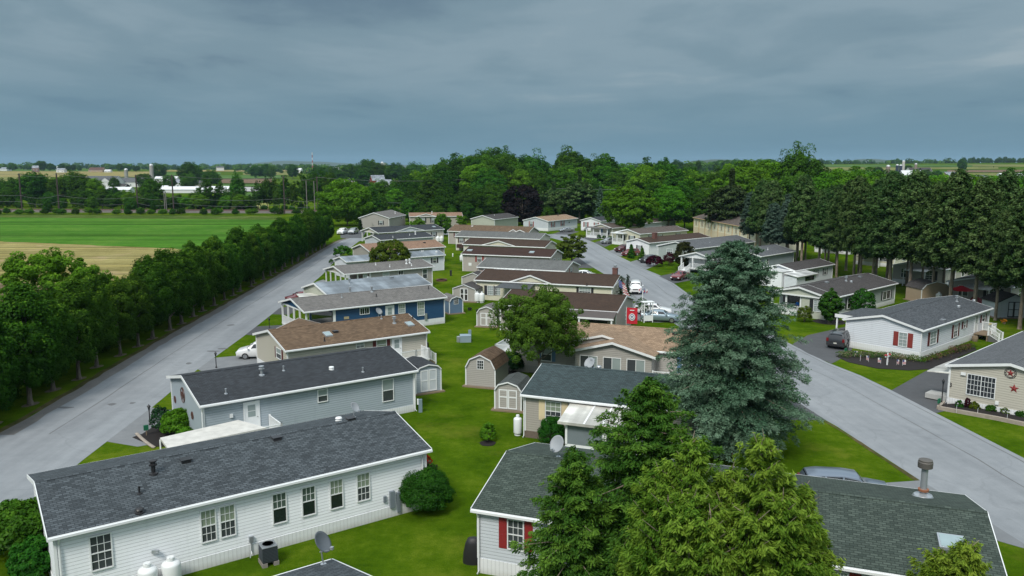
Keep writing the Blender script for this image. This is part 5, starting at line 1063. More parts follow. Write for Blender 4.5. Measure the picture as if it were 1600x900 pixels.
# corner porch cut: model as posts and a recessed dark room in front of the gable
xl = Y_.x0; m = MB(); m.box(xl - 2.3, xl - .04, -.2, Y_.yf, .0, .6); m.build('porch_floor', WHITE, Y_.root); Y_.posts([(xl - 2.2, -.1), (xl - 2.2, 1.9), (xl - 2.2, Y_.yf - .1)], .6, 2.7, .18); Y_.railing([(xl - .1, -.1), (xl - 2.2, -.1), (xl - 2.2, Y_.yf - .1)], .6, .6)
m = MB(); m.box(xl - 2.35, xl - .02, Y_.yn + .02, -.25, 0, 2.75); m.build('front_room', sGN, Y_.root); Y_.win('l', 2.0, 1.1, 2.3, 1.3, grid=(2, 2), up=BLG)
m = MB()
for q_ in (-1, 1): m.slab([(xl - 2.7, q_ * Y_.W / 2, Y_.ze), (xl - .27, q_ * Y_.W / 2, Y_.ze), (xl - .27, 0, Y_.ze + Y_.rise), (xl - 2.7, 0, Y_.ze + Y_.rise)], (0, 0, -.1))
m.build('porch_roof', rCH, Y_.root); m = MB(); m.slab([(xl - 2.45, Y_.yn, 2.8), (xl - 2.45, Y_.yf, 2.8), (xl - 2.45, 0, 3.78)], (.08, 0, 0)); m.build('porch_gable', sGN, Y_.root)
m = MB(); m.box(xl - 2.6, xl - 2.45, Y_.yn - .02, Y_.yf + .02, 2.66, 2.82)
for q_ in (-1, 1): m.slab([(xl - 2.703, q_ * (Y_.W / 2 + .03), Y_.ze + .02), (xl - 2.703, 0, Y_.ze + Y_.rise + .02), (xl - 2.703, 0, Y_.ze + Y_.rise - .2), (xl - 2.703, q_ * (Y_.W / 2 + .03), Y_.ze - .2)], (-.04, 0, 0))
m.build('porch_trim', WHITE, Y_.root)
Y_.x0 = xl - 2.35; Y_.win('l', 2.4, 1.0, 2.4, .9, grid=(2, 3), up=BLIND, lo=BLIND, shutter=BSH, shw=.5); Y_.x0 = xl
m = MB(); m.box(xl - .03, xl - .005, .6, 3.6, 1.2, 2.3); m.build('porch_glazing', GLASS, Y_.root)
for q_ in (-5.6, -4.6, -3.6): Y_.win('n', q_, .95, 2.3, .85, grid=None, up=BLUEG, lo=GLASS)
Y_.win_px('n', 1379, 455, 1391, 467, grid=None, kind='sl', up=BLUEG, shutter=BSH, shw=.4)
for q_ in (-6.4, -2.8): m = MB(); m.box(q_ - .2, q_ + .2, Y_.yn - .03, Y_.yn - .004, .9, 2.35); m.build('shutter', BSH, Y_.root)
for px, py, kd in ((1322, 439, 'stack'), (1330, 441, 'cap'), (1292, 442, 'box'), (1344, 433, 'box')): Y_.vent_px(px, py, kd, GALV)
Z_ = home('small white home with charcoal roof and white awning additions among the trunks', 45.6, 128.4, 42.1, 13.5, 5.8, 2.5, .76, sWB, rCH, None)
for k in range(3): Z_.win('n', -2.5 + k * 3.2, .9, 1.9, .8, grid=None, shutter=BSH)
m = MB(); m.box(Z_.x0 - 3.2, Z_.x0 + 3, Z_.yn - 2.2, Z_.yn - .05, 0, 1.9); m.build('side_room', sWB, Z_.root); m = MB(); m.slab([(Z_.x0 - 3.4, Z_.yn - 2.5, 1.95), (Z_.x0 + 3.2, Z_.yn - 2.5, 1.95), (Z_.x0 + 3.2, Z_.yn, 2.35), (Z_.x0 - 3.4, Z_.yn, 2.35)], (0, 0, -.08)); m.slab([(Z_.x0 - 3.6, Z_.yn + .1, 2.5), (Z_.x0 - .3, Z_.yn + .1, 2.5), (Z_.x0 - .3, Z_.yf, 2.7), (Z_.x0 - 3.6, Z_.yf, 2.7)], (0, 0, -.08)); m.build('awning', rWM, Z_.root)
m = MB(); m.box(Z_.x0 - 3.5, Z_.x0 - .03, Z_.yn + .2, Z_.yf - .1, 0, 2.42); m.build('end_room', sW, Z_.root)
m = MB(); m.box(Z_.x0 - .5, Z_.x0 + 2.4, Z_.yn - 2.23, Z_.yn - 2.203, 1.0, 1.7); m.build('side_room_glazing', GLASS, Z_.root)
AA = home('blue-grey home with mid grey roof behind the crown of the blue spruce', 45.4, 145.7, 44.4, 13.5, 8.6, 2.9, 1.05, sBG, rMG, None); AA.win_px('n', 1197.5, 405, 1201, 413, grid=(1, 2), up=GLASS); AA.vent(0, -2, 'pipe', WHITE)
BB = home('sage and cream home with long mid grey roof behind the dark red maple', 36.5, 159.7, 42.9, 23.0, 9.4, 2.9, 1.12, sSG, rMG, None); BB.win_px('l', 1042, 389, 1051, 397, grid=(3, 2), up=BLIND, lo=GLASS); BB.win_px('n', 1093, 392, 1096, 400, grid=None, up=GLASS); BB.win_px('n', 1111, 390, 1117, 396, grid=None, up=BLG); BB.vent_px(1109, 379, 'pipe', GALV)
# white porch with stairs at BB's neighbour (left of the blue spruce)
PO = House('entrance_porch', 'white gabled porch with railings and stairs beside the red car', 'porch', 0, 0, 42, 6, 7.4, 2.95, .95, sW, rMG, None, pl=2.6, cap=False, gable=sW)
_c = G(1079, 429); PO.root.location = (_c.x + 3.4, _c.y + 3.4, 0); PO.c = Vector(PO.root.location); X = -PO.L / 2 + O_ + .1
PO.deck(-PO.L / 2 + O_, PO.x0, PO.yn, PO.yf, .8, WHITE, 'porch_floor'); PO.posts([(X, PO.yn + .1), (X, .9), (X, PO.yf - .1)], .8, 2.8, .22); PO.railing([(PO.x0, PO.yn + .08), (X, PO.yn + .08), (X, .9)], .8); PO.steps(X - .1, 2.1, (-1, 0), 5, 1.5, .8, WHITE); PO.win('l', .6, 1.2, 2.5, 1.1, grid=(3, 2), up=BLIND)
CCh = home('narrow white home with red-brown roof and small brick chimney', 29.5, 172.0, 41.6, 22.5, 6.8, 2.9, .8, sW, rDB, None); CCh.win_px('l', 996.5, 383.5, 1001.5, 391, grid=(2, 2), up=BLIND, lo=BLIND, shutter=BSH, shw=.4)
m = MB(); m.box(-7.2, -6.3, -1.6, -.8, 2.6, 4.6); m.box(-7.25, -6.25, -1.65, -.75, 4.601, 4.7); m.build('chimney', BRICK, CCh.root)
DD = home('cream home with faded brown roof and white corner porch above the maroon pickup', 31.1, 194.8, 40.0, 18.7, 8.2, 2.95, .95, sCR, rBN, None)
DD.win_px('l', 984.5, 368.5, 990, 375.5, grid=(2, 2), up=BLIND, lo=BLIND, shutter=BSH, shw=.5)
for q_ in (-5, -1.5, 5.5): DD.win('n', q_, 1.1, 2.3, 1.1, grid=None, shutter=BSH, up=BLIND)
xl = DD.x0; m = MB(); m.box(xl - 1.6, xl - .04, .2, DD.yf, 0, .6); m.build('porch_floor', WHITE, DD.root); DD.posts([(xl - 1.5, .3), (xl - 1.5, 2.2), (xl - 1.5, DD.yf - .1)], .6, 2.7, .18); DD.railing([(xl - 1.5, .3), (xl - 1.5, DD.yf - .1)], .6); m = MB()
m.slab([(xl - 1.9, .0, 2.95), (xl - .27, .0, 2.95), (xl - .27, DD.W / 2, 2.9), (xl - 1.9, DD.W / 2, 2.9)], (0, 0, -.2)); m.build('porch_roof', WHITE, DD.root); m = MB(); m.box(xl - .03, xl - .005, .9, 2.2, .9, 2.3); m.build('porch_glazing', GLASS, DD.root)
EE = home('white-trimmed home with faded brown roof behind the bright maple', 37.6, 233.5, 46.4, 18.8, 8.2, 2.8, 1.0, sBGL, rBN, None)
for q_ in (2, 4.4, 6.8): EE.win('n', q_, 1.0, 2.0, 1.1, grid=None)
dish((EE.L / 2 - 2.5, .2, EE.ze + EE.rise), -.6, .5, EE.root, mast=.4)
FF = home('white gabled home with blue-black roof and brick-red shutters in front of the small spruce', 26.3, 238.5, 50.7, 15, 7.4, 3.19, .95, sW, rB, SK)
for q_ in (-1.7, 2.0): FF.win('l', q_, 1.2, 2.6, .9, grid=(2, 2), up=BLIND, lo=BLIND, shutter=RSH, shw=.4)
GGh = home('cream home with white verandah under the bright maple', 26.8, 214.5, 43, 14, 8, 2.9, .95, sCR, rBN, None)
xl = GGh.x0; m = MB(); m.box(xl - 2, xl - .04, GGh.yn, GGh.yf, 0, .6); m.build('porch_floor', WHITE, GGh.root); GGh.posts([(xl - 1.9, a) for a in (GGh.yn + .1, -1.2, 1.2, GGh.yf - .1)], .6, 2.7, .2); GGh.railing([(xl - 1.9, GGh.yn + .1), (xl - 1.9, GGh.yf - .1)], .6); m = MB(); m.slab([(xl - 2.3, GGh.yn - .2, 2.8), (xl - .27, GGh.yn - .2, 2.95), (xl - .27, GGh.yf + .2, 2.95), (xl - 2.3, GGh.yf + .2, 2.8)], (0, 0, -.12)); m.build('porch_roof', rTG, GGh.root)
m = MB(); m.box(xl - .05, xl - .005, -.5, .5, .6, 2.6); m.build('door', BLSH, GGh.root); GGh.win('l', 2.4, 1, 2.4, 1.0, grid=None, up=BLIND); GGh.win('n', -2, 1.1, 2.3, 1.2, grid=None, up=BLIND, shutter=BSH)
HH = home('white-skirted grey home with tan shingle roof at the top end of the right street', 10.8, 239.6, 53.8, 17.0, 9.4, 3.06, 1.1, sBGL, rTN, SK, skh=.9)
HH.win('l', -1.6, 1.2, 2.7, 1.0, grid=(2, 2), up=BLIND, shutter=RSH)
for q_ in (-5.5, -.2): HH.win('n', q_, 1.2, 2.7, 1.1, grid=(2, 2), up=BLIND, shutter=RSH, shw=.45)
HH.win('n', 3.6, 1.8, 2.5, .8, grid=None); HH.vent(2.5, -1, 'stack', BLACK)
II = House('apartment_block', 'two-storey cream building with brown roof and vertical posts behind the pines', 'building', 51, 227, -84, 44, 12, 5.0, 1.7, siding('bright_cream_siding', (.74, .7, .54)), rBN, None, trim=plain('tan_trim', (.5, .36, .2), .6))
for k in range(9):
    q_ = -II.L / 2 + 2.4 + k * 4.9; II.win('n', q_, 3.1, 4.3, .9, grid=None, up=BLIND, lo=BLIND)
    m = MB(); m.box(q_ + 2.3, q_ + 2.6, II.yn - .12, II.yn - .003, 0, 4.75); m.build('post', II.trim, II.root)
m = MB(); m.box(II.xl + .01, II.xr - .01, II.yn - .05, II.yn - .002, 0, 2.5); m.build('lower_band', plain('tan_render', (.68, .58, .42), .8), II.root)
for lab, x, y, a, L, wm, rm in (('beige home with green-shuttered window behind the tall conifers', 68.5, 126, 42, 17, sBE, rBN), ('pale home with brown roof edge seen between conifer trunks', 73, 152, 42, 17, sCR, rBN), ('grey-white home with dark windows, faintly seen behind the conifers', 74, 175, 44, 16, sSG, rMG), ('greige home with white awning and red parasol, seen between conifer trunks', 67.5, 107, 42, 16, sTN, rCH), ('white home behind the small grey shed at the right edge', 70, 88, 42, 16, sWB, rMG)):
    hx = home(lab, x, y, a, L, 8.4, 3.0, 1.0, wm, rm, SK); hx.win('l', 1.8, 1.1, 2.5, 1.5, grid=(2, 2), up=BLUEG, shutter=BSH, shw=.4); hx.win('l', -2, 1.1, 2.5, 1.2, grid=None, up=BLUEG)
    for q_ in (-4, 0, 4): hx.win('n', q_, 1.1, 2.4, 1.2, grid=None, up=BLUEG)
    m = MB(); m.slab([(hx.x0 - 2.2, -2, 2.55), (hx.x0 - .02, -2, 2.8), (hx.x0 - .02, 1.5, 2.8), (hx.x0 - 2.2, 1.5, 2.55)], (0, 0, -.08)); m.build('awning', rWM, hx.root); hx.posts([(hx.x0 - 2.1, -1.9), (hx.x0 - 2.1, 1.4)], 0, 2.5, .1)
# ================================================================== near and middle trees
def ztop(px, py, dist):
    d = ray(px, py); return CAMH + d.z / d.y * dist
# blue spruce
def p_spruce(t): return 5.9 * (1 - t) ** 0.46 * min(1, .7 + 2.2 * t) * (0.93 + .07 * math.sin(t * 40))
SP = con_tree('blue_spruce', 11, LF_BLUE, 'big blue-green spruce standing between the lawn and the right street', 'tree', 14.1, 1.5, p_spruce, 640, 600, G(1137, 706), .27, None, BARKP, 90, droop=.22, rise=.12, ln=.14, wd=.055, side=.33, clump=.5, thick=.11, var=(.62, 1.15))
# hemlocks and cypresses in the foreground
def p_hem(t): return 6.0 * (1 - t) ** .75 * min(1, .8 + t)
con_tree('hemlock_tree', 21, LF_HEM, 'tall dark green hemlock in front of the green roofed white home', 'tree', ztop(1030, 598, 30), .8, p_hem, 330, 620, AT(1005, 30), .2, None, BARKP, 110, droop=.3, rise=.24, ln=.16, wd=.045, side=.34, clump=.42, thick=.08, hang=.25, var=(.5, 1.15))
def p_hem2(t): return 3.6 * (1 - t) ** .7 * min(1, .8 + t)
con_tree('hemlock_tree', 22, LF_HEM, 'shorter spreading hemlock hiding the red-shuttered wall', 'tree', ztop(905, 705, 28.5), .3, p_hem2, 240, 460, AT(893, 28.5), .16, None, BARKP, 80, droop=.3, rise=.18, ln=.15, wd=.045, side=.36, clump=.42, thick=.08, hang=.25, var=(.5, 1.15))
def cypress(seed, px, dist, topy, rx, label, peaks=5):
    """several upright plumes of drooping fan sprays on one tree"""
    H = ztop(px, topy, dist); root = empty('golden_cypress', AT(px, dist), seed, label, 'tree'); r = random.Random(seed); VV = []; TT = []; mb = MB()
    for k in range(peaks):
        a = k * 2.4 + seed; rr = 0 if k == 0 else rx * r.uniform(.25, .55); hh = H * (1 if k == 0 else r.uniform(.82, .97) - .2 * rr / rx); R0 = rx * (.6 if k == 0 else r.uniform(.5, .68)); cxp, cyp = rr * math.cos(a), rr * math.sin(a)
        me, BR = conifer('tmp', seed * 10 + k, hh, .3, lambda t: R0 * (1 - t) ** .42 * min(1, .8 + t), 150, 300, LF_CED, droop=.12, rise=.5, ln=.19, wd=.042, side=.42, hang=.7, clump=.36, thick=.09, tipw=.5, var=(.5, 1.2))
        n = len(me.vertices); V = np.zeros(n * 3, np.float32); me.vertices.foreach_get('co', V); V = V.reshape(-1, 3); V[:, 0] += cxp; V[:, 1] += cyp; tt = np.zeros(n // 4, np.float32); me.attributes['tint'].data.foreach_get('value', tt); VV.append(V); TT.append(tt); bpy.data.meshes.remove(me)
        mb.tube([(cxp * .2, cyp * .2, -.05), (cxp * .7, cyp * .7, hh * .3), (cxp, cyp, hh * .65), (cxp, cyp, hh * .95)], [.16, .12, .08, .015], 8)
        for p_, q_, e_, Lb in BR[::2]: o_ = Vector((cxp, cyp, 0)); mb.tube([p_ + o_, q_ + o_, e_ + o_ + Vector((r.uniform(-.15, .15), r.uniform(-.15, .15), r.uniform(0, .3)))], [.03, .018, .007], 4)
    V = np.concatenate(VV); me = arr_mesh('crown', V, np.arange(len(V)).reshape(-1, 4), np.concatenate(TT), LF_CED); c = bpy.data.objects.new('crown', me); C.objects.link(c); c.parent = root; mb.build('trunk', BARKP, root); return root
cypress(3, 1065, 25.8, 690, 3.3, 'yellow-green drooping cypress, left of the three at the bottom', 9)
cypress(9, 1232, 25.4, 765, 2.4, 'yellow-green cypress with the lowest top, right end of the bottom group', 8)
cypress(4, 1168, 24.6, 688, 3.5, 'yellow-green drooping cypress, middle of the three at the bottom', 9)
cypress(7, 1492, 27.0, 852, 2.1, 'small golden-green cypress in front of the roof skylight, bottom right', 4)
# centre tree
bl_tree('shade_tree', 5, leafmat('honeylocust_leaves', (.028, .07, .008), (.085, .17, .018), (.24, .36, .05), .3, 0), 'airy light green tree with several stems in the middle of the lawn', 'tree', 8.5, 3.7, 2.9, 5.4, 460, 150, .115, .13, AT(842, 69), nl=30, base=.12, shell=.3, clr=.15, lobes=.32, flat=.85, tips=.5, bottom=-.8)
# round olive tree, maple, beech and others placed by distance
def mid_tree(name, seed, mat, label, px, dist, topy, wpx, low=.15, ncl=230, per=100, leaf=None, cat='tree', r0=.18, sx=1.0, **k):
    H = ztop(px, topy, dist); R = wpx / 2 / FPX * dist; rz = H * (1 - low) / 2; return bl_tree(name, seed, mat, label, cat, H, R * .9, rz * .93, H - rz, ncl, per, leaf or max(.1, R * .055), r0, AT(px, dist), base=.1, **k)
mid_tree('round_tree', 31, LF_OLIVE, 'dome-shaped olive-yellow tree between the porch home and the white home', 611, 132, 373, 66, .05, 260, 110, .2, shell=.75, lobes=.06, clr=.16, tips=.55, flat=.8)
mid_tree('maple_tree', 32, LF_BRIGHT, 'large bright green tree over the cream verandah home', 985, 222, 290, 90, .12, 260, 90, .42, shell=.5, lobes=.2, clr=.18, tips=.5, r0=.3)
mid_tree('copper_beech', 33, LF_BEECH, 'broad dark purple beech behind the homes', 816, 268, 288, 66, .02, 220, 90, .45, shell=.7, lobes=.08, clr=.18, r0=.3)
mid_tree('street_tree', 34, leafmat('yellow_green_leaves', (.03, .05, .006), (.08, .12, .014), (.17, .2, .03), .25, 0), 'low spreading tree beside the bend of the right street', 893, 158, 364, 52, .12, 150, 70, .24, shell=.5, lobes=.25, clr=.2, flat=.45)
mid_tree('dark_shrub_tree', 35, leafmat('dark_red_green_leaves', (.012, .02, .006), (.035, .04, .012), (.09, .08, .02), .15, 0), 'dark rounded tree before the sage and cream home', 1068, 150, 378, 33, .05, 120, 70, .22, shell=.65, lobes=.15)
mid_tree('street_tree', 36, LF_WOOD, 'round dark green tree at the end of the black-roofed home', 692, 222, 333, 30, .1, 120, 60, .3, shell=.6, lobes=.15)
mid_tree('street_tree', 37, LF_BRIGHT, 'small pale green tree in front of the grey-tan gable', 655, 228, 339, 22, .1, 90, 50, .28); mid_tree('street_tree', 38, LF_BRIGHT, 'small pale green bush leaning left of the grey-tan gable', 642, 226, 347, 16, .05, 60, 50, .25)
mid_tree('street_tree', 39, LF_BRIGHT, 'low bright tree in front of the woods left of the copper beech', 722, 250, 335, 18, .1, 60, 50, .3)
mid_tree('upright_tree', 40, LF_BUSH, 'upright shrub-tree on a mulch ring by the sage home', 1296, 96.5, 452, 36, .08, 150, 80, .15, cat='tree', shell=.55, lobes=.22)
mid_tree('big_walnut', 41, LF_BRIGHT, 'broad bright tree rising behind the left row of pear trees', 92, 82, 388, 172, .25, 330, 120, .2, shell=.5, lobes=.2, clr=.16, r0=.3, tips=.7)
mid_tree('willow_tree', 42, LF_BRIGHT, 'large soft bright green tree at the far end of the left road', 543, 262, 278, 86, .05, 260, 80, .45, shell=.55, lobes=.2, clr=.2)
mid_tree('willow_tree', 43, LF_WOOD, 'rounded green tree just right of the bright one at the road end', 575, 285, 300, 50, .05, 140, 70, .45, shell=.55)
con_tree('small_blue_spruce', 51, LF_BLUE, 'narrow silvery spruce standing behind the white gabled home', 'tree', ztop(940, 292, 256), .5, lambda t: 2.9 * (1 - t) ** .8, 130, 45, AT(937, 256), .18, ln=.5, wd=.26, side=.3, thick=.2, clump=.9, branches=20)
def p_pine(t): return 7.5 * math.sin(min(1, t * 1.15 + .18) * math.pi) ** .7 * (1 - .25 * t) + .4
for sd, px, ds, ty, lab in ((61, 905, 276, 266, 'wide dark white pine with layered boughs behind the homes'), (62, 865, 288, 285, 'second dark pine left of the layered white pine'), (63, 1140, 212, 266, 'big olive-dark pine leaning over the two-storey building')):
    con_tree('white_pine', sd, LF_PINE if sd == 63 else LF_CON, lab, 'tree', ztop(px, ty, ds), 4.5, p_pine, 150, 110, AT(px, ds), .35, ln=.95, wd=.34, side=.4, thick=.35, clump=1.4, droop=.05, rise=.12, branches=40)
# bushes
def pbush(px, by, wpx, hpx, mat, label, seed, cat='bush', name='bush', leaf=None, **k):
    g = G(px, by); s = (g - camo.location).length / FPX; rx, h = wpx / 2 * s, hpx * s; return bush(name, g + Vector((0, rx * .5, 0)), rx, h * 1.02, mat, label, cat, seed, leaf or max(.06, rx * .09), **k)
pbush(664, 806, 84, 66, LF_BUSH, 'big clipped round bush at the lawn corner of the long white home', 71, ncl=260, per=120, leaf=.075)
pbush(762, 692, 26, 30, LF_BRIGHT, 'small round shrub alone in a mulch ring on the lawn', 72, leaf=.07)
pbush(863, 700, 46, 46, LF_BUSH, 'dense egg-shaped evergreen by the tan home', 73, ncl=200, per=110, leaf=.055)
pbush(249, 678, 32, 38, leafmat('dark_bush_leaves', (.006, .025, .01), (.015, .055, .02), (.04, .1, .03), .1, 0), 'dark spiky bush beside the blue-grey gable', 74); pbush(272, 684, 46, 38, LF_BRIGHT, 'bright green bush in the mulch bed beside the blue-grey gable', 75, ncl=140, per=80); pbush(288, 692, 26, 22, LF_BRIGHT, 'low grassy clump at the edge of the mulch bed', 76)
pbush(22, 880, 92, 72, LF_WOOD, 'dark rounded shrub in the bottom left corner', 77, ncl=200, per=90); pbush(46, 915, 74, 50, LF_BUSH, 'fern-like green shrub below the dark one in the bottom left corner', 78, ncl=160, per=80, lobes=.3)
pbush(1259, 504, 24, 24, LF_OLIVE, 'yellowish shrub in front of the white porch railing', 79); pbush(1352, 497, 36, 42, LF_BUSH, 'green bush against the sage wall', 80)
pbush(1046, 415, 20, 20, LF_MAPLE, 'reddish bush between the dark tree and the purple maple', 81); pbush(1024, 417, 29, 16, leafmat('purple_maple_leaves', (.015, .002, .006), (.04, .004, .014), (.09, .012, .03), .15, 0), 'low dome of purple maple leaves by the driveway', 82)
pbush(801, 583, 36, 34, leafmat('yew_needles', (.004, .018, .005), (.01, .04, .01), (.025, .075, .015), .05, 0), 'dark clipped yew by the white deck', 83, ncl=160, per=80); pbush(817, 578, 16, 16, LF_BUSH, 'low green bush next to the dark yew', 84)
pbush(534, 402, 26, 18, LF_WOOD, 'bushy shrub on the inner kerb of the left road', 85, lobes=.3); pbush(552, 402, 18, 9, LF_BRIGHT, 'pale low shrub beside the silver-roofed home', 86)
for k, (px, by, wpx, hpx, lab) in enumerate(((936, 373, 8, 6, 'small bush left of the pair by the cream verandah'), (944, 374.5, 9, 6, 'small bush right of the pair by the cream verandah'), (955, 377, 12, 8, 'wider bush beside the silver hatchback'), (915, 362, 7, 5, 'small bush below the white gable wall'), (843, 387, 9, 12, 'green bush at the end of the red-brown roof'), (517, 413, 8, 8, 'small round bush by the silver roof gable'), (528, 416, 6, 6, 'smaller round bush by the silver roof gable'), (1236, 640, 22, 44, 'dark green bush below the blue spruce'), (1380, 470, 1, 1, ''), (571, 372, 6, 6, 'low bush by the pale grey gable'), (1004, 498, 22, 34, 'tall leafy bush between the red banner and the blue sedan'))):
    if lab: pbush(px, by, wpx, hpx, LF_BUSH, lab, 90 + k, ncl=60, per=50)
def cone_shrub(px, by, wpx, hpx, label, mat=LF_BUSH, seed=1, pw=.9, name='conical_evergreen'):
    g = G(px, by); s = (g - camo.location).length / FPX; R, H = wpx / 2 * s, hpx * s
    return con_tree(name, seed, mat, label, 'tree', H, .1, lambda t: R * (1 - t) ** pw, 110, 50, g + Vector((0, R, 0)), .06, ln=R * .22, wd=R * .14, side=.3, thick=.08, clump=.3, branches=6, droop=.05, rise=.3)
cone_shrub(987, 404, 13, 21, 'clipped cone evergreen, left one in front of the narrow white home', seed=1); cone_shrub(1004, 409, 13, 21, 'clipped cone evergreen, right one in front of the narrow white home', seed=2)
cone_shrub(970, 476, 9, 43, 'slim arborvitae left of the flag at the brown-roofed home', leafmat('dark_arborvitae', (.004, .014, .004), (.01, .03, .008), (.03, .06, .015), .05, 0), 3, .35, 'arborvitae'); cone_shrub(981, 477, 9, 46, 'slim arborvitae right of the flag at the brown-roofed home', M['dark_arborvitae'], 4, .35, 'arborvitae')
cone_shrub(562.5, 360, 7, 16, 'dark arborvitae at the left corner of the grey-tan gable', M['dark_arborvitae'], 5, .35, 'arborvitae'); cone_shrub(583, 357, 5, 12, 'dark arborvitae in front of the grey-tan gable wall', M['dark_arborvitae'], 6, .4, 'arborvitae')
# beds of flowers and planter of the right homes
def flower_patch(name, pix, n, label, cols, seed, h=.45):
    r = np.random.default_rng(seed); P = [G(*p) for p in pix]; VV = []; TT = []
    for k in range(n):
        t = r.random() * (len(P) - 1); i = int(t); c = P[i].lerp(P[i + 1], t - i) + Vector((r.normal() * .25, r.normal() * .25, 0)); m_ = 60; R = r.uniform(.22, .5)
        d = unit(r.normal(size=(m_, 3)) + np.array([0, 0, .6])); Pp = np.array([c.x, c.y, R * .6]) + d * R * np.array([1, 1, h / R * .8]); V, F = quads(Pp, unit(d + r.normal(size=(m_, 3)) * .4), r.normal(size=(m_, 3)), np.full(m_, .11), np.full(m_, .07)); VV.append(V); TT.append(np.full(m_, r.random()) * .8 + r.random(m_) * .2)
    V = np.concatenate(VV); me = arr_mesh(name, V, np.arange(len(V)).reshape(-1, 4), np.concatenate(TT), cols); o = bpy.data.objects.new(name, me); C.objects.link(o); tag(o, label, 'flowers', kind='stuff'); return o
MIXF = leafmat('mixed_border', (0.02, .06, .012), (.05, .13, .02), (.28, .2, .16), .2, 0)
flower_patch('ground_cover', [(1312, 558), (1350, 558), (1395, 560), (1440, 566)], 80, 'green perennials and pale flowers in the dark mulch bed of the white home', MIXF, 1)
flower_patch('ground_cover', [(1445, 566), (1490, 552), (1520, 543)], 50, 'low purple and green border along the side wall of the white home', leafmat('purple_border', (.03, .02, .02), (.05, .08, .02), (.2, .07, .08), .1, 0), 2)
for k, (px, by) in enumerate(((1500, 640), (1524, 643), (1551, 647), (1573, 650), (1597, 655))): pbush(px, by, 15 if k else 11, 12, LF_OLIVE if k % 2 else LF_BUSH, ('small clipped bush at the left end of the stone planter', 'clipped bush under the left pane of the gridded window', 'clipped bush under the right pane of the gridded window', 'clipped bush below the barn star', 'clipped bush at the right edge in the stone planter')[k], 120 + k, ncl=60, per=50)
pbush(1512, 641, 8, 17, LF_MAPLE, 'upright dark red shrub between the clipped bushes', 126)
STONE = plain('stone_edging', (.3, .26, .22), .85, var=.35, scale=4)
pp = [G(1466, 640), G(1500, 646), G(1560, 657), G(1640, 674)]; m = MB()
for a, b in zip(pp[:-1], pp[1:]): m.bar(a + Vector((0, 0, .12)), b + Vector((0, 0, .12)), .25, .34)
m.bar(pp[0] + Vector((0, 0, .12)), G(1474, 632) + Vector((0, 0, .12)), .25, .34); o = m.build('planter_wall', STONE); tag(o, 'low curved stone wall edging the planting in front of the beige home', 'garden wall')
# white pebble edging at the mulch bed left
r_ = random.Random(3); m = MB()
for k in range(26):
    t = k / 25; a = [(214, 679), (222, 690), (240, 700)]; p = G(a[0][0] + (a[2][0] - a[0][0]) * t, a[0][1] + (a[2][1] - a[0][1]) * t + 6 * t * (1 - t)); m.lathe([(.02, 0), (.13, .03), (.14, .09), (.05, .14)], (p.x, p.y, 0), 6)
tag(m.build('edging_stones', STONE), 'row of pale stones round the mulch bed by the left road', 'stones', kind='stuff')
# garden flags & ornaments in bed
FLR = plain('flag_red', (.35, .02, .03), .7); FLB = plain('flag_blue', (.03, .05, .2), .7); FLW = plain('flag_white', (.7, .7, .7), .7)
def small_flag(px, by, rz, label, group=None, h=.45, w_=.28):
    g = G(px, by); g.z = .05; r = empty('small_flag', g, rz, label, 'flag', group); m = MB(); m.tube([(0, 0, 0), (0, 0, h + .12)], .012, 5); m.build('stick', WHITE, r); f = MB(); n = 5
    f.box(.01, w_, -.008, .008, .12, h + .12, 2)
    for k in range(2): f.box(.012, w_ + .002, -.012, .012, .17 + k * .13, .235 + k * .13, 0)
    f.box(.008, w_ * .5, -.014, .014, h - .08, h + .125, 1); f.build('cloth', [FLR, FLB, FLW], r)
for k, (px, by) in enumerate(((1335, 558), (1344, 565), (1357, 566), (1376, 569), (1388, 567), (1401, 571), (1410, 572))): small_flag(px, by, k, 'small striped flag in the mulch in front of the white home', 'small flags stuck in the mulch bed')
for px, by, lab in ((1494, 646, 'small flag at the left end of the stone planter'), (1527, 651, 'small flag under the gridded window'), (1573, 660, 'small flag in the planter below the lower barn star')): g = small_flag(px, by, 1.0, lab)
g = G(1386, 571); r = empty('garden_cross', g, .6, 'white wooden cross ornament with red and white bunting in the mulch bed', 'ornament'); m = MB(); m.box(-.05, .05, -.05, .05, 0, 1.25); m.build('post', WHITE, r); m = MB(); m.box(-.4, .4, -.04, .04, .85, .97); m.build('crossbar', WHITE, r); m = MB(); m.lathe([(.02, .97), (.16, 1.03), (.12, 1.12)], (.3, 0, 0), 8); m.lathe([(.02, .97), (.16, 1.03), (.12, 1.12)], (-.3, 0, 0), 8); m.build('flowers', FLR, r)

# ---- row of pear trees on the left verge
def pear(seed): 
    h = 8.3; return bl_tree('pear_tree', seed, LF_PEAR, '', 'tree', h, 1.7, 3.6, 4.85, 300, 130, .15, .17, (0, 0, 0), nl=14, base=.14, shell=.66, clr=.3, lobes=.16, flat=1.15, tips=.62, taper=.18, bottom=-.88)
prot = [pear(200 + k) for k in range(5)]; GRP = 'upright pear trees lining the left road'
a0, a1 = G(82, 613), G(234, 531); dirp = (a1 - a0).normalized(); endp = G(508, 384.5); step = (a1 - a0).length / 5
npear = int((endp - a0).length / step) + 4; used = set()
spec = {0: 'pear tree at the bottom left corner nearest the camera', 3: 'pear tree with a dark trunk, first whose whole trunk shows in the row'}
ORD = [{1: 'first', 2: 'second', 3: 'third', 4: 'fourth', 5: 'fifth', 6: 'sixth', 7: 'seventh', 8: 'eighth', 9: 'ninth', 10: 'tenth'}.get(i) or (str(i) + ('st' if i % 10 == 1 and i != 11 else 'nd' if i % 10 == 2 and i != 12 else 'rd' if i % 10 == 3 and i != 13 else 'th')) for i in range(1, 80)]
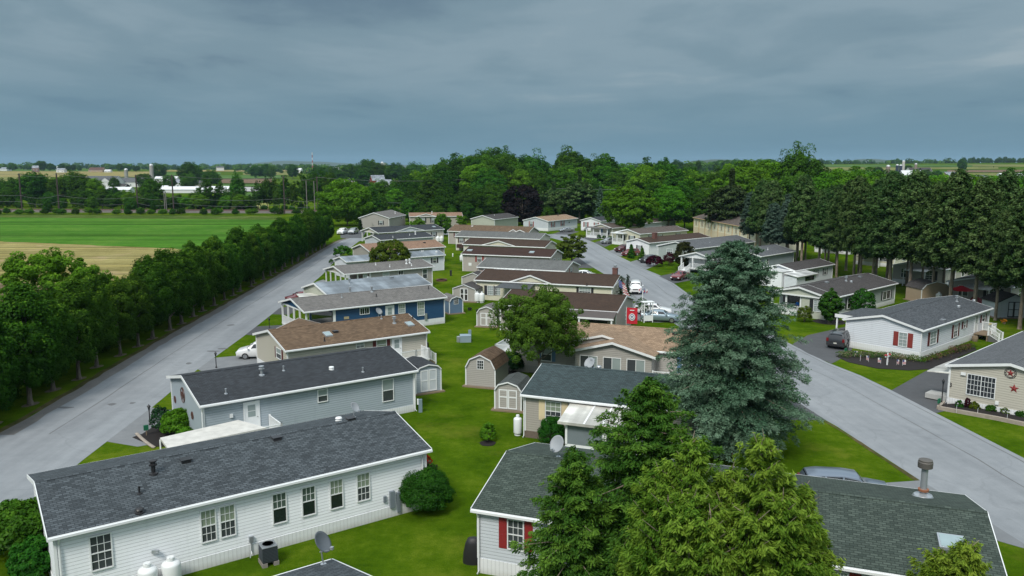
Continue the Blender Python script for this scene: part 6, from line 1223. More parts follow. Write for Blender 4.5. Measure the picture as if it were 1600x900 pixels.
P0 = a0 - dirp * step * 3; endp = endp + (endp - a0).normalized() * 2
for k in range(npear):
    t = k / (npear - 1); p = P0.lerp(endp, t); p = Vector((p.x + rnd.uniform(-.35, .35), p.y + rnd.uniform(-.4, .4), 0)); j = rnd.randrange(5)
    lab = ORD[k] + ' upright pear tree of the left row, counted from the bottom left corner'; s_ = rnd.uniform(.86, 1.12); scl = (s_ * rnd.uniform(.93, 1.1), s_ * rnd.uniform(.95, 1.1), s_)
    if j not in used: o = prot[j]; used.add(j); o.location = p; o.rotation_euler[2] = rnd.uniform(0, 6.28); o.scale = scl; o['label'] = lab; o['group'] = GRP
    else: copy_thing(prot[j], p, rnd.uniform(0, 6.28), scl, lab, GRP)
    c = p; 
    if k < 24: sheet('mulch_ring', [(c.x + .5 * math.cos(t_) , c.y + .8 * math.sin(t_ + .3)) for t_ in np.linspace(0, 6.283, 10)[:-1]], plain('wood_chips', (.13, .1, .065), .9, var=.4, scale=6), .022)
# darker, fuller trees close behind the pears on the field side
hprot = [bl_tree('hedge_tree', 230 + k, LF_PEAR, '', 'tree', 8, 1.8, 3.7, 4.0, 240, 110, .18, .14, (0, 0, 0), nl=6, base=.05, shell=.7, clr=.32, lobes=.14, flat=1.1, tips=.35, taper=.15) for k in range(3)]
nrm = Vector((-dirp.y, dirp.x, 0)); used = set()
for k in range(npear):
    p = P0.lerp(endp, (k + .5) / (npear - 1)) + nrm * (3.0 + rnd.uniform(-.4, .4)); j = rnd.randrange(3); s_ = rnd.uniform(.82, 1.04); lab = 'dark low-branched tree behind the pear row, on the field side'; G2 = 'dark trees behind the pear row'
    if j not in used: o = hprot[j]; used.add(j); o.location = p; o.scale = (s_,) * 3; o['label'] = lab; o['group'] = G2
    else: copy_thing(hprot[j], p, rnd.uniform(0, 6.28), s_, lab, G2)
# ---- conifer rows on the right
def p_con(t): return 3.5 * (1 - t) ** .42 * min(1, .6 + 2.2 * t)
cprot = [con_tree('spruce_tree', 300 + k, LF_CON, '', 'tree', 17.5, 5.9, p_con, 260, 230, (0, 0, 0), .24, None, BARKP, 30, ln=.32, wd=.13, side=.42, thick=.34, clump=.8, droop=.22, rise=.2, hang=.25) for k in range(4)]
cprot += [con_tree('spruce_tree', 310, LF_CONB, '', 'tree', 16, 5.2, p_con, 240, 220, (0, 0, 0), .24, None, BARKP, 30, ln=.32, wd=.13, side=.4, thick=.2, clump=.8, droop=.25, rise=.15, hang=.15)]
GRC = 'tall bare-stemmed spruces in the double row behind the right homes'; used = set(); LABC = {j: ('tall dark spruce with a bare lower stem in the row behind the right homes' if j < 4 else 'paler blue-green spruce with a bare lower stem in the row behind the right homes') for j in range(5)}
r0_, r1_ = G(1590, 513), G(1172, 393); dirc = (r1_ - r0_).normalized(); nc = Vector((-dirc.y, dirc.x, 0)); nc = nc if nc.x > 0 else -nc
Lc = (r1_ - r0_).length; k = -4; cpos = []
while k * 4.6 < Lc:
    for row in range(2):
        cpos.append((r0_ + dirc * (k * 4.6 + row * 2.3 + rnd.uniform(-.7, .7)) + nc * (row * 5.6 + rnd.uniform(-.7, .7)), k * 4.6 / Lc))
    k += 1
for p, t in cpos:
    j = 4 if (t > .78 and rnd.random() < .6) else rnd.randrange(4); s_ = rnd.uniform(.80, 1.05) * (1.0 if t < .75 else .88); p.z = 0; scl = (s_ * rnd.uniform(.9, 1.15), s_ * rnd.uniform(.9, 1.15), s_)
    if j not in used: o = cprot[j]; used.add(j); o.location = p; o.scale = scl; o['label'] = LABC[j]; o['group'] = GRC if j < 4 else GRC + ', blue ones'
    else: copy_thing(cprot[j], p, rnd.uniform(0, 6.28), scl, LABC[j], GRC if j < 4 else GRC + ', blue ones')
# ---- woods
wprot = []
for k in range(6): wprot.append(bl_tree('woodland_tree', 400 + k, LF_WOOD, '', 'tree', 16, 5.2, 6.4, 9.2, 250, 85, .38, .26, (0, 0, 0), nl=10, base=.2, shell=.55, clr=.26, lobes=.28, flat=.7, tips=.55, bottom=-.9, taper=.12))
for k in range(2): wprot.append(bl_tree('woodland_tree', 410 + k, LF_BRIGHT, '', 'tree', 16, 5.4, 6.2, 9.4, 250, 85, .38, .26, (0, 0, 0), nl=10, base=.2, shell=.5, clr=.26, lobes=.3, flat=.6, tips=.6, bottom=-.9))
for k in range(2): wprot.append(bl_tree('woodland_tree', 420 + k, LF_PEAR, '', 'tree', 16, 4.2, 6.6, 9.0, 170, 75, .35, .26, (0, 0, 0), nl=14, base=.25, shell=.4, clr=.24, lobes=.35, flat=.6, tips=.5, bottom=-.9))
wused = set()
def wtree(px, dist, topy, group, label, jset=(0, 1, 2, 3, 4, 5), wide=1.0, name=None):
    j = rnd.choice(jset); p = AT(px, dist); p.z = hgt(p.x, p.y) - .1; H = max(2.5, ztop(px, topy, dist) - p.z); s_ = H / 15.8; scl = (s_ * wide * rnd.uniform(.9, 1.15), s_ * wide * rnd.uniform(.9, 1.15), s_)
    if j not in wused: o = wprot[j]; wused.add(j); o.location = p; o.scale = scl; o['label'] = label; o['group'] = group; return o
    return copy_thing(wprot[j], p, rnd.uniform(0, 6.28), scl, label, group)
sky = [(560, 300), (580, 285), (600, 280), (640, 272), (665, 262), (690, 253), (715, 243), (745, 240), (770, 238), (792, 236), (812, 246), (832, 239), (850, 262), (868, 262), (886, 234), (905, 250), (925, 241), (950, 240), (972, 256), (1000, 258), (1012, 249), (1030, 252), (1055, 256), (1085, 262), (1110, 268), (1150, 256), (1185, 248), (1208, 258), (1228, 240), (1245, 234), (1262, 252), (1290, 264), (1330, 262), (1400, 278), (1500, 280), (1620, 282)]
sx, sy = [a for a, b in sky], [b for a, b in sky]
GW = 'woodland trees behind the park'; LW = 'leafy green tree in the mixed woods behind the homes'
ALLJ = (0, 1, 2, 3, 4, 5, 0, 1, 2, 6, 7, 6, 8)
for px in range(585, 1100, 17): wtree(px + rnd.uniform(-5, 5), rnd.uniform(345, 385), np.interp(px, sx, sy) + rnd.uniform(-1, 6), GW, LW, ALLJ, .8)
for px in range(580, 1110, 20): wtree(px + rnd.uniform(-6, 6), rnd.uniform(312, 335), np.interp(px, sx, sy) + rnd.uniform(14, 30), GW, LW, ALLJ)
for px in range(575, 1100, 21):
    if 780 < px < 850 : continue
    wtree(px + rnd.uniform(-6, 6), rnd.uniform(288, 300), np.interp(px, sx, sy) + rnd.uniform(42, 60), GW, LW, ALLJ)
for px in range(596, 1100, 22):
    if 770 < px < 860: continue
    wtree(px + rnd.uniform(-4, 4), rnd.uniform(276, 284), rnd.uniform(312, 326), GW, LW, (0, 1, 2, 3, 6))
for px in (690, 716, 740, 768, 792, 832, 884, 887, 920, 948, 1012, 1035): wtree(px, rnd.uniform(335, 350), np.interp(px, sx, sy), GW, LW, (0, 1, 2, 8, 9), .75)
for px in range(1015, 1320, 22): wtree(px + rnd.uniform(-5, 5), rnd.uniform(262, 300), np.interp(px, sx, sy) + rnd.uniform(0, 12), GW, LW, ALLJ)
for px in range(1020, 1300, 24): wtree(px + rnd.uniform(-5, 5), rnd.uniform(238, 256), np.interp(px, sx, sy) + rnd.uniform(26, 44), GW, LW, (0, 1, 6, 7, 2))
for px in (1150, 1178, 1198): wtree(px, 240, np.interp(px, sx, sy), GW, LW, (6, 7)); 
wtree(1243, 236, 233, GW + ' ', 'tallest tree, rising above all others right of the middle', (0,), .72); wtree(1226, 238, 243, GW, LW, (1,), .6)
for px in range(1300, 1640, 21): wtree(px + rnd.uniform(-6, 6), rnd.uniform(205, 260), rnd.uniform(270, 280) if px > 1360 else rnd.uniform(262, 274), 'bright trees behind the tall spruces', 'bright-topped tree showing above the dark spruce row', (6, 7, 6, 7, 0))
# left: trees along the railway
GL = 'trees along the railway on the left'; LL = 'bushy green tree beyond the railway line'
lsk = [(-60, 285), (0, 286), (20, 277), (45, 272), (62, 268), (80, 276), (100, 272), (118, 268), (135, 270), (150, 283), (165, 292), (185, 290), (205, 303), (235, 290), (255, 305), (290, 310), (310, 290), (330, 272), (350, 290), (372, 276), (390, 310), (405, 282), (430, 276), (450, 274), (480, 268), (510, 264), (530, 275)]
lx, ly = [a for a, b in lsk], [b for a, b in lsk]
for px in list(range(-60, 190, 17)): wtree(px + rnd.uniform(-4, 4), rnd.uniform(378, 420), np.interp(px, lx, ly) + rnd.uniform(-1, 5), GL, LL, (0, 1, 2, 3, 4, 5, 7))
for px in list(range(-60, 215, 18)): wtree(px + rnd.uniform(-5, 5), rnd.uniform(354, 368), rnd.uniform(296, 312), GL, LL, (0, 1, 2, 3, 4, 5, 9), 1.0)
for px, ty in ((160, 300), (176, 303), (190, 301), (203, 298), (308, 300), (322, 303), (360, 298), (378, 302), (392, 306)): wtree(px, rnd.uniform(358, 372), ty, GL, LL, (0, 1, 2, 6), 1.1)
for px in range(215, 400, 11): wtree(px + rnd.uniform(-3, 3), rnd.uniform(350, 362), rnd.uniform(303, 314), GL, LL, (0, 1, 2, 3, 7), 1.25)
for px, ty in ((228, 285), (240, 280), (236, 300), (262, 306), (280, 302), (298, 312), (250, 318), (275, 318)): wtree(px, rnd.uniform(356, 380), ty, GL, LL, (0, 1, 2, 8))
for px, ty in ((312, 290), (325, 276), (345, 284), (372, 272), (338, 300), (352, 305), (368, 300), (305, 305), (388, 326), (404, 284), (418, 280), (428, 278), (447, 276), (460, 285), (476, 270), (492, 268), (508, 264), (517, 268), (437, 290)): wtree(px, rnd.uniform(352, 372), ty, GL, LL, (0, 8, 9, 8, 9, 1), .62)
for px in range(245, 520, 14): wtree(px + rnd.uniform(-4, 4), rnd.uniform(349, 356), rnd.uniform(318, 326), 'low scrub along the railway', 'low shrubby tree beside the railway line', (0, 1, 2), 1.5)
for px, ty, ds in ((75, 313, 327), (50, 326, 325), (145, 306, 330), (205, 308, 330), (197, 325, 328), (240, 318, 330)): wtree(px, ds, ty, 'lone trees between the green field and the railway', 'small tree standing before the railway at the edge of the green field', (0, 1, 2), .9)
for px in range(-50, 470, 19): wtree(px + rnd.uniform(-9, 9), rnd.uniform(320, 329), rnd.uniform(324, 333), 'bushes along the near side of the railway', 'low bush on the rough strip between the green field and the railway', (0, 1, 2, 6), 1.7)
# farther trees and farm groups
GF = 'distant farmland trees'; LFt = 'distant round tree on the farmland'
for px, ty, ds, wd in ((20, 256, 1500, 1.6), (66, 251, 1500, 1.2), (60, 254, 1510, 1.4), (80, 255, 1500, 1.2), (98, 256, 1500, 1.2), (108, 258, 1480, 1.2), (116, 257, 1500, 1), (125, 258, 1480, 1), (188, 256, 1500, 1), (200, 258, 1500, 1.5), (214, 259, 1520, 1.6), (250, 257, 1000, 1.3), (296, 254, 760, 1.1), (304, 256, 770, 1.1), (332, 266, 700, 1.2), (296, 270, 650, 1.2), (265, 273, 660, 1.3), (294, 280, 640, 1.2), (179, 277, 640, 1), (225, 271, 720, 1.3), (400, 259, 1100, 1.4), (415, 258, 1110, 1.2), (425, 260, 1100, 1), (458, 258, 1100, 1.1), (495, 259, 1100, 1.1), (500, 262, 1000, 1.2), (512, 258, 1100, 1.1), (524, 262, 900, 1.3), (546, 258, 900, 1.2), (560, 259, 910, 1), (572, 252, 800, 1), (580, 250, 810, 1.1), (590, 254, 800, 1), (605, 257, 850, 1), (618, 255, 850, 1.1), (634, 264, 700, 1), (645, 255, 900, 1.1), (655, 256, 900, 1.1), (566, 268, 720, 1.3), (530, 267, 800, 1.2),
                       (1031, 250, 1100, .5), (1040, 252, 1100, .9), (1056, 250, 1100, 1.0), (1076, 254, 1000, .9), (1090, 251, 900, .45), (1150, 250, 1000, 1.2), (1134, 251, 1300, 1.2), (1165, 250, 1350, 1.1), (1371, 261, 900, 1.1), (1417, 258, 1000, 1.0), (1328, 257, 2000, 1.3), (1444, 266, 820, 1.4), (1455, 267, 800, 1.4), (1463, 266, 820, 1.2), (1500, 247, 1150, .7), (1505, 252, 1150, .6), (1577, 264, 880, 1.1), (1551, 262.5, 1300, .6)): wtree(px, ds, ty, GF, LFt, (0, 1, 2, 3, 4, 5), wd)
for px in list(range(1505, 1610, 7)): wtree(px + rnd.uniform(-2, 2), rnd.uniform(1950, 2050), rnd.uniform(245, 248), 'tree belt on the right skyline', 'tree in the belt on the right skyline', (0, 1, 2, 3), 1.1)
# far tree lines that read as one mass
def mass(name, spans, seed, label, mat=LF_WOOD):
    r = np.random.default_rng(seed); VV = []; TT = []
    for (x0, x1, ds, hh, n) in spans:
        for k in range(n):
            px = r.uniform(x0, x1); d_ = ds * r.uniform(.9, 1.1); p = AT(px, d_); z0 = hgt(p.x, p.y); H = hh * r.uniform(.6, 1.25); R = H * r.uniform(.5, 1.1); m_ = 70; d = unit(r.normal(size=(m_, 3)))
            P = np.array([p.x, p.y, z0 + H * .48]) + d * np.array([R, R, H * .52]) * r.uniform(.6, 1, (m_, 1)); V, F = quads(P, unit(d + np.array([0, -.3, .4])), r.normal(size=(m_, 3)), np.full(m_, H * .38), np.full(m_, H * .3)); VV.append(V); TT.append(np.full(m_, r.random() * .5) + r.random(m_) * .3)
    V = np.concatenate(VV); me = arr_mesh(name, V, np.arange(len(V)).reshape(-1, 4), np.concatenate(TT), mat); o = bpy.data.objects.new(name, me); C.objects.link(o); tag(o, label, 'woods', kind='stuff')
mass('distant_woods', [(-250, 130, 2000, 14, 60), (130, 420, 2300, 14, 90), (370, 700, 1900, 13, 110), (380, 720, 1500, 10, 60), (600, 860, 1500, 14, 50), (960, 1160, 1700, 14, 40), (1070, 1200, 1500, 15, 34), (-200, 500, 3000, 18, 130), (1280, 1500, 2300, 14, 60), (1450, 1640, 2600, 14, 40)], 9, 'far-off belts of trees along the hazy horizon')
# ================================================================== vehicles
def pc(px, py): return G(px, py)
cW = carpaint('white_paint', (.72, .73, .74), 0); cS = carpaint('silver_paint', (.4, .42, .44), .7); cB = carpaint('ice_blue_paint', (.28, .36, .42), .5); cG = carpaint('graphite_paint', (.05, .052, .058), .5); cR = carpaint('red_paint', (.15, .007, .009), .2); cM = carpaint('maroon_paint', (.08, .01, .014), .3); cN = carpaint('sky_paled_blue_paint', (.17, .21, .27), .4); cK = carpaint('dark_grey_paint', (.06, .065, .07), .4)  # cN: dark blue paled, the sky reflected in the car roof put into the colour
car('parked_car', pc(410, 558), 187, 'van', cW, 'white minivan half hidden by the beige home, nose towards the left road', 'van', sc=.94)
car('parked_car', pc(535, 366), -95, 'suv', cW, 'white SUV, left one of the two parked at the far end of the left road'); car('parked_car', pc(552, 365.5), -95, 'suv', cS, 'silver-white SUV, right one of the two parked at the far end of the left road')
car('parked_car', pc(885, 362.5), 205, 'sedan', cS, 'silver sedan parked side-on by the tan-roofed home'); car('parked_truck', pc(931, 368.5), -120, 'pickup', cW, 'white pickup parked by the cream verandah home', 'pickup', sc=.85)
car('parked_car', pc(950, 380.5), 222, 'suv', cS, 'silver hatchback parked below the cream verandah home', sc=.82); car('parked_truck', pc(976, 393.5), 222, 'pickup', cM, 'dark maroon pickup with a black cap beside the red jeep', 'pickup', sc=.95); car('parked_car', pc(985, 400), 222, 'suv', cR, 'red boxy jeep parked in front of the dark pickup', 'jeep', sc=.9)
car('parked_car', pc(1013, 410), 225, 'suv', cK, 'dark grey car nosed out from behind the purple maple', sc=.86); car('parked_car', pc(1062, 436.5), 238, 'sedan', cR, 'red car parked beside the white porch stairs'); car('parked_car', pc(914, 435), -18, 'sedan', cW, 'white sedan partly behind the greige gable by the street', sc=.98)
car('parked_suv', pc(993, 457), -99, 'suv', cW, 'white SUV facing the camera at the edge of the right street', rack=True); car('parked_car', pc(1031, 502), -12 + 180 - 180, 'sedan', cB, 'ice-blue sedan parked tail to the right street'); o = None
car('parked_car', pc(1020, 491), -12, 'sedan', cW, 'white car parked just beyond the ice-blue sedan')
car('parked_suv', pc(1315, 540), 52, 'suv', cG, 'graphite SUV seen from behind on the dark driveway of the white home', sc=1.0, rack=True)
p = AT(1318, 43.9); car('parked_suv', Vector((p.x, p.y, 0)), -10, 'suv', cN, 'blue-grey car whose roof shows over the mossy green roof', rack=False)
car('parked_car', pc(470, 470), 215, 'sedan', cR, 'red car under the silver-roofed carport', sc=.9); car('parked_car', AT(1383, 178), 10, 'suv', cW, 'white vehicle glimpsed between the conifer trunks')
# ================================================================== sheds, tanks, garden items
def lshed(px, py, rz, *a, **k): g = G(px, py); return shed(g, R_(rz), *a, **k)
gSH = shingle('shed_grey_roof', (.07, .08, .078), contrast=.2); 
g = G(757, 607); shed(g + Vector((.2, 2.0, 0)), R_(-18), 2.7, 3.6, 1.75, 2.9, sGT, rBR, 'grey-tan barn shed with brown roof and one small window', doors=False, window=2.05)
g = G(796, 644); shed(g + Vector((.3, 1.7, 0)), R_(-16), 2.15, 3.0, 1.7, 2.35, sGT, gSH, 'tan barn shed with white-trimmed double doors beside the tan home')
g = G(762, 512); shed(g + Vector((.2, 1.6, 0)), R_(-14), 2.4, 2.8, 1.7, 2.5, sGT, rTG, 'small tan barn shed with white double doors left of the airy tree')
g = G(649, 616); shed(g + Vector((.3, 1.7, 0)), R_(30), 2.3, 3.2, 2.0, 2.5, sBG, rB, 'blue-grey shed with white double doors behind the black-roofed home', dmat=plain('white_door', (.5, .54, .58), .5), trim=WHITE, base=True)
g = G(703, 491); shed(g + Vector((.1, 1.6, 0)), R_(28), 1.9, 3.0, 1.7, 2.3, siding('dusty_blue_siding', (.1, .17, .26)), rTG, 'blue shed attached near the deep blue home', doors=False, window=1.7)
g = G(726, 472); shed(g + Vector((.4, 1.6, 0)), R_(-17), 3.4, 3.2, 1.9, 2.5, sGT, rCH, 'grey-tan utility shed with dark doorway and flower box left of the cream home', gambrel=False, doorw=1.2, dmat=plain('dark_opening', (.02, .018, .016), .9), window=1.5)
g = G(742, 452); shed(g + Vector((0, 2, 0)), R_(-17), 3.6, 2.6, 1.8, 2.5, sGT, rCH, 'low dark-roofed shed behind the utility shed', gambrel=False, doors=False)
g = G(1573, 497); shed(g + Vector((.6, 1.4, 0)), R_(0), 4.2, 3.4, 2.1, 3.1, sBGL, rCH, 'pale grey shed with black-trimmed doors behind the trunks at the right edge', gambrel=False, trim=BLACK)
g = G(1448, 470); shed(g, R_(10), 4.4, 3.4, 2.0, 3.0, plain('tan_boards', (.33, .25, .17), .8), rCH, 'tan gambrel shed among the conifer trunks', doors=False)
# tanks
q, _ = A.wall_px('n', 222, 893); 
for dq, lab in ((0, 'white propane tank, left one of the pair against the long white home'), (1.0, 'white propane tank, right one of the pair against the long white home')):
    p = A.root.matrix_basis @ A.pos('n', q + dq + .1, 0, .75); tank(p, lab, 1.25, .42)
m = MB(); p = A.root.matrix_basis @ A.pos('n', q + .6, 0, .1); m.box(-.15, .15, -.06, .06, 1.45, 1.62); m.tube([(0, 0, 1.5), (.3, -.3, 1.62)], .02, 5); o = m.build('gas_regulator', GALV); o.location = p; tag(o, 'grey gas regulator on the white wall above the two tanks', 'regulator')
tank(G(809, 680) , 'tall white propane tank at the corner of the tan home', 1.35, .3); tank(G(745.5, 472.5), 'white propane tank, left one of the pair by the cream home', 1.4, .38); tank(G(753, 473), 'white propane tank, right one of the pair by the cream home', 1.4, .38)
tank(G(684, 378.5), 'white tank, left one at the end of the long black-roofed home', 1.5, .55); tank(G(690, 378.5), 'white tank, right one at the end of the long black-roofed home', 1.5, .55); tank(G(721, 408), 'small white tank at the corner of the pinkish home', 1.2, .35); tank(AT(1466, 112), 'white tank among the conifer trunks', 1.4, .4)
# air conditioner
g = G(420, 880); r = empty('air_conditioner', g, R_(32), 'black and grey air-conditioning unit on blocks by the long white home', 'air conditioner'); m = MB(); m.box(-.36, .36, -.36, .36, .2, .95); m.build('casing', plain('ac_black', (.02, .025, .032), .5), r)
m = MB()
for k in range(9): z = .28 + k * .07; m.box(-.37, .37, -.375, -.362, z, z + .03); m.box(-.375, -.362, -.37, .37, z, z + .03)
m.build('louvres', plain('ac_fins', (.05, .06, .075), .5), r); m = MB(); m.box(-.37, .37, -.37, .37, .951, .985); m.lathe([(.3, .986), (.3, 1.02), (.27, 1.02), (.27, .99)], (0, 0, 0), 20); m.build('top', plain('ac_grey', (.2, .22, .24), .5), r)
m = MB(); m.box(-.4, -.15, -.4, .4, 0, .2); m.box(.15, .4, -.4, .4, 0, .2); m.build('block', plain('concrete_block', (.22, .2, .18), .9), r)
# pedestals and boxes
PED = plain('utility_green_grey', (.17, .23, .27), .5)
def pedestal(px, py, label, h=1.0, w_=.28): g = G(px, py); r = empty('utility_pedestal', g, .2, label, 'utility box'); m = MB(); m.box(-w_ / 2, w_ / 2, -w_ / 3, w_ / 3, 0, h); m.build('cabinet', PED, r); m = MB(); m.box(-w_ * .9, -w_ / 2 - .003, -.1, .1, h * .62, h * 1.02); m.build('meter', WHITE, r); return r
pedestal(657, 644, 'grey meter pedestal on the lawn near the blue-grey home', 1.05)
g = G(728, 534); r = empty('transformer_box', g, .1, 'pale blue-grey transformer box with pedestal in the middle of the lawn', 'utility box'); m = MB(); m.slab([(-.65, -.4, 0), (.55, -.4, 0), (.55, -.4, .72), (-.65, -.4, .72)], (0, .8, 0)); m.slab([(-.66, -.42, .721), (.56, -.42, .721), (.56, .42, .8), (-.66, .42, .8)], (0, 0, -.03)); m.build('cabinet', plain('box_blue', (.22, .29, .34), .5), r); m = MB(); m.box(.3, .62, .45, .7, 0, 1.2); m.build('pedestal', PED, r); m = MB(); m.lathe([(.22, .0), (.22, .6), (.1, .65)], (-.8, 0, 0), 12); m.build('cylinder', GALV, r)
g = G(704.5, 431); m = MB(); m.box(-.17, .17, -.15, .15, 0, .95); m.box(-.2, .2, -.18, .18, .951, 1.0); o = m.build('service_post', BLACK); o.location = g; tag(o, 'short black service post on the lawn between the two rows', 'post')
for px, py, lab in ((707.5, 401, 'tiny white marker post on the far lawn'), (690, 439, 'small brick fire ring on the lawn by the greige home')):
    g = G(px, py); m = MB()
    if 'brick' in lab: m.lathe([(.9, 0), (.95, .3), (.7, .3), (.7, .02)], (0, 0, 0), 14); o = m.build('fire_ring', BRICK); tag(o, lab, 'fire pit')
    else: m.lathe([(.12, 0), (.12, .5), (.18, .55), (.05, .7)], (0, 0, 0), 8); o = m.build('marker_post', WHITE); tag(o, lab, 'post')
    o.location = g
# covered grill beside W1
g = G(737, 884); m = MB(); pr = [(.55, 0), (.52, .5), (.42, 1.0), (.3, 1.25), (.05, 1.3)]
m.tube([(0, 0, z) for _, z in pr], [r for r, _ in pr], 14); o = m.build('covered_grill', plain('black_cover', (.012, .012, .013), .55)); o.location = g + Vector((.1, .35, 0)); o.scale = (1, .6, 1); smooth_by_angle(o, 60); tag(o, 'grill under a black cover at the corner of the white home with red shutters', 'grill cover')
# chair and pots by the utility shed
g = G(713, 484); r = empty('lounge_chair', g, .5, 'dark reclining chair on the lawn beside the blue shed', 'chair'); m = MB(); m.slab([(-.3, -.6, .35), (.3, -.6, .35), (.3, .1, .4), (-.3, .1, .4)], (0, 0, -.06)); m.build('seat', BLACK, r); m = MB(); m.slab([(-.3, .1, .4), (.3, .1, .4), (.3, .7, 1.1), (-.3, .7, 1.1)], (0, .04, -.05)); m.build('backrest', BLACK, r)
for xx in (-.28, .28):
    for yy in (-.5, .2): m = MB(); m.box(xx - .02, xx + .02, yy - .02, yy + .02, 0, .36); m.build('leg', BLACK, r)
for px, py, lab in ((734, 485, 'dark flower pot on the lawn before the utility shed'), (747, 488, 'low dark planter left of the white tanks')): g = G(px, py); m = MB(); m.lathe([(.2, 0), (.32, .35), (.28, .35), (.2, .3)], (0, 0, 0), 12); o = m.build('plant_pot', DARKMETAL); o.location = g; tag(o, lab, 'pot')
# lamps, address posts
for px, by, ty, lab in ((234.5, 664, 637, 'black lamp post by the grey bush of the blue-grey home'), (338, 575, 553, 'black lamp post at the driveway of the black-roofed home'), (421, 513, 498, 'black lamp post near the porch of the deep blue home'), (1324, 555, 532, 'black lamp post in the mulch bed of the white home'), (1471, 634, 599, 'black lamp post with green number plate by the stone planter')):
    g = G(px, by); h = (by - ty) * (g - camo.location).length / FPX; lamp_post(g, lab, h)
GRNP = plain('green_plate', (.01, .12, .06), .5)
for px, by, lab in ((229, 681, 'green address post at the mulch bed beside the left road'), (1321, 556, 'green address plate below the lamp by the mulch bed'), (1466.5, 638, 'green address tube beside the lamp by the stone planter')): g = G(px, by); r = empty('address_post', g, .6, lab, 'address sign'); m = MB(); m.box(-.03, .03, -.03, .03, 0, .5); m.build('post', WOOD, r); m = MB(); m.box(-.16, .16, -.05, .05, .42, .8); m.build('plate', GRNP, r)
# banner and flag
g = G(987, 522); dist = g.y; zt, zb = ztop(986, 481, dist), ztop(986, 506, dist); w2 = 17 / FPX * dist / 2
r = empty('garden_banner', g, -.25, 'red banner with a round white and blue emblem beside the brown roof', 'banner'); m = MB(); m.tube([(-w2 - .05, .03, 0), (-w2 - .05, .03, zt + .1)], .03, 6); m.build('pole', WHITE, r)
m = MB(); n = 9; vs = []
for i in range(n):
    for z in (zb, zt): vs.append((-w2 + 2 * w2 * i / (n - 1), .06 * math.sin(i * 1.3), z))
m.add(vs, [(2 * i, 2 * i + 2, 2 * i + 3, 2 * i + 1) for i in range(n - 1)]); o = m.build('cloth', plain('banner_red', (.5, .012, .03), .7), r); sm = o.modifiers.new('s', 'SOLIDIFY'); sm.thickness = .02
em = MB(); zc = (zb + zt) / 2 - .12
def disc(mb, cx, cz, rx, rz_, y, mi): mb.slab([(cx + rx * math.cos(t), y, cz + rz_ * math.sin(t)) for t in np.linspace(0, 6.283, 21)[:-1]], (0, -.012, 0), mi)
disc(em, 0, zc, .36, .42, -.09, 0); disc(em, 0, zc, .28, .33, -.105, 1); disc(em, 0, zc, .22, .26, -.12, 0); em.slab([(-.12, -.135, zc + .12), (.12, -.135, zc + .12), (0, -.135, zc - .2)], (0, -.012, 0), 1); em.box(-.25, .25, -.1, -.09, zt - .32, zt - .22, 0); em.build('emblem', [FLW, FLB], r)
g = AT(967, G(975, 481).y); dist = g.y; r = empty('national_flag', g, -.3, 'striped flag with blue canton at the street end of the brown roof', 'flag'); zt = ztop(968, 437, dist)
m = MB(); m.bar((-.6, 0, zt - .8), (.25, 0, zt + .15), .04); m.build('pole', WHITE, r); m = MB()
for k in range(13):      # hanging folds
    x0, x1 = .2 - 0 * k, 1.1; z = zt - .05 - k * .155; dx = .03 * k
    m.slab([(-.1 + dx * 2.2, .05 * math.sin(k), z), (.75 + dx * 2.2, .12 * math.sin(k * .8), z - .5), (.75 + dx * 2.2, .12 * math.sin(k * .8), z - .65), (-.1 + dx * 2.2, .05 * math.sin(k), z - .15)], (0, .02, 0), k % 2)
m.build('stripes', [FLR, FLW], r); m = MB(); m.slab([(-.14, -.06, zt), (.35, -.08, zt - .25), (.5, -.08, zt - 1.25), (0, -.06, zt - 1.0)], (0, .03, 0)); o = m.build('canton', FLB, r); m = MB()
for i in range(4):
    for j in range(5): a = -.05 + i * .11 + j * .03; m.box(a, a + .04, -.11, -.09, zt - .2 - j * .17 - i * .06, zt - .16 - j * .17 - i * .06)
m.build('stars', FLW, o)
# trellis / white gate stand by the blue sedan
g = G(1011, 503); r = empty('arbour', g, .2, 'white lattice arbour beside the ice-blue sedan', 'arbour'); m = MB()
for xx in (-.55, .55):
    for yy in (-.4, .4): m.box(xx - .05, xx + .05, yy - .05, yy + .05, 0, 2.5)
    for z in (.4, .8, 1.2, 1.6, 2.0, 2.4): m.box(xx - .02, xx + .02, -.4, .4, z, z + .05)
m.box(-.75, .75, -.5, .5, 2.5, 2.58); m.build('frame', WHITE, r); m = MB(); m.box(-.5, .5, -.42, -.38, .2, .9); m.build('gate', WHITE, r)
g = G(1003, 497); r = empty('festoon_rack', g, .3, 'white rack strung with small red white and blue flags above the arbour', 'ornament'); m = MB(); m.box(-.04, .04, -.04, .04, 0, 3.6); m.build('post', WHITE, r); m = MB()
for k in range(14): a = k * .9; m.slab([(.5 * math.cos(a), .5 * math.sin(a), 3.2 + .08 * (k % 5)), (.5 * math.cos(a) + .22, .5 * math.sin(a), 3.3 + .08 * (k % 5)), (.5 * math.cos(a) + .1, .5 * math.sin(a), 3.55 + .08 * (k % 5))], (0, .03, 0), k % 3)
m.build('bunting', [FLR, FLW, FLB], r)
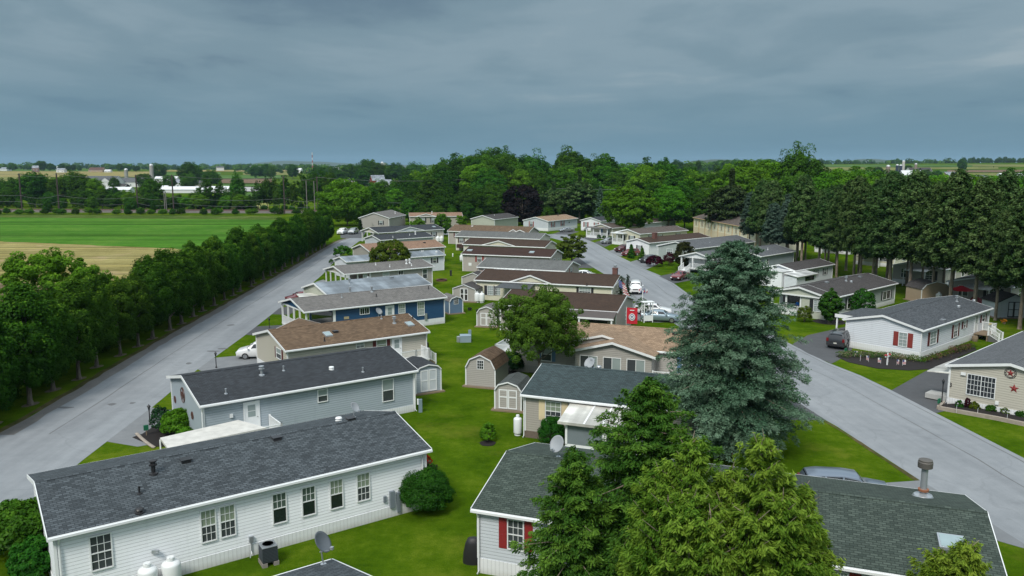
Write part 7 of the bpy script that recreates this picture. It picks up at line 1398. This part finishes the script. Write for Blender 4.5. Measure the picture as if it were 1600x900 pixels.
# umbrella, cover, bins behind conifers
g = AT(1500, 108); zt = ztop(1500, 446, 108); r = empty('patio_umbrella', g, 0, 'open red parasol seen between the conifer trunks', 'umbrella'); m = MB(); m.tube([(0, 0, 0), (0, 0, zt)], .04, 6); m.build('pole', WOOD, r); m = MB(); m.tube([(0, 0, zt - .62), (0, 0, zt - .6), (0, 0, zt)], [1.55, 1.5, .05], 8); m.build('canopy', plain('parasol_red', (.42, .008, .02), .7), r)
g = AT(1524, 107); m = MB(); m.tube([(0, 0, 0), (0, 0, .9), (.1, 0, 1.5), (.2, 0, 1.65)], [1.0, .95, .6, .1], 12); o = m.build('covered_furniture', plain('cover_red', (.2, .005, .012), .7)); o.location = g; smooth_by_angle(o, 60); tag(o, 'dark red covered garden furniture beside the red parasol', 'furniture cover')
p = E_.root.matrix_basis @ Vector((E_.x1 + .7, E_.yn + .3, 0)); r = empty('wheelie_bin', p, .6, 'dark bin with yellow lid behind the white home steps', 'bin'); m = MB(); m.slab([(-.3, -.3, .05), (.3, -.3, .05), (.34, -.34, 1.0), (-.34, -.34, 1.0)], (0, .66, 0)); m.build('body', cN, r); m = MB(); m.box(-.37, .37, -.37, .37, 1.0, 1.08); m.build('lid', plain('yellow_lid', (.55, .4, .03), .5), r)
p = E_.root.matrix_basis @ Vector((q_e := E_.wall_px('n', 1545, 508)[0], E_.yn - 1.55, 1.55)); me, _, _ = broadleaf('flowers', 6, .3, .25, .1, 18, 12, .1, leafmat('orange_flowers', (.1, .1, .01), (.4, .12, .01), (.6, .2, .02), .1, 0), clr=.5); r = empty('flower_pot', p, 0, 'pot of orange flowers on the white stair rail', 'flower pot'); o = bpy.data.objects.new('flowers', me); C.objects.link(o); o.parent = r; m = MB(); m.lathe([(.12, -.2), (.18, .02)], (0, 0, 0), 10); m.build('pot', WOOD, r)
# barrels on landing of E
p = E_.root.matrix_basis @ Vector((E_.wall_px('n', 1515, 535)[0], E_.yn - .5, 0)); m = MB(); m.lathe([(.26, 0), (.32, .3), (.28, .6), (.24, .6)], (0, 0, 0), 14); o = m.build('barrel_planter', WOOD); o.location = p; tag(o, 'wooden barrel beside the grey steps of the white home', 'barrel')

# ================================================================== person on the sage home's porch
def skin_person(name, label, loc, rz, J, E, rad, cat='person'):
    root = empty(name, loc, rz, label, cat); me = bpy.data.meshes.new('body'); me.from_pydata(J, E, []); o = bpy.data.objects.new('body', me); C.objects.link(o); o.parent = root
    sk = o.modifiers.new('skin', 'SKIN'); me.skin_vertices[0].data[0].use_root = True
    for v, r in zip(me.skin_vertices[0].data, rad): v.radius = (r, r * .85)
    s = o.modifiers.new('sub', 'SUBSURF'); s.levels = 1; s.render_levels = 1
    dg = bpy.context.evaluated_depsgraph_get(); m2 = bpy.data.meshes.new_from_object(o.evaluated_get(dg)); o.modifiers.clear(); o.data = m2
    SH = plain('blue_shirt', (.01, .16, .55), .8); SKN = plain('skin', (.42, .25, .18), .6); TR = plain('grey_trousers', (.06, .06, .07), .8)
    for mm in (SH, SKN, TR): m2.materials.append(mm)
    for p in m2.polygons:
        c = p.center; p.material_index = 1 if (c.z > 1.02 and abs(c.x) < .14) or (c.y < -.3 and c.z > .55 and abs(c.x) > .16) else (2 if c.z < .56 else 0); p.use_smooth = True
    return root
J = [(0, 0, .5), (0, .02, .7), (0, .02, .92), (0, .01, 1.02), (0, -.01, 1.14), (0, -.01, 1.26), (-.17, .02, .95), (-.24, -.03, .72), (-.2, -.28, .64), (.17, .02, .95), (.24, -.03, .72), (.2, -.28, .64), (-.1, 0, .48), (-.12, -.4, .5), (-.12, -.42, .08), (-.12, -.56, .04), (.1, 0, .48), (.12, -.4, .5), (.12, -.42, .08), (.12, -.56, .04), (-.18, -.38, .62), (.18, -.38, .62)]
Ed = [(0, 1), (1, 2), (2, 3), (3, 4), (4, 5), (2, 6), (6, 7), (7, 8), (8, 20), (2, 9), (9, 10), (10, 11), (11, 21), (0, 12), (12, 13), (13, 14), (14, 15), (0, 16), (16, 17), (17, 18), (18, 19)]
Rd = [.15, .15, .15, .06, .09, .1, .07, .05, .035, .07, .05, .035, .1, .075, .045, .04, .1, .075, .045, .04, .03, .03]
p = Y_.root.matrix_basis @ Vector((Y_.x0 - 1.1, .9, .6)); per = skin_person('person', 'person in a bright blue shirt sitting on the white porch', p, Y_.a - math.pi / 2, J, Ed, Rd)
hm = MB(); hm.lathe([(.001, -.02), (.1, -.01), (.125, .06), (.11, .14), (.06, .19), (.001, .2)], (0, .015, 1.15), 12); o = hm.build('hair', plain('grey_hair', (.12, .1, .09), .8), per); smooth_by_angle(o, 60)
r = empty('porch_chair', p + Vector((0, 0, 0)), Y_.a - math.pi / 2, 'dark chair under the person in the blue shirt', 'chair'); m = MB(); m.box(-.27, .27, -.3, .25, .33, .38); m.build('seat', WOOD, r); m = MB(); m.box(-.27, .27, .22, .27, .38, .95); m.build('backrest', WOOD, r)
for xx in (-.24, .24):
    for yy in (-.27, .22): m = MB(); m.box(xx - .025, xx + .025, yy - .025, yy + .025, 0, .33); m.build('leg', WOOD, r)

# ================================================================== railway poles, wires, farms, mast
POLE = plain('rusty_pole', (.045, .03, .028), .8)
pb = []
for px, ty in ((35, 271), (93, 270.5), (216, 273), (272, 273), (445, 275), (497, 276), (746, 278), (789, 277)):
    ds = np.interp(px, [0, 450, 800], [334, 330, 318]); g = AT(px, ds); h = ztop(px, ty, ds); r = empty('catenary_pole', g, 0, 'dark steel pole of the railway line' if True else '', 'pole', 'dark poles along the railway'); m = MB(); m.box(-.2, .2, -.2, .2, -.2, h); m.build('mast', POLE, r)
    m = MB(); m.bar((-.1, 0, h - .4), (3.2, 0, h - .2), .14); m.bar((0, 0, h - 9), (2.6, 0, h - 8.6), .12); m.build('bracket', POLE, r); pb.append((g, h))
for px, ty in ((258, 301), (260.5, 301), (480, 282), (492, 283)): g = AT(px, 345); h = ztop(px, ty, 345); r = empty('catenary_pole', g, 0, 'thinner pole on the far side of the railway', 'pole', 'thin poles beyond the railway'); m = MB(); m.box(-.13, .13, -.13, .13, -.2, h); m.build('mast', plain('pale_pole', (.16, .15, .14), .8), r); m = MB(); m.bar((-2, 0, h), (2, 0, h), .12); m.build('crossarm', POLE, r)
WIRE = plain('wire', (.12, .13, .13), .5)
for dz in (.3, 9.0, 11.5):
    m = MB(); pts = []
    for (g, h), (g2, h2) in zip(pb[:-1], pb[1:]):
        for k in range(8): t = k / 8; p = g.lerp(g2, t); pts.append((p.x, p.y - .2, (h + (h2 - h) * t) - dz - 1.2 * 4 * t * (1 - t)))
    a = pts[0]; pts = [(a[0] - 60, a[1], a[2])] + pts + [(pb[-1][0].x, pb[-1][0].y - .2, pb[-1][1] - dz)]; m.tube(pts, .045, 4); tag(m.build('overhead_wire', WIRE), 'thin overhead wire strung between the railway poles', 'wire', 'overhead wires of the railway')
m = MB(); a = G(600, 329); pa, pb_ = AT(860, 300), AT(1230, 232); pa.z = ztop(860, 294.5, 300); pb_.z = ztop(1230, 291, 232); m.tube([pa, pa.lerp(pb_, .5) - Vector((0, 0, 1)), pb_], .05, 4); tag(m.build('overhead_wire', WIRE), 'single pale wire crossing in front of the dark woods', 'wire')
def silo(px, by, ty, wpx, col, label, cap=(.5, .52, .54), ds=None):
    if ds: g = AT(px, ds); g.z = hgt(g.x, g.y) - .5
    else: g = GT(px, by)
    s = g.y / FPX; h = ztop(px, ty, g.y) - g.z; R = wpx / 2 * s; r = empty('silo', g, 0, label, 'silo'); m = MB(); m.lathe([(R, 0), (R, h - R * .8)], (0, 0, 0), 20); m.build('shaft', plain('silo_%d' % (col[0] * 1000), col, .7, var=.2, scale=.3), r); m = MB()
    m.lathe([(R * 1.02, h - R * .8), (R * .9, h - R * .4), (R * .5, h - R * .1), (.05, h)], (0, 0, 0), 20); smooth_by_angle(m.build('dome', plain('silo_dome', cap, .4, .3), r), 60)
silo(238.5, 277, 256, 6, (.3, .29, .28), 'tall concrete silo beside the white farmhouse', ds=760); silo(198.5, 273, 263, 5.5, (.28, .28, .27), 'short silo behind the dark barn roofs', ds=820)
silo(1386, 272, 257.5, 6, (.22, .17, .15), 'brownish silo left of the white barn', ds=900); silo(1400, 275, 256.5, 4.5, (.02, .03, .06), 'dark blue silo, left one of the touching pair', (.05, .06, .1), ds=880); silo(1405.5, 275, 257, 4.5, (.021, .03, .06), 'dark blue silo, right one of the touching pair', (.05, .06, .1), ds=885); silo(1409.5, 275, 250.5, 4.2, (.42, .4, .38), 'tallest pale silo beside the dark blue pair', ds=900); silo(1429, 266, 255, 4, (.221, .17, .15), 'brown silo behind the white barn', ds=960)
silo(598, 262, 252.5, 4.5, (.5, .5, .5), 'white silo, left one behind the red barn', (.6, .6, .6), ds=900); silo(602, 262, 254, 3.5, (.501, .5, .5), 'white silo, right one behind the red barn', (.6, .6, .6), ds=905); silo(1042, 262, 253, 4.5, (.43, .4, .38), 'grey silo on the farm beyond the woods', (.6, .6, .6), ds=900)
RBARN = plain('red_barn_boards', (.2, .03, .025), .8); FW = plain('farm_white', (.6, .61, .62), .7); TINR = metal_roof('barn_tin', (.2, .22, .25)); WTIN = plain('bright_tin', (.62, .64, .66), .5)
def farm(name, label, cat, px, ds, a, L, W_, ze, rise, wl, rf, wins=3):
    p = AT(px, ds); h = House(name, label, cat, 0, 0, a, L, W_, ze, rise, wl, rf, None, corner=False, cap=False); h.root.location = (p.x, p.y, hgt(p.x, p.y) - .2); 
    for k in range(wins): h.win('n', -L / 2 + L * (k + .5) / wins, ze * .35, ze * .65, 1.4, grid=None)
    return h
farm('barn', 'large dark-roofed farm building with a front gable beyond the railway', 'barn', 163, 745, -4, 30, 20, 5.5, 5, FW, rMG).cross_gable(7, 9, 3.2)
farm('barn', 'long dark-roofed farm shed right of the front-gabled barn', 'barn', 212, 760, -3, 34, 18, 4.5, 4.2, FW, rMG); farm('barn', 'open-fronted dark shed before the long dark-roofed one', 'barn', 192, 660, -5, 9, 8, 3.5, 2, plain('dark_boards', (.03, .025, .022), .9), rCH, 0)
farm('greenhouse', 'white greenhouse tunnel left of the railway trees gap', 'greenhouse', 182, 600, 0, 24, 9, 2.6, 2.0, WTIN, WTIN, 0); farm('greenhouse', 'long white greenhouse tunnel behind the railway poles', 'greenhouse', 285, 600, 1, 34, 9, 2.8, 2.2, WTIN, WTIN, 0); farm('greenhouse', 'white greenhouse tunnel seen through the thin trees', 'greenhouse', 345, 610, 0, 20, 9, 2.8, 2.2, WTIN, WTIN, 0)
farm('farmhouse', 'white farmhouse with several wings by the tall silo', 'farmhouse', 262, 740, -8, 22, 10, 6.5, 3.8, FW, WTIN, 4); farm('farmhouse', 'smaller white farmhouse right of the winged one', 'farmhouse', 280, 720, 10, 12, 9, 5, 3.5, FW, TINR, 3); farm('barn', 'small white-roofed shed below the farmhouse', 'shed', 252, 650, 0, 12, 6, 3, 1.5, FW, WTIN, 0); farm('barn', 'grey shed right of the leafy farm trees', 'shed', 314, 700, 20, 14, 9, 4.5, 3, sGT, rMG, 2)
farm('barn', 'long brown-roofed house alone on the tan field', 'farmhouse', 153, 1450, -2, 26, 14, 4, 5, plain('tan_wall', (.35, .26, .17), .8), plain('red_brown_roof', (.09, .045, .035), .9), 3); farm('farmhouse', 'white low building right of the brown-roofed house', 'farmhouse', 170, 1440, 0, 11, 8, 3.5, 2, FW, FW, 2); farm('farmhouse', 'pale farmhouse among the trees on the left skyline', 'farmhouse', 97, 1400, 0, 14, 9, 5, 3, FW, TINR, 2)
farm('farmhouse', 'brick-coloured house beside the dark skyline trees', 'farmhouse', 57, 1400, 20, 10, 9, 8, 4, plain('far_brick', (.2, .12, .1), .8), TINR, 2); farm('barn', 'red barn with grey roof below the white silos', 'barn', 590, 790, 25, 13, 10, 6, 5, RBARN, TINR, 2); farm('farmhouse', 'white farmhouse with grey roof before the red barn', 'farmhouse', 602, 760, -10, 15, 9, 3.8, 3.5, FW, TINR, 3); farm('farmhouse', 'low white sheds left of the red barn', 'shed', 548, 950, 0, 16, 9, 3, 2, FW, WTIN, 0)
farm('farmhouse', 'white gabled farmhouse beyond the woods', 'farmhouse', 983, 700, 50, 12, 10, 5.5, 4, FW, FW, 3); farm('farmhouse', 'white house glimpsed through the woods', 'farmhouse', 1027, 640, 60, 9, 9, 5, 3.5, FW, TINR, 2)
farm('barn', 'white barn with bright tin roof by the silos', 'barn', 1424, 880, -4, 24, 14, 6, 5.5, FW, WTIN, 3); farm('barn', 'dark-roofed barn behind the white one', 'barn', 1434, 980, 4, 28, 12, 8, 4, FW, rCH, 0); farm('barn', 'low white shed below the brown silo', 'shed', 1383, 800, 0, 12, 7, 2.5, 1.5, FW, WTIN, 0)
farm('farmhouse', 'pinkish farmhouse right of the silos', 'farmhouse', 1484, 880, 10, 15, 10, 6, 3.5, plain('pink_brick', (.34, .22, .18), .8), TINR, 3); farm('farmhouse', 'white farmhouse with grey roof right of the pinkish one', 'farmhouse', 1500, 850, -8, 12, 9, 5, 3.5, FW, TINR, 3); farm('farmhouse', 'long low grey farm building at the right', 'shed', 1526, 900, 0, 20, 9, 3.2, 2, sGT, rMG, 0); farm('farmhouse', 'white house end next to the grey farm building', 'farmhouse', 1509, 870, 60, 7, 7, 5.5, 2.5, FW, FW, 1); farm('greenhouse', 'very long white poultry shed at the right edge', 'shed', 1590, 980, 0, 48, 9, 2.2, 1.4, FW, WTIN, 0)
rt = random.Random(12)
for k in range(15):
    px = rt.choice([rt.uniform(150, 560), rt.uniform(-100, 120), rt.uniform(600, 700)]); ds = rt.uniform(1500, 2100); farm('distant_house', 'far-off pale building of the town on the horizon', 'building', px, ds, rt.uniform(-20, 20), rt.uniform(10, 22), 10, rt.uniform(4, 8), 3, FW, rt.choice([TINR, rMG, WTIN]), 0).root['group'] = 'far-off buildings on the left horizon'
# radio mast
g = AT(489, 1500); g.z = hgt(g.x, g.y); h = ztop(489, 238, 1500) - g.z; r = empty('radio_mast', g, 0, 'thin red and white banded radio mast on the horizon', 'mast'); MR = plain('mast_red', (.3, .08, .07), .6); MW = plain('mast_white', (.55, .55, .55), .6); m = MB()
nb = 8
for k in range(nb):
    z0, z1 = h * k / nb, h * (k + 1) / nb; w0, w1 = 1.9 - 1.2 * k / nb, 1.9 - 1.2 * (k + 1) / nb
    for sx_, sy_ in ((-1, -1), (1, -1), (1, 1), (-1, 1)): m.bar((sx_ * w0 / 2, sy_ * w0 / 2, z0), (sx_ * w1 / 2, sy_ * w1 / 2, z1), .35, .35, k % 2)
    m.bar((-w0 / 2, -w0 / 2, z0), (w1 / 2, -w1 / 2, z1), .3, .3, k % 2); m.bar((w0 / 2, w0 / 2, z0), (-w1 / 2, w1 / 2, z1), .3, .3, k % 2)
m.build('lattice', [MR, MW], r)

# ================================================================== haze: closed box of thin air round the place
hz = MB(); hz.box(-9000, 9000, -600, 11500, -12, 150); o = hz.build('haze', (hm_ := bpy.data.materials.new('haze_air'))); hm_.use_nodes = True; ht = hm_.node_tree; ht.nodes.clear(); vo = N(ht, 'ShaderNodeVolumePrincipled'); vo.inputs['Color'].default_value = (0.5, 0.75, 0.98, 1); vo.inputs['Density'].default_value = HAZE; vo.inputs['Anisotropy'].default_value = 0.0; oo = N(ht, 'ShaderNodeOutputMaterial'); ht.links.new(vo.outputs[0], oo.inputs['Volume']); tag(o, 'thin blue haze over the far farmland', 'haze', kind='stuff')
# the number on the beige wall as a plain mesh
o = bpy.data.objects['house_number']; dg = bpy.context.evaluated_depsgraph_get(); m2 = bpy.data.meshes.new_from_object(o.evaluated_get(dg)); n2 = bpy.data.objects.new('number_plate', m2); C.objects.link(n2); n2.parent = o.parent; n2.location = o.location; n2.rotation_euler = o.rotation_euler; bpy.data.objects.remove(o); n2.name = 'house_number'
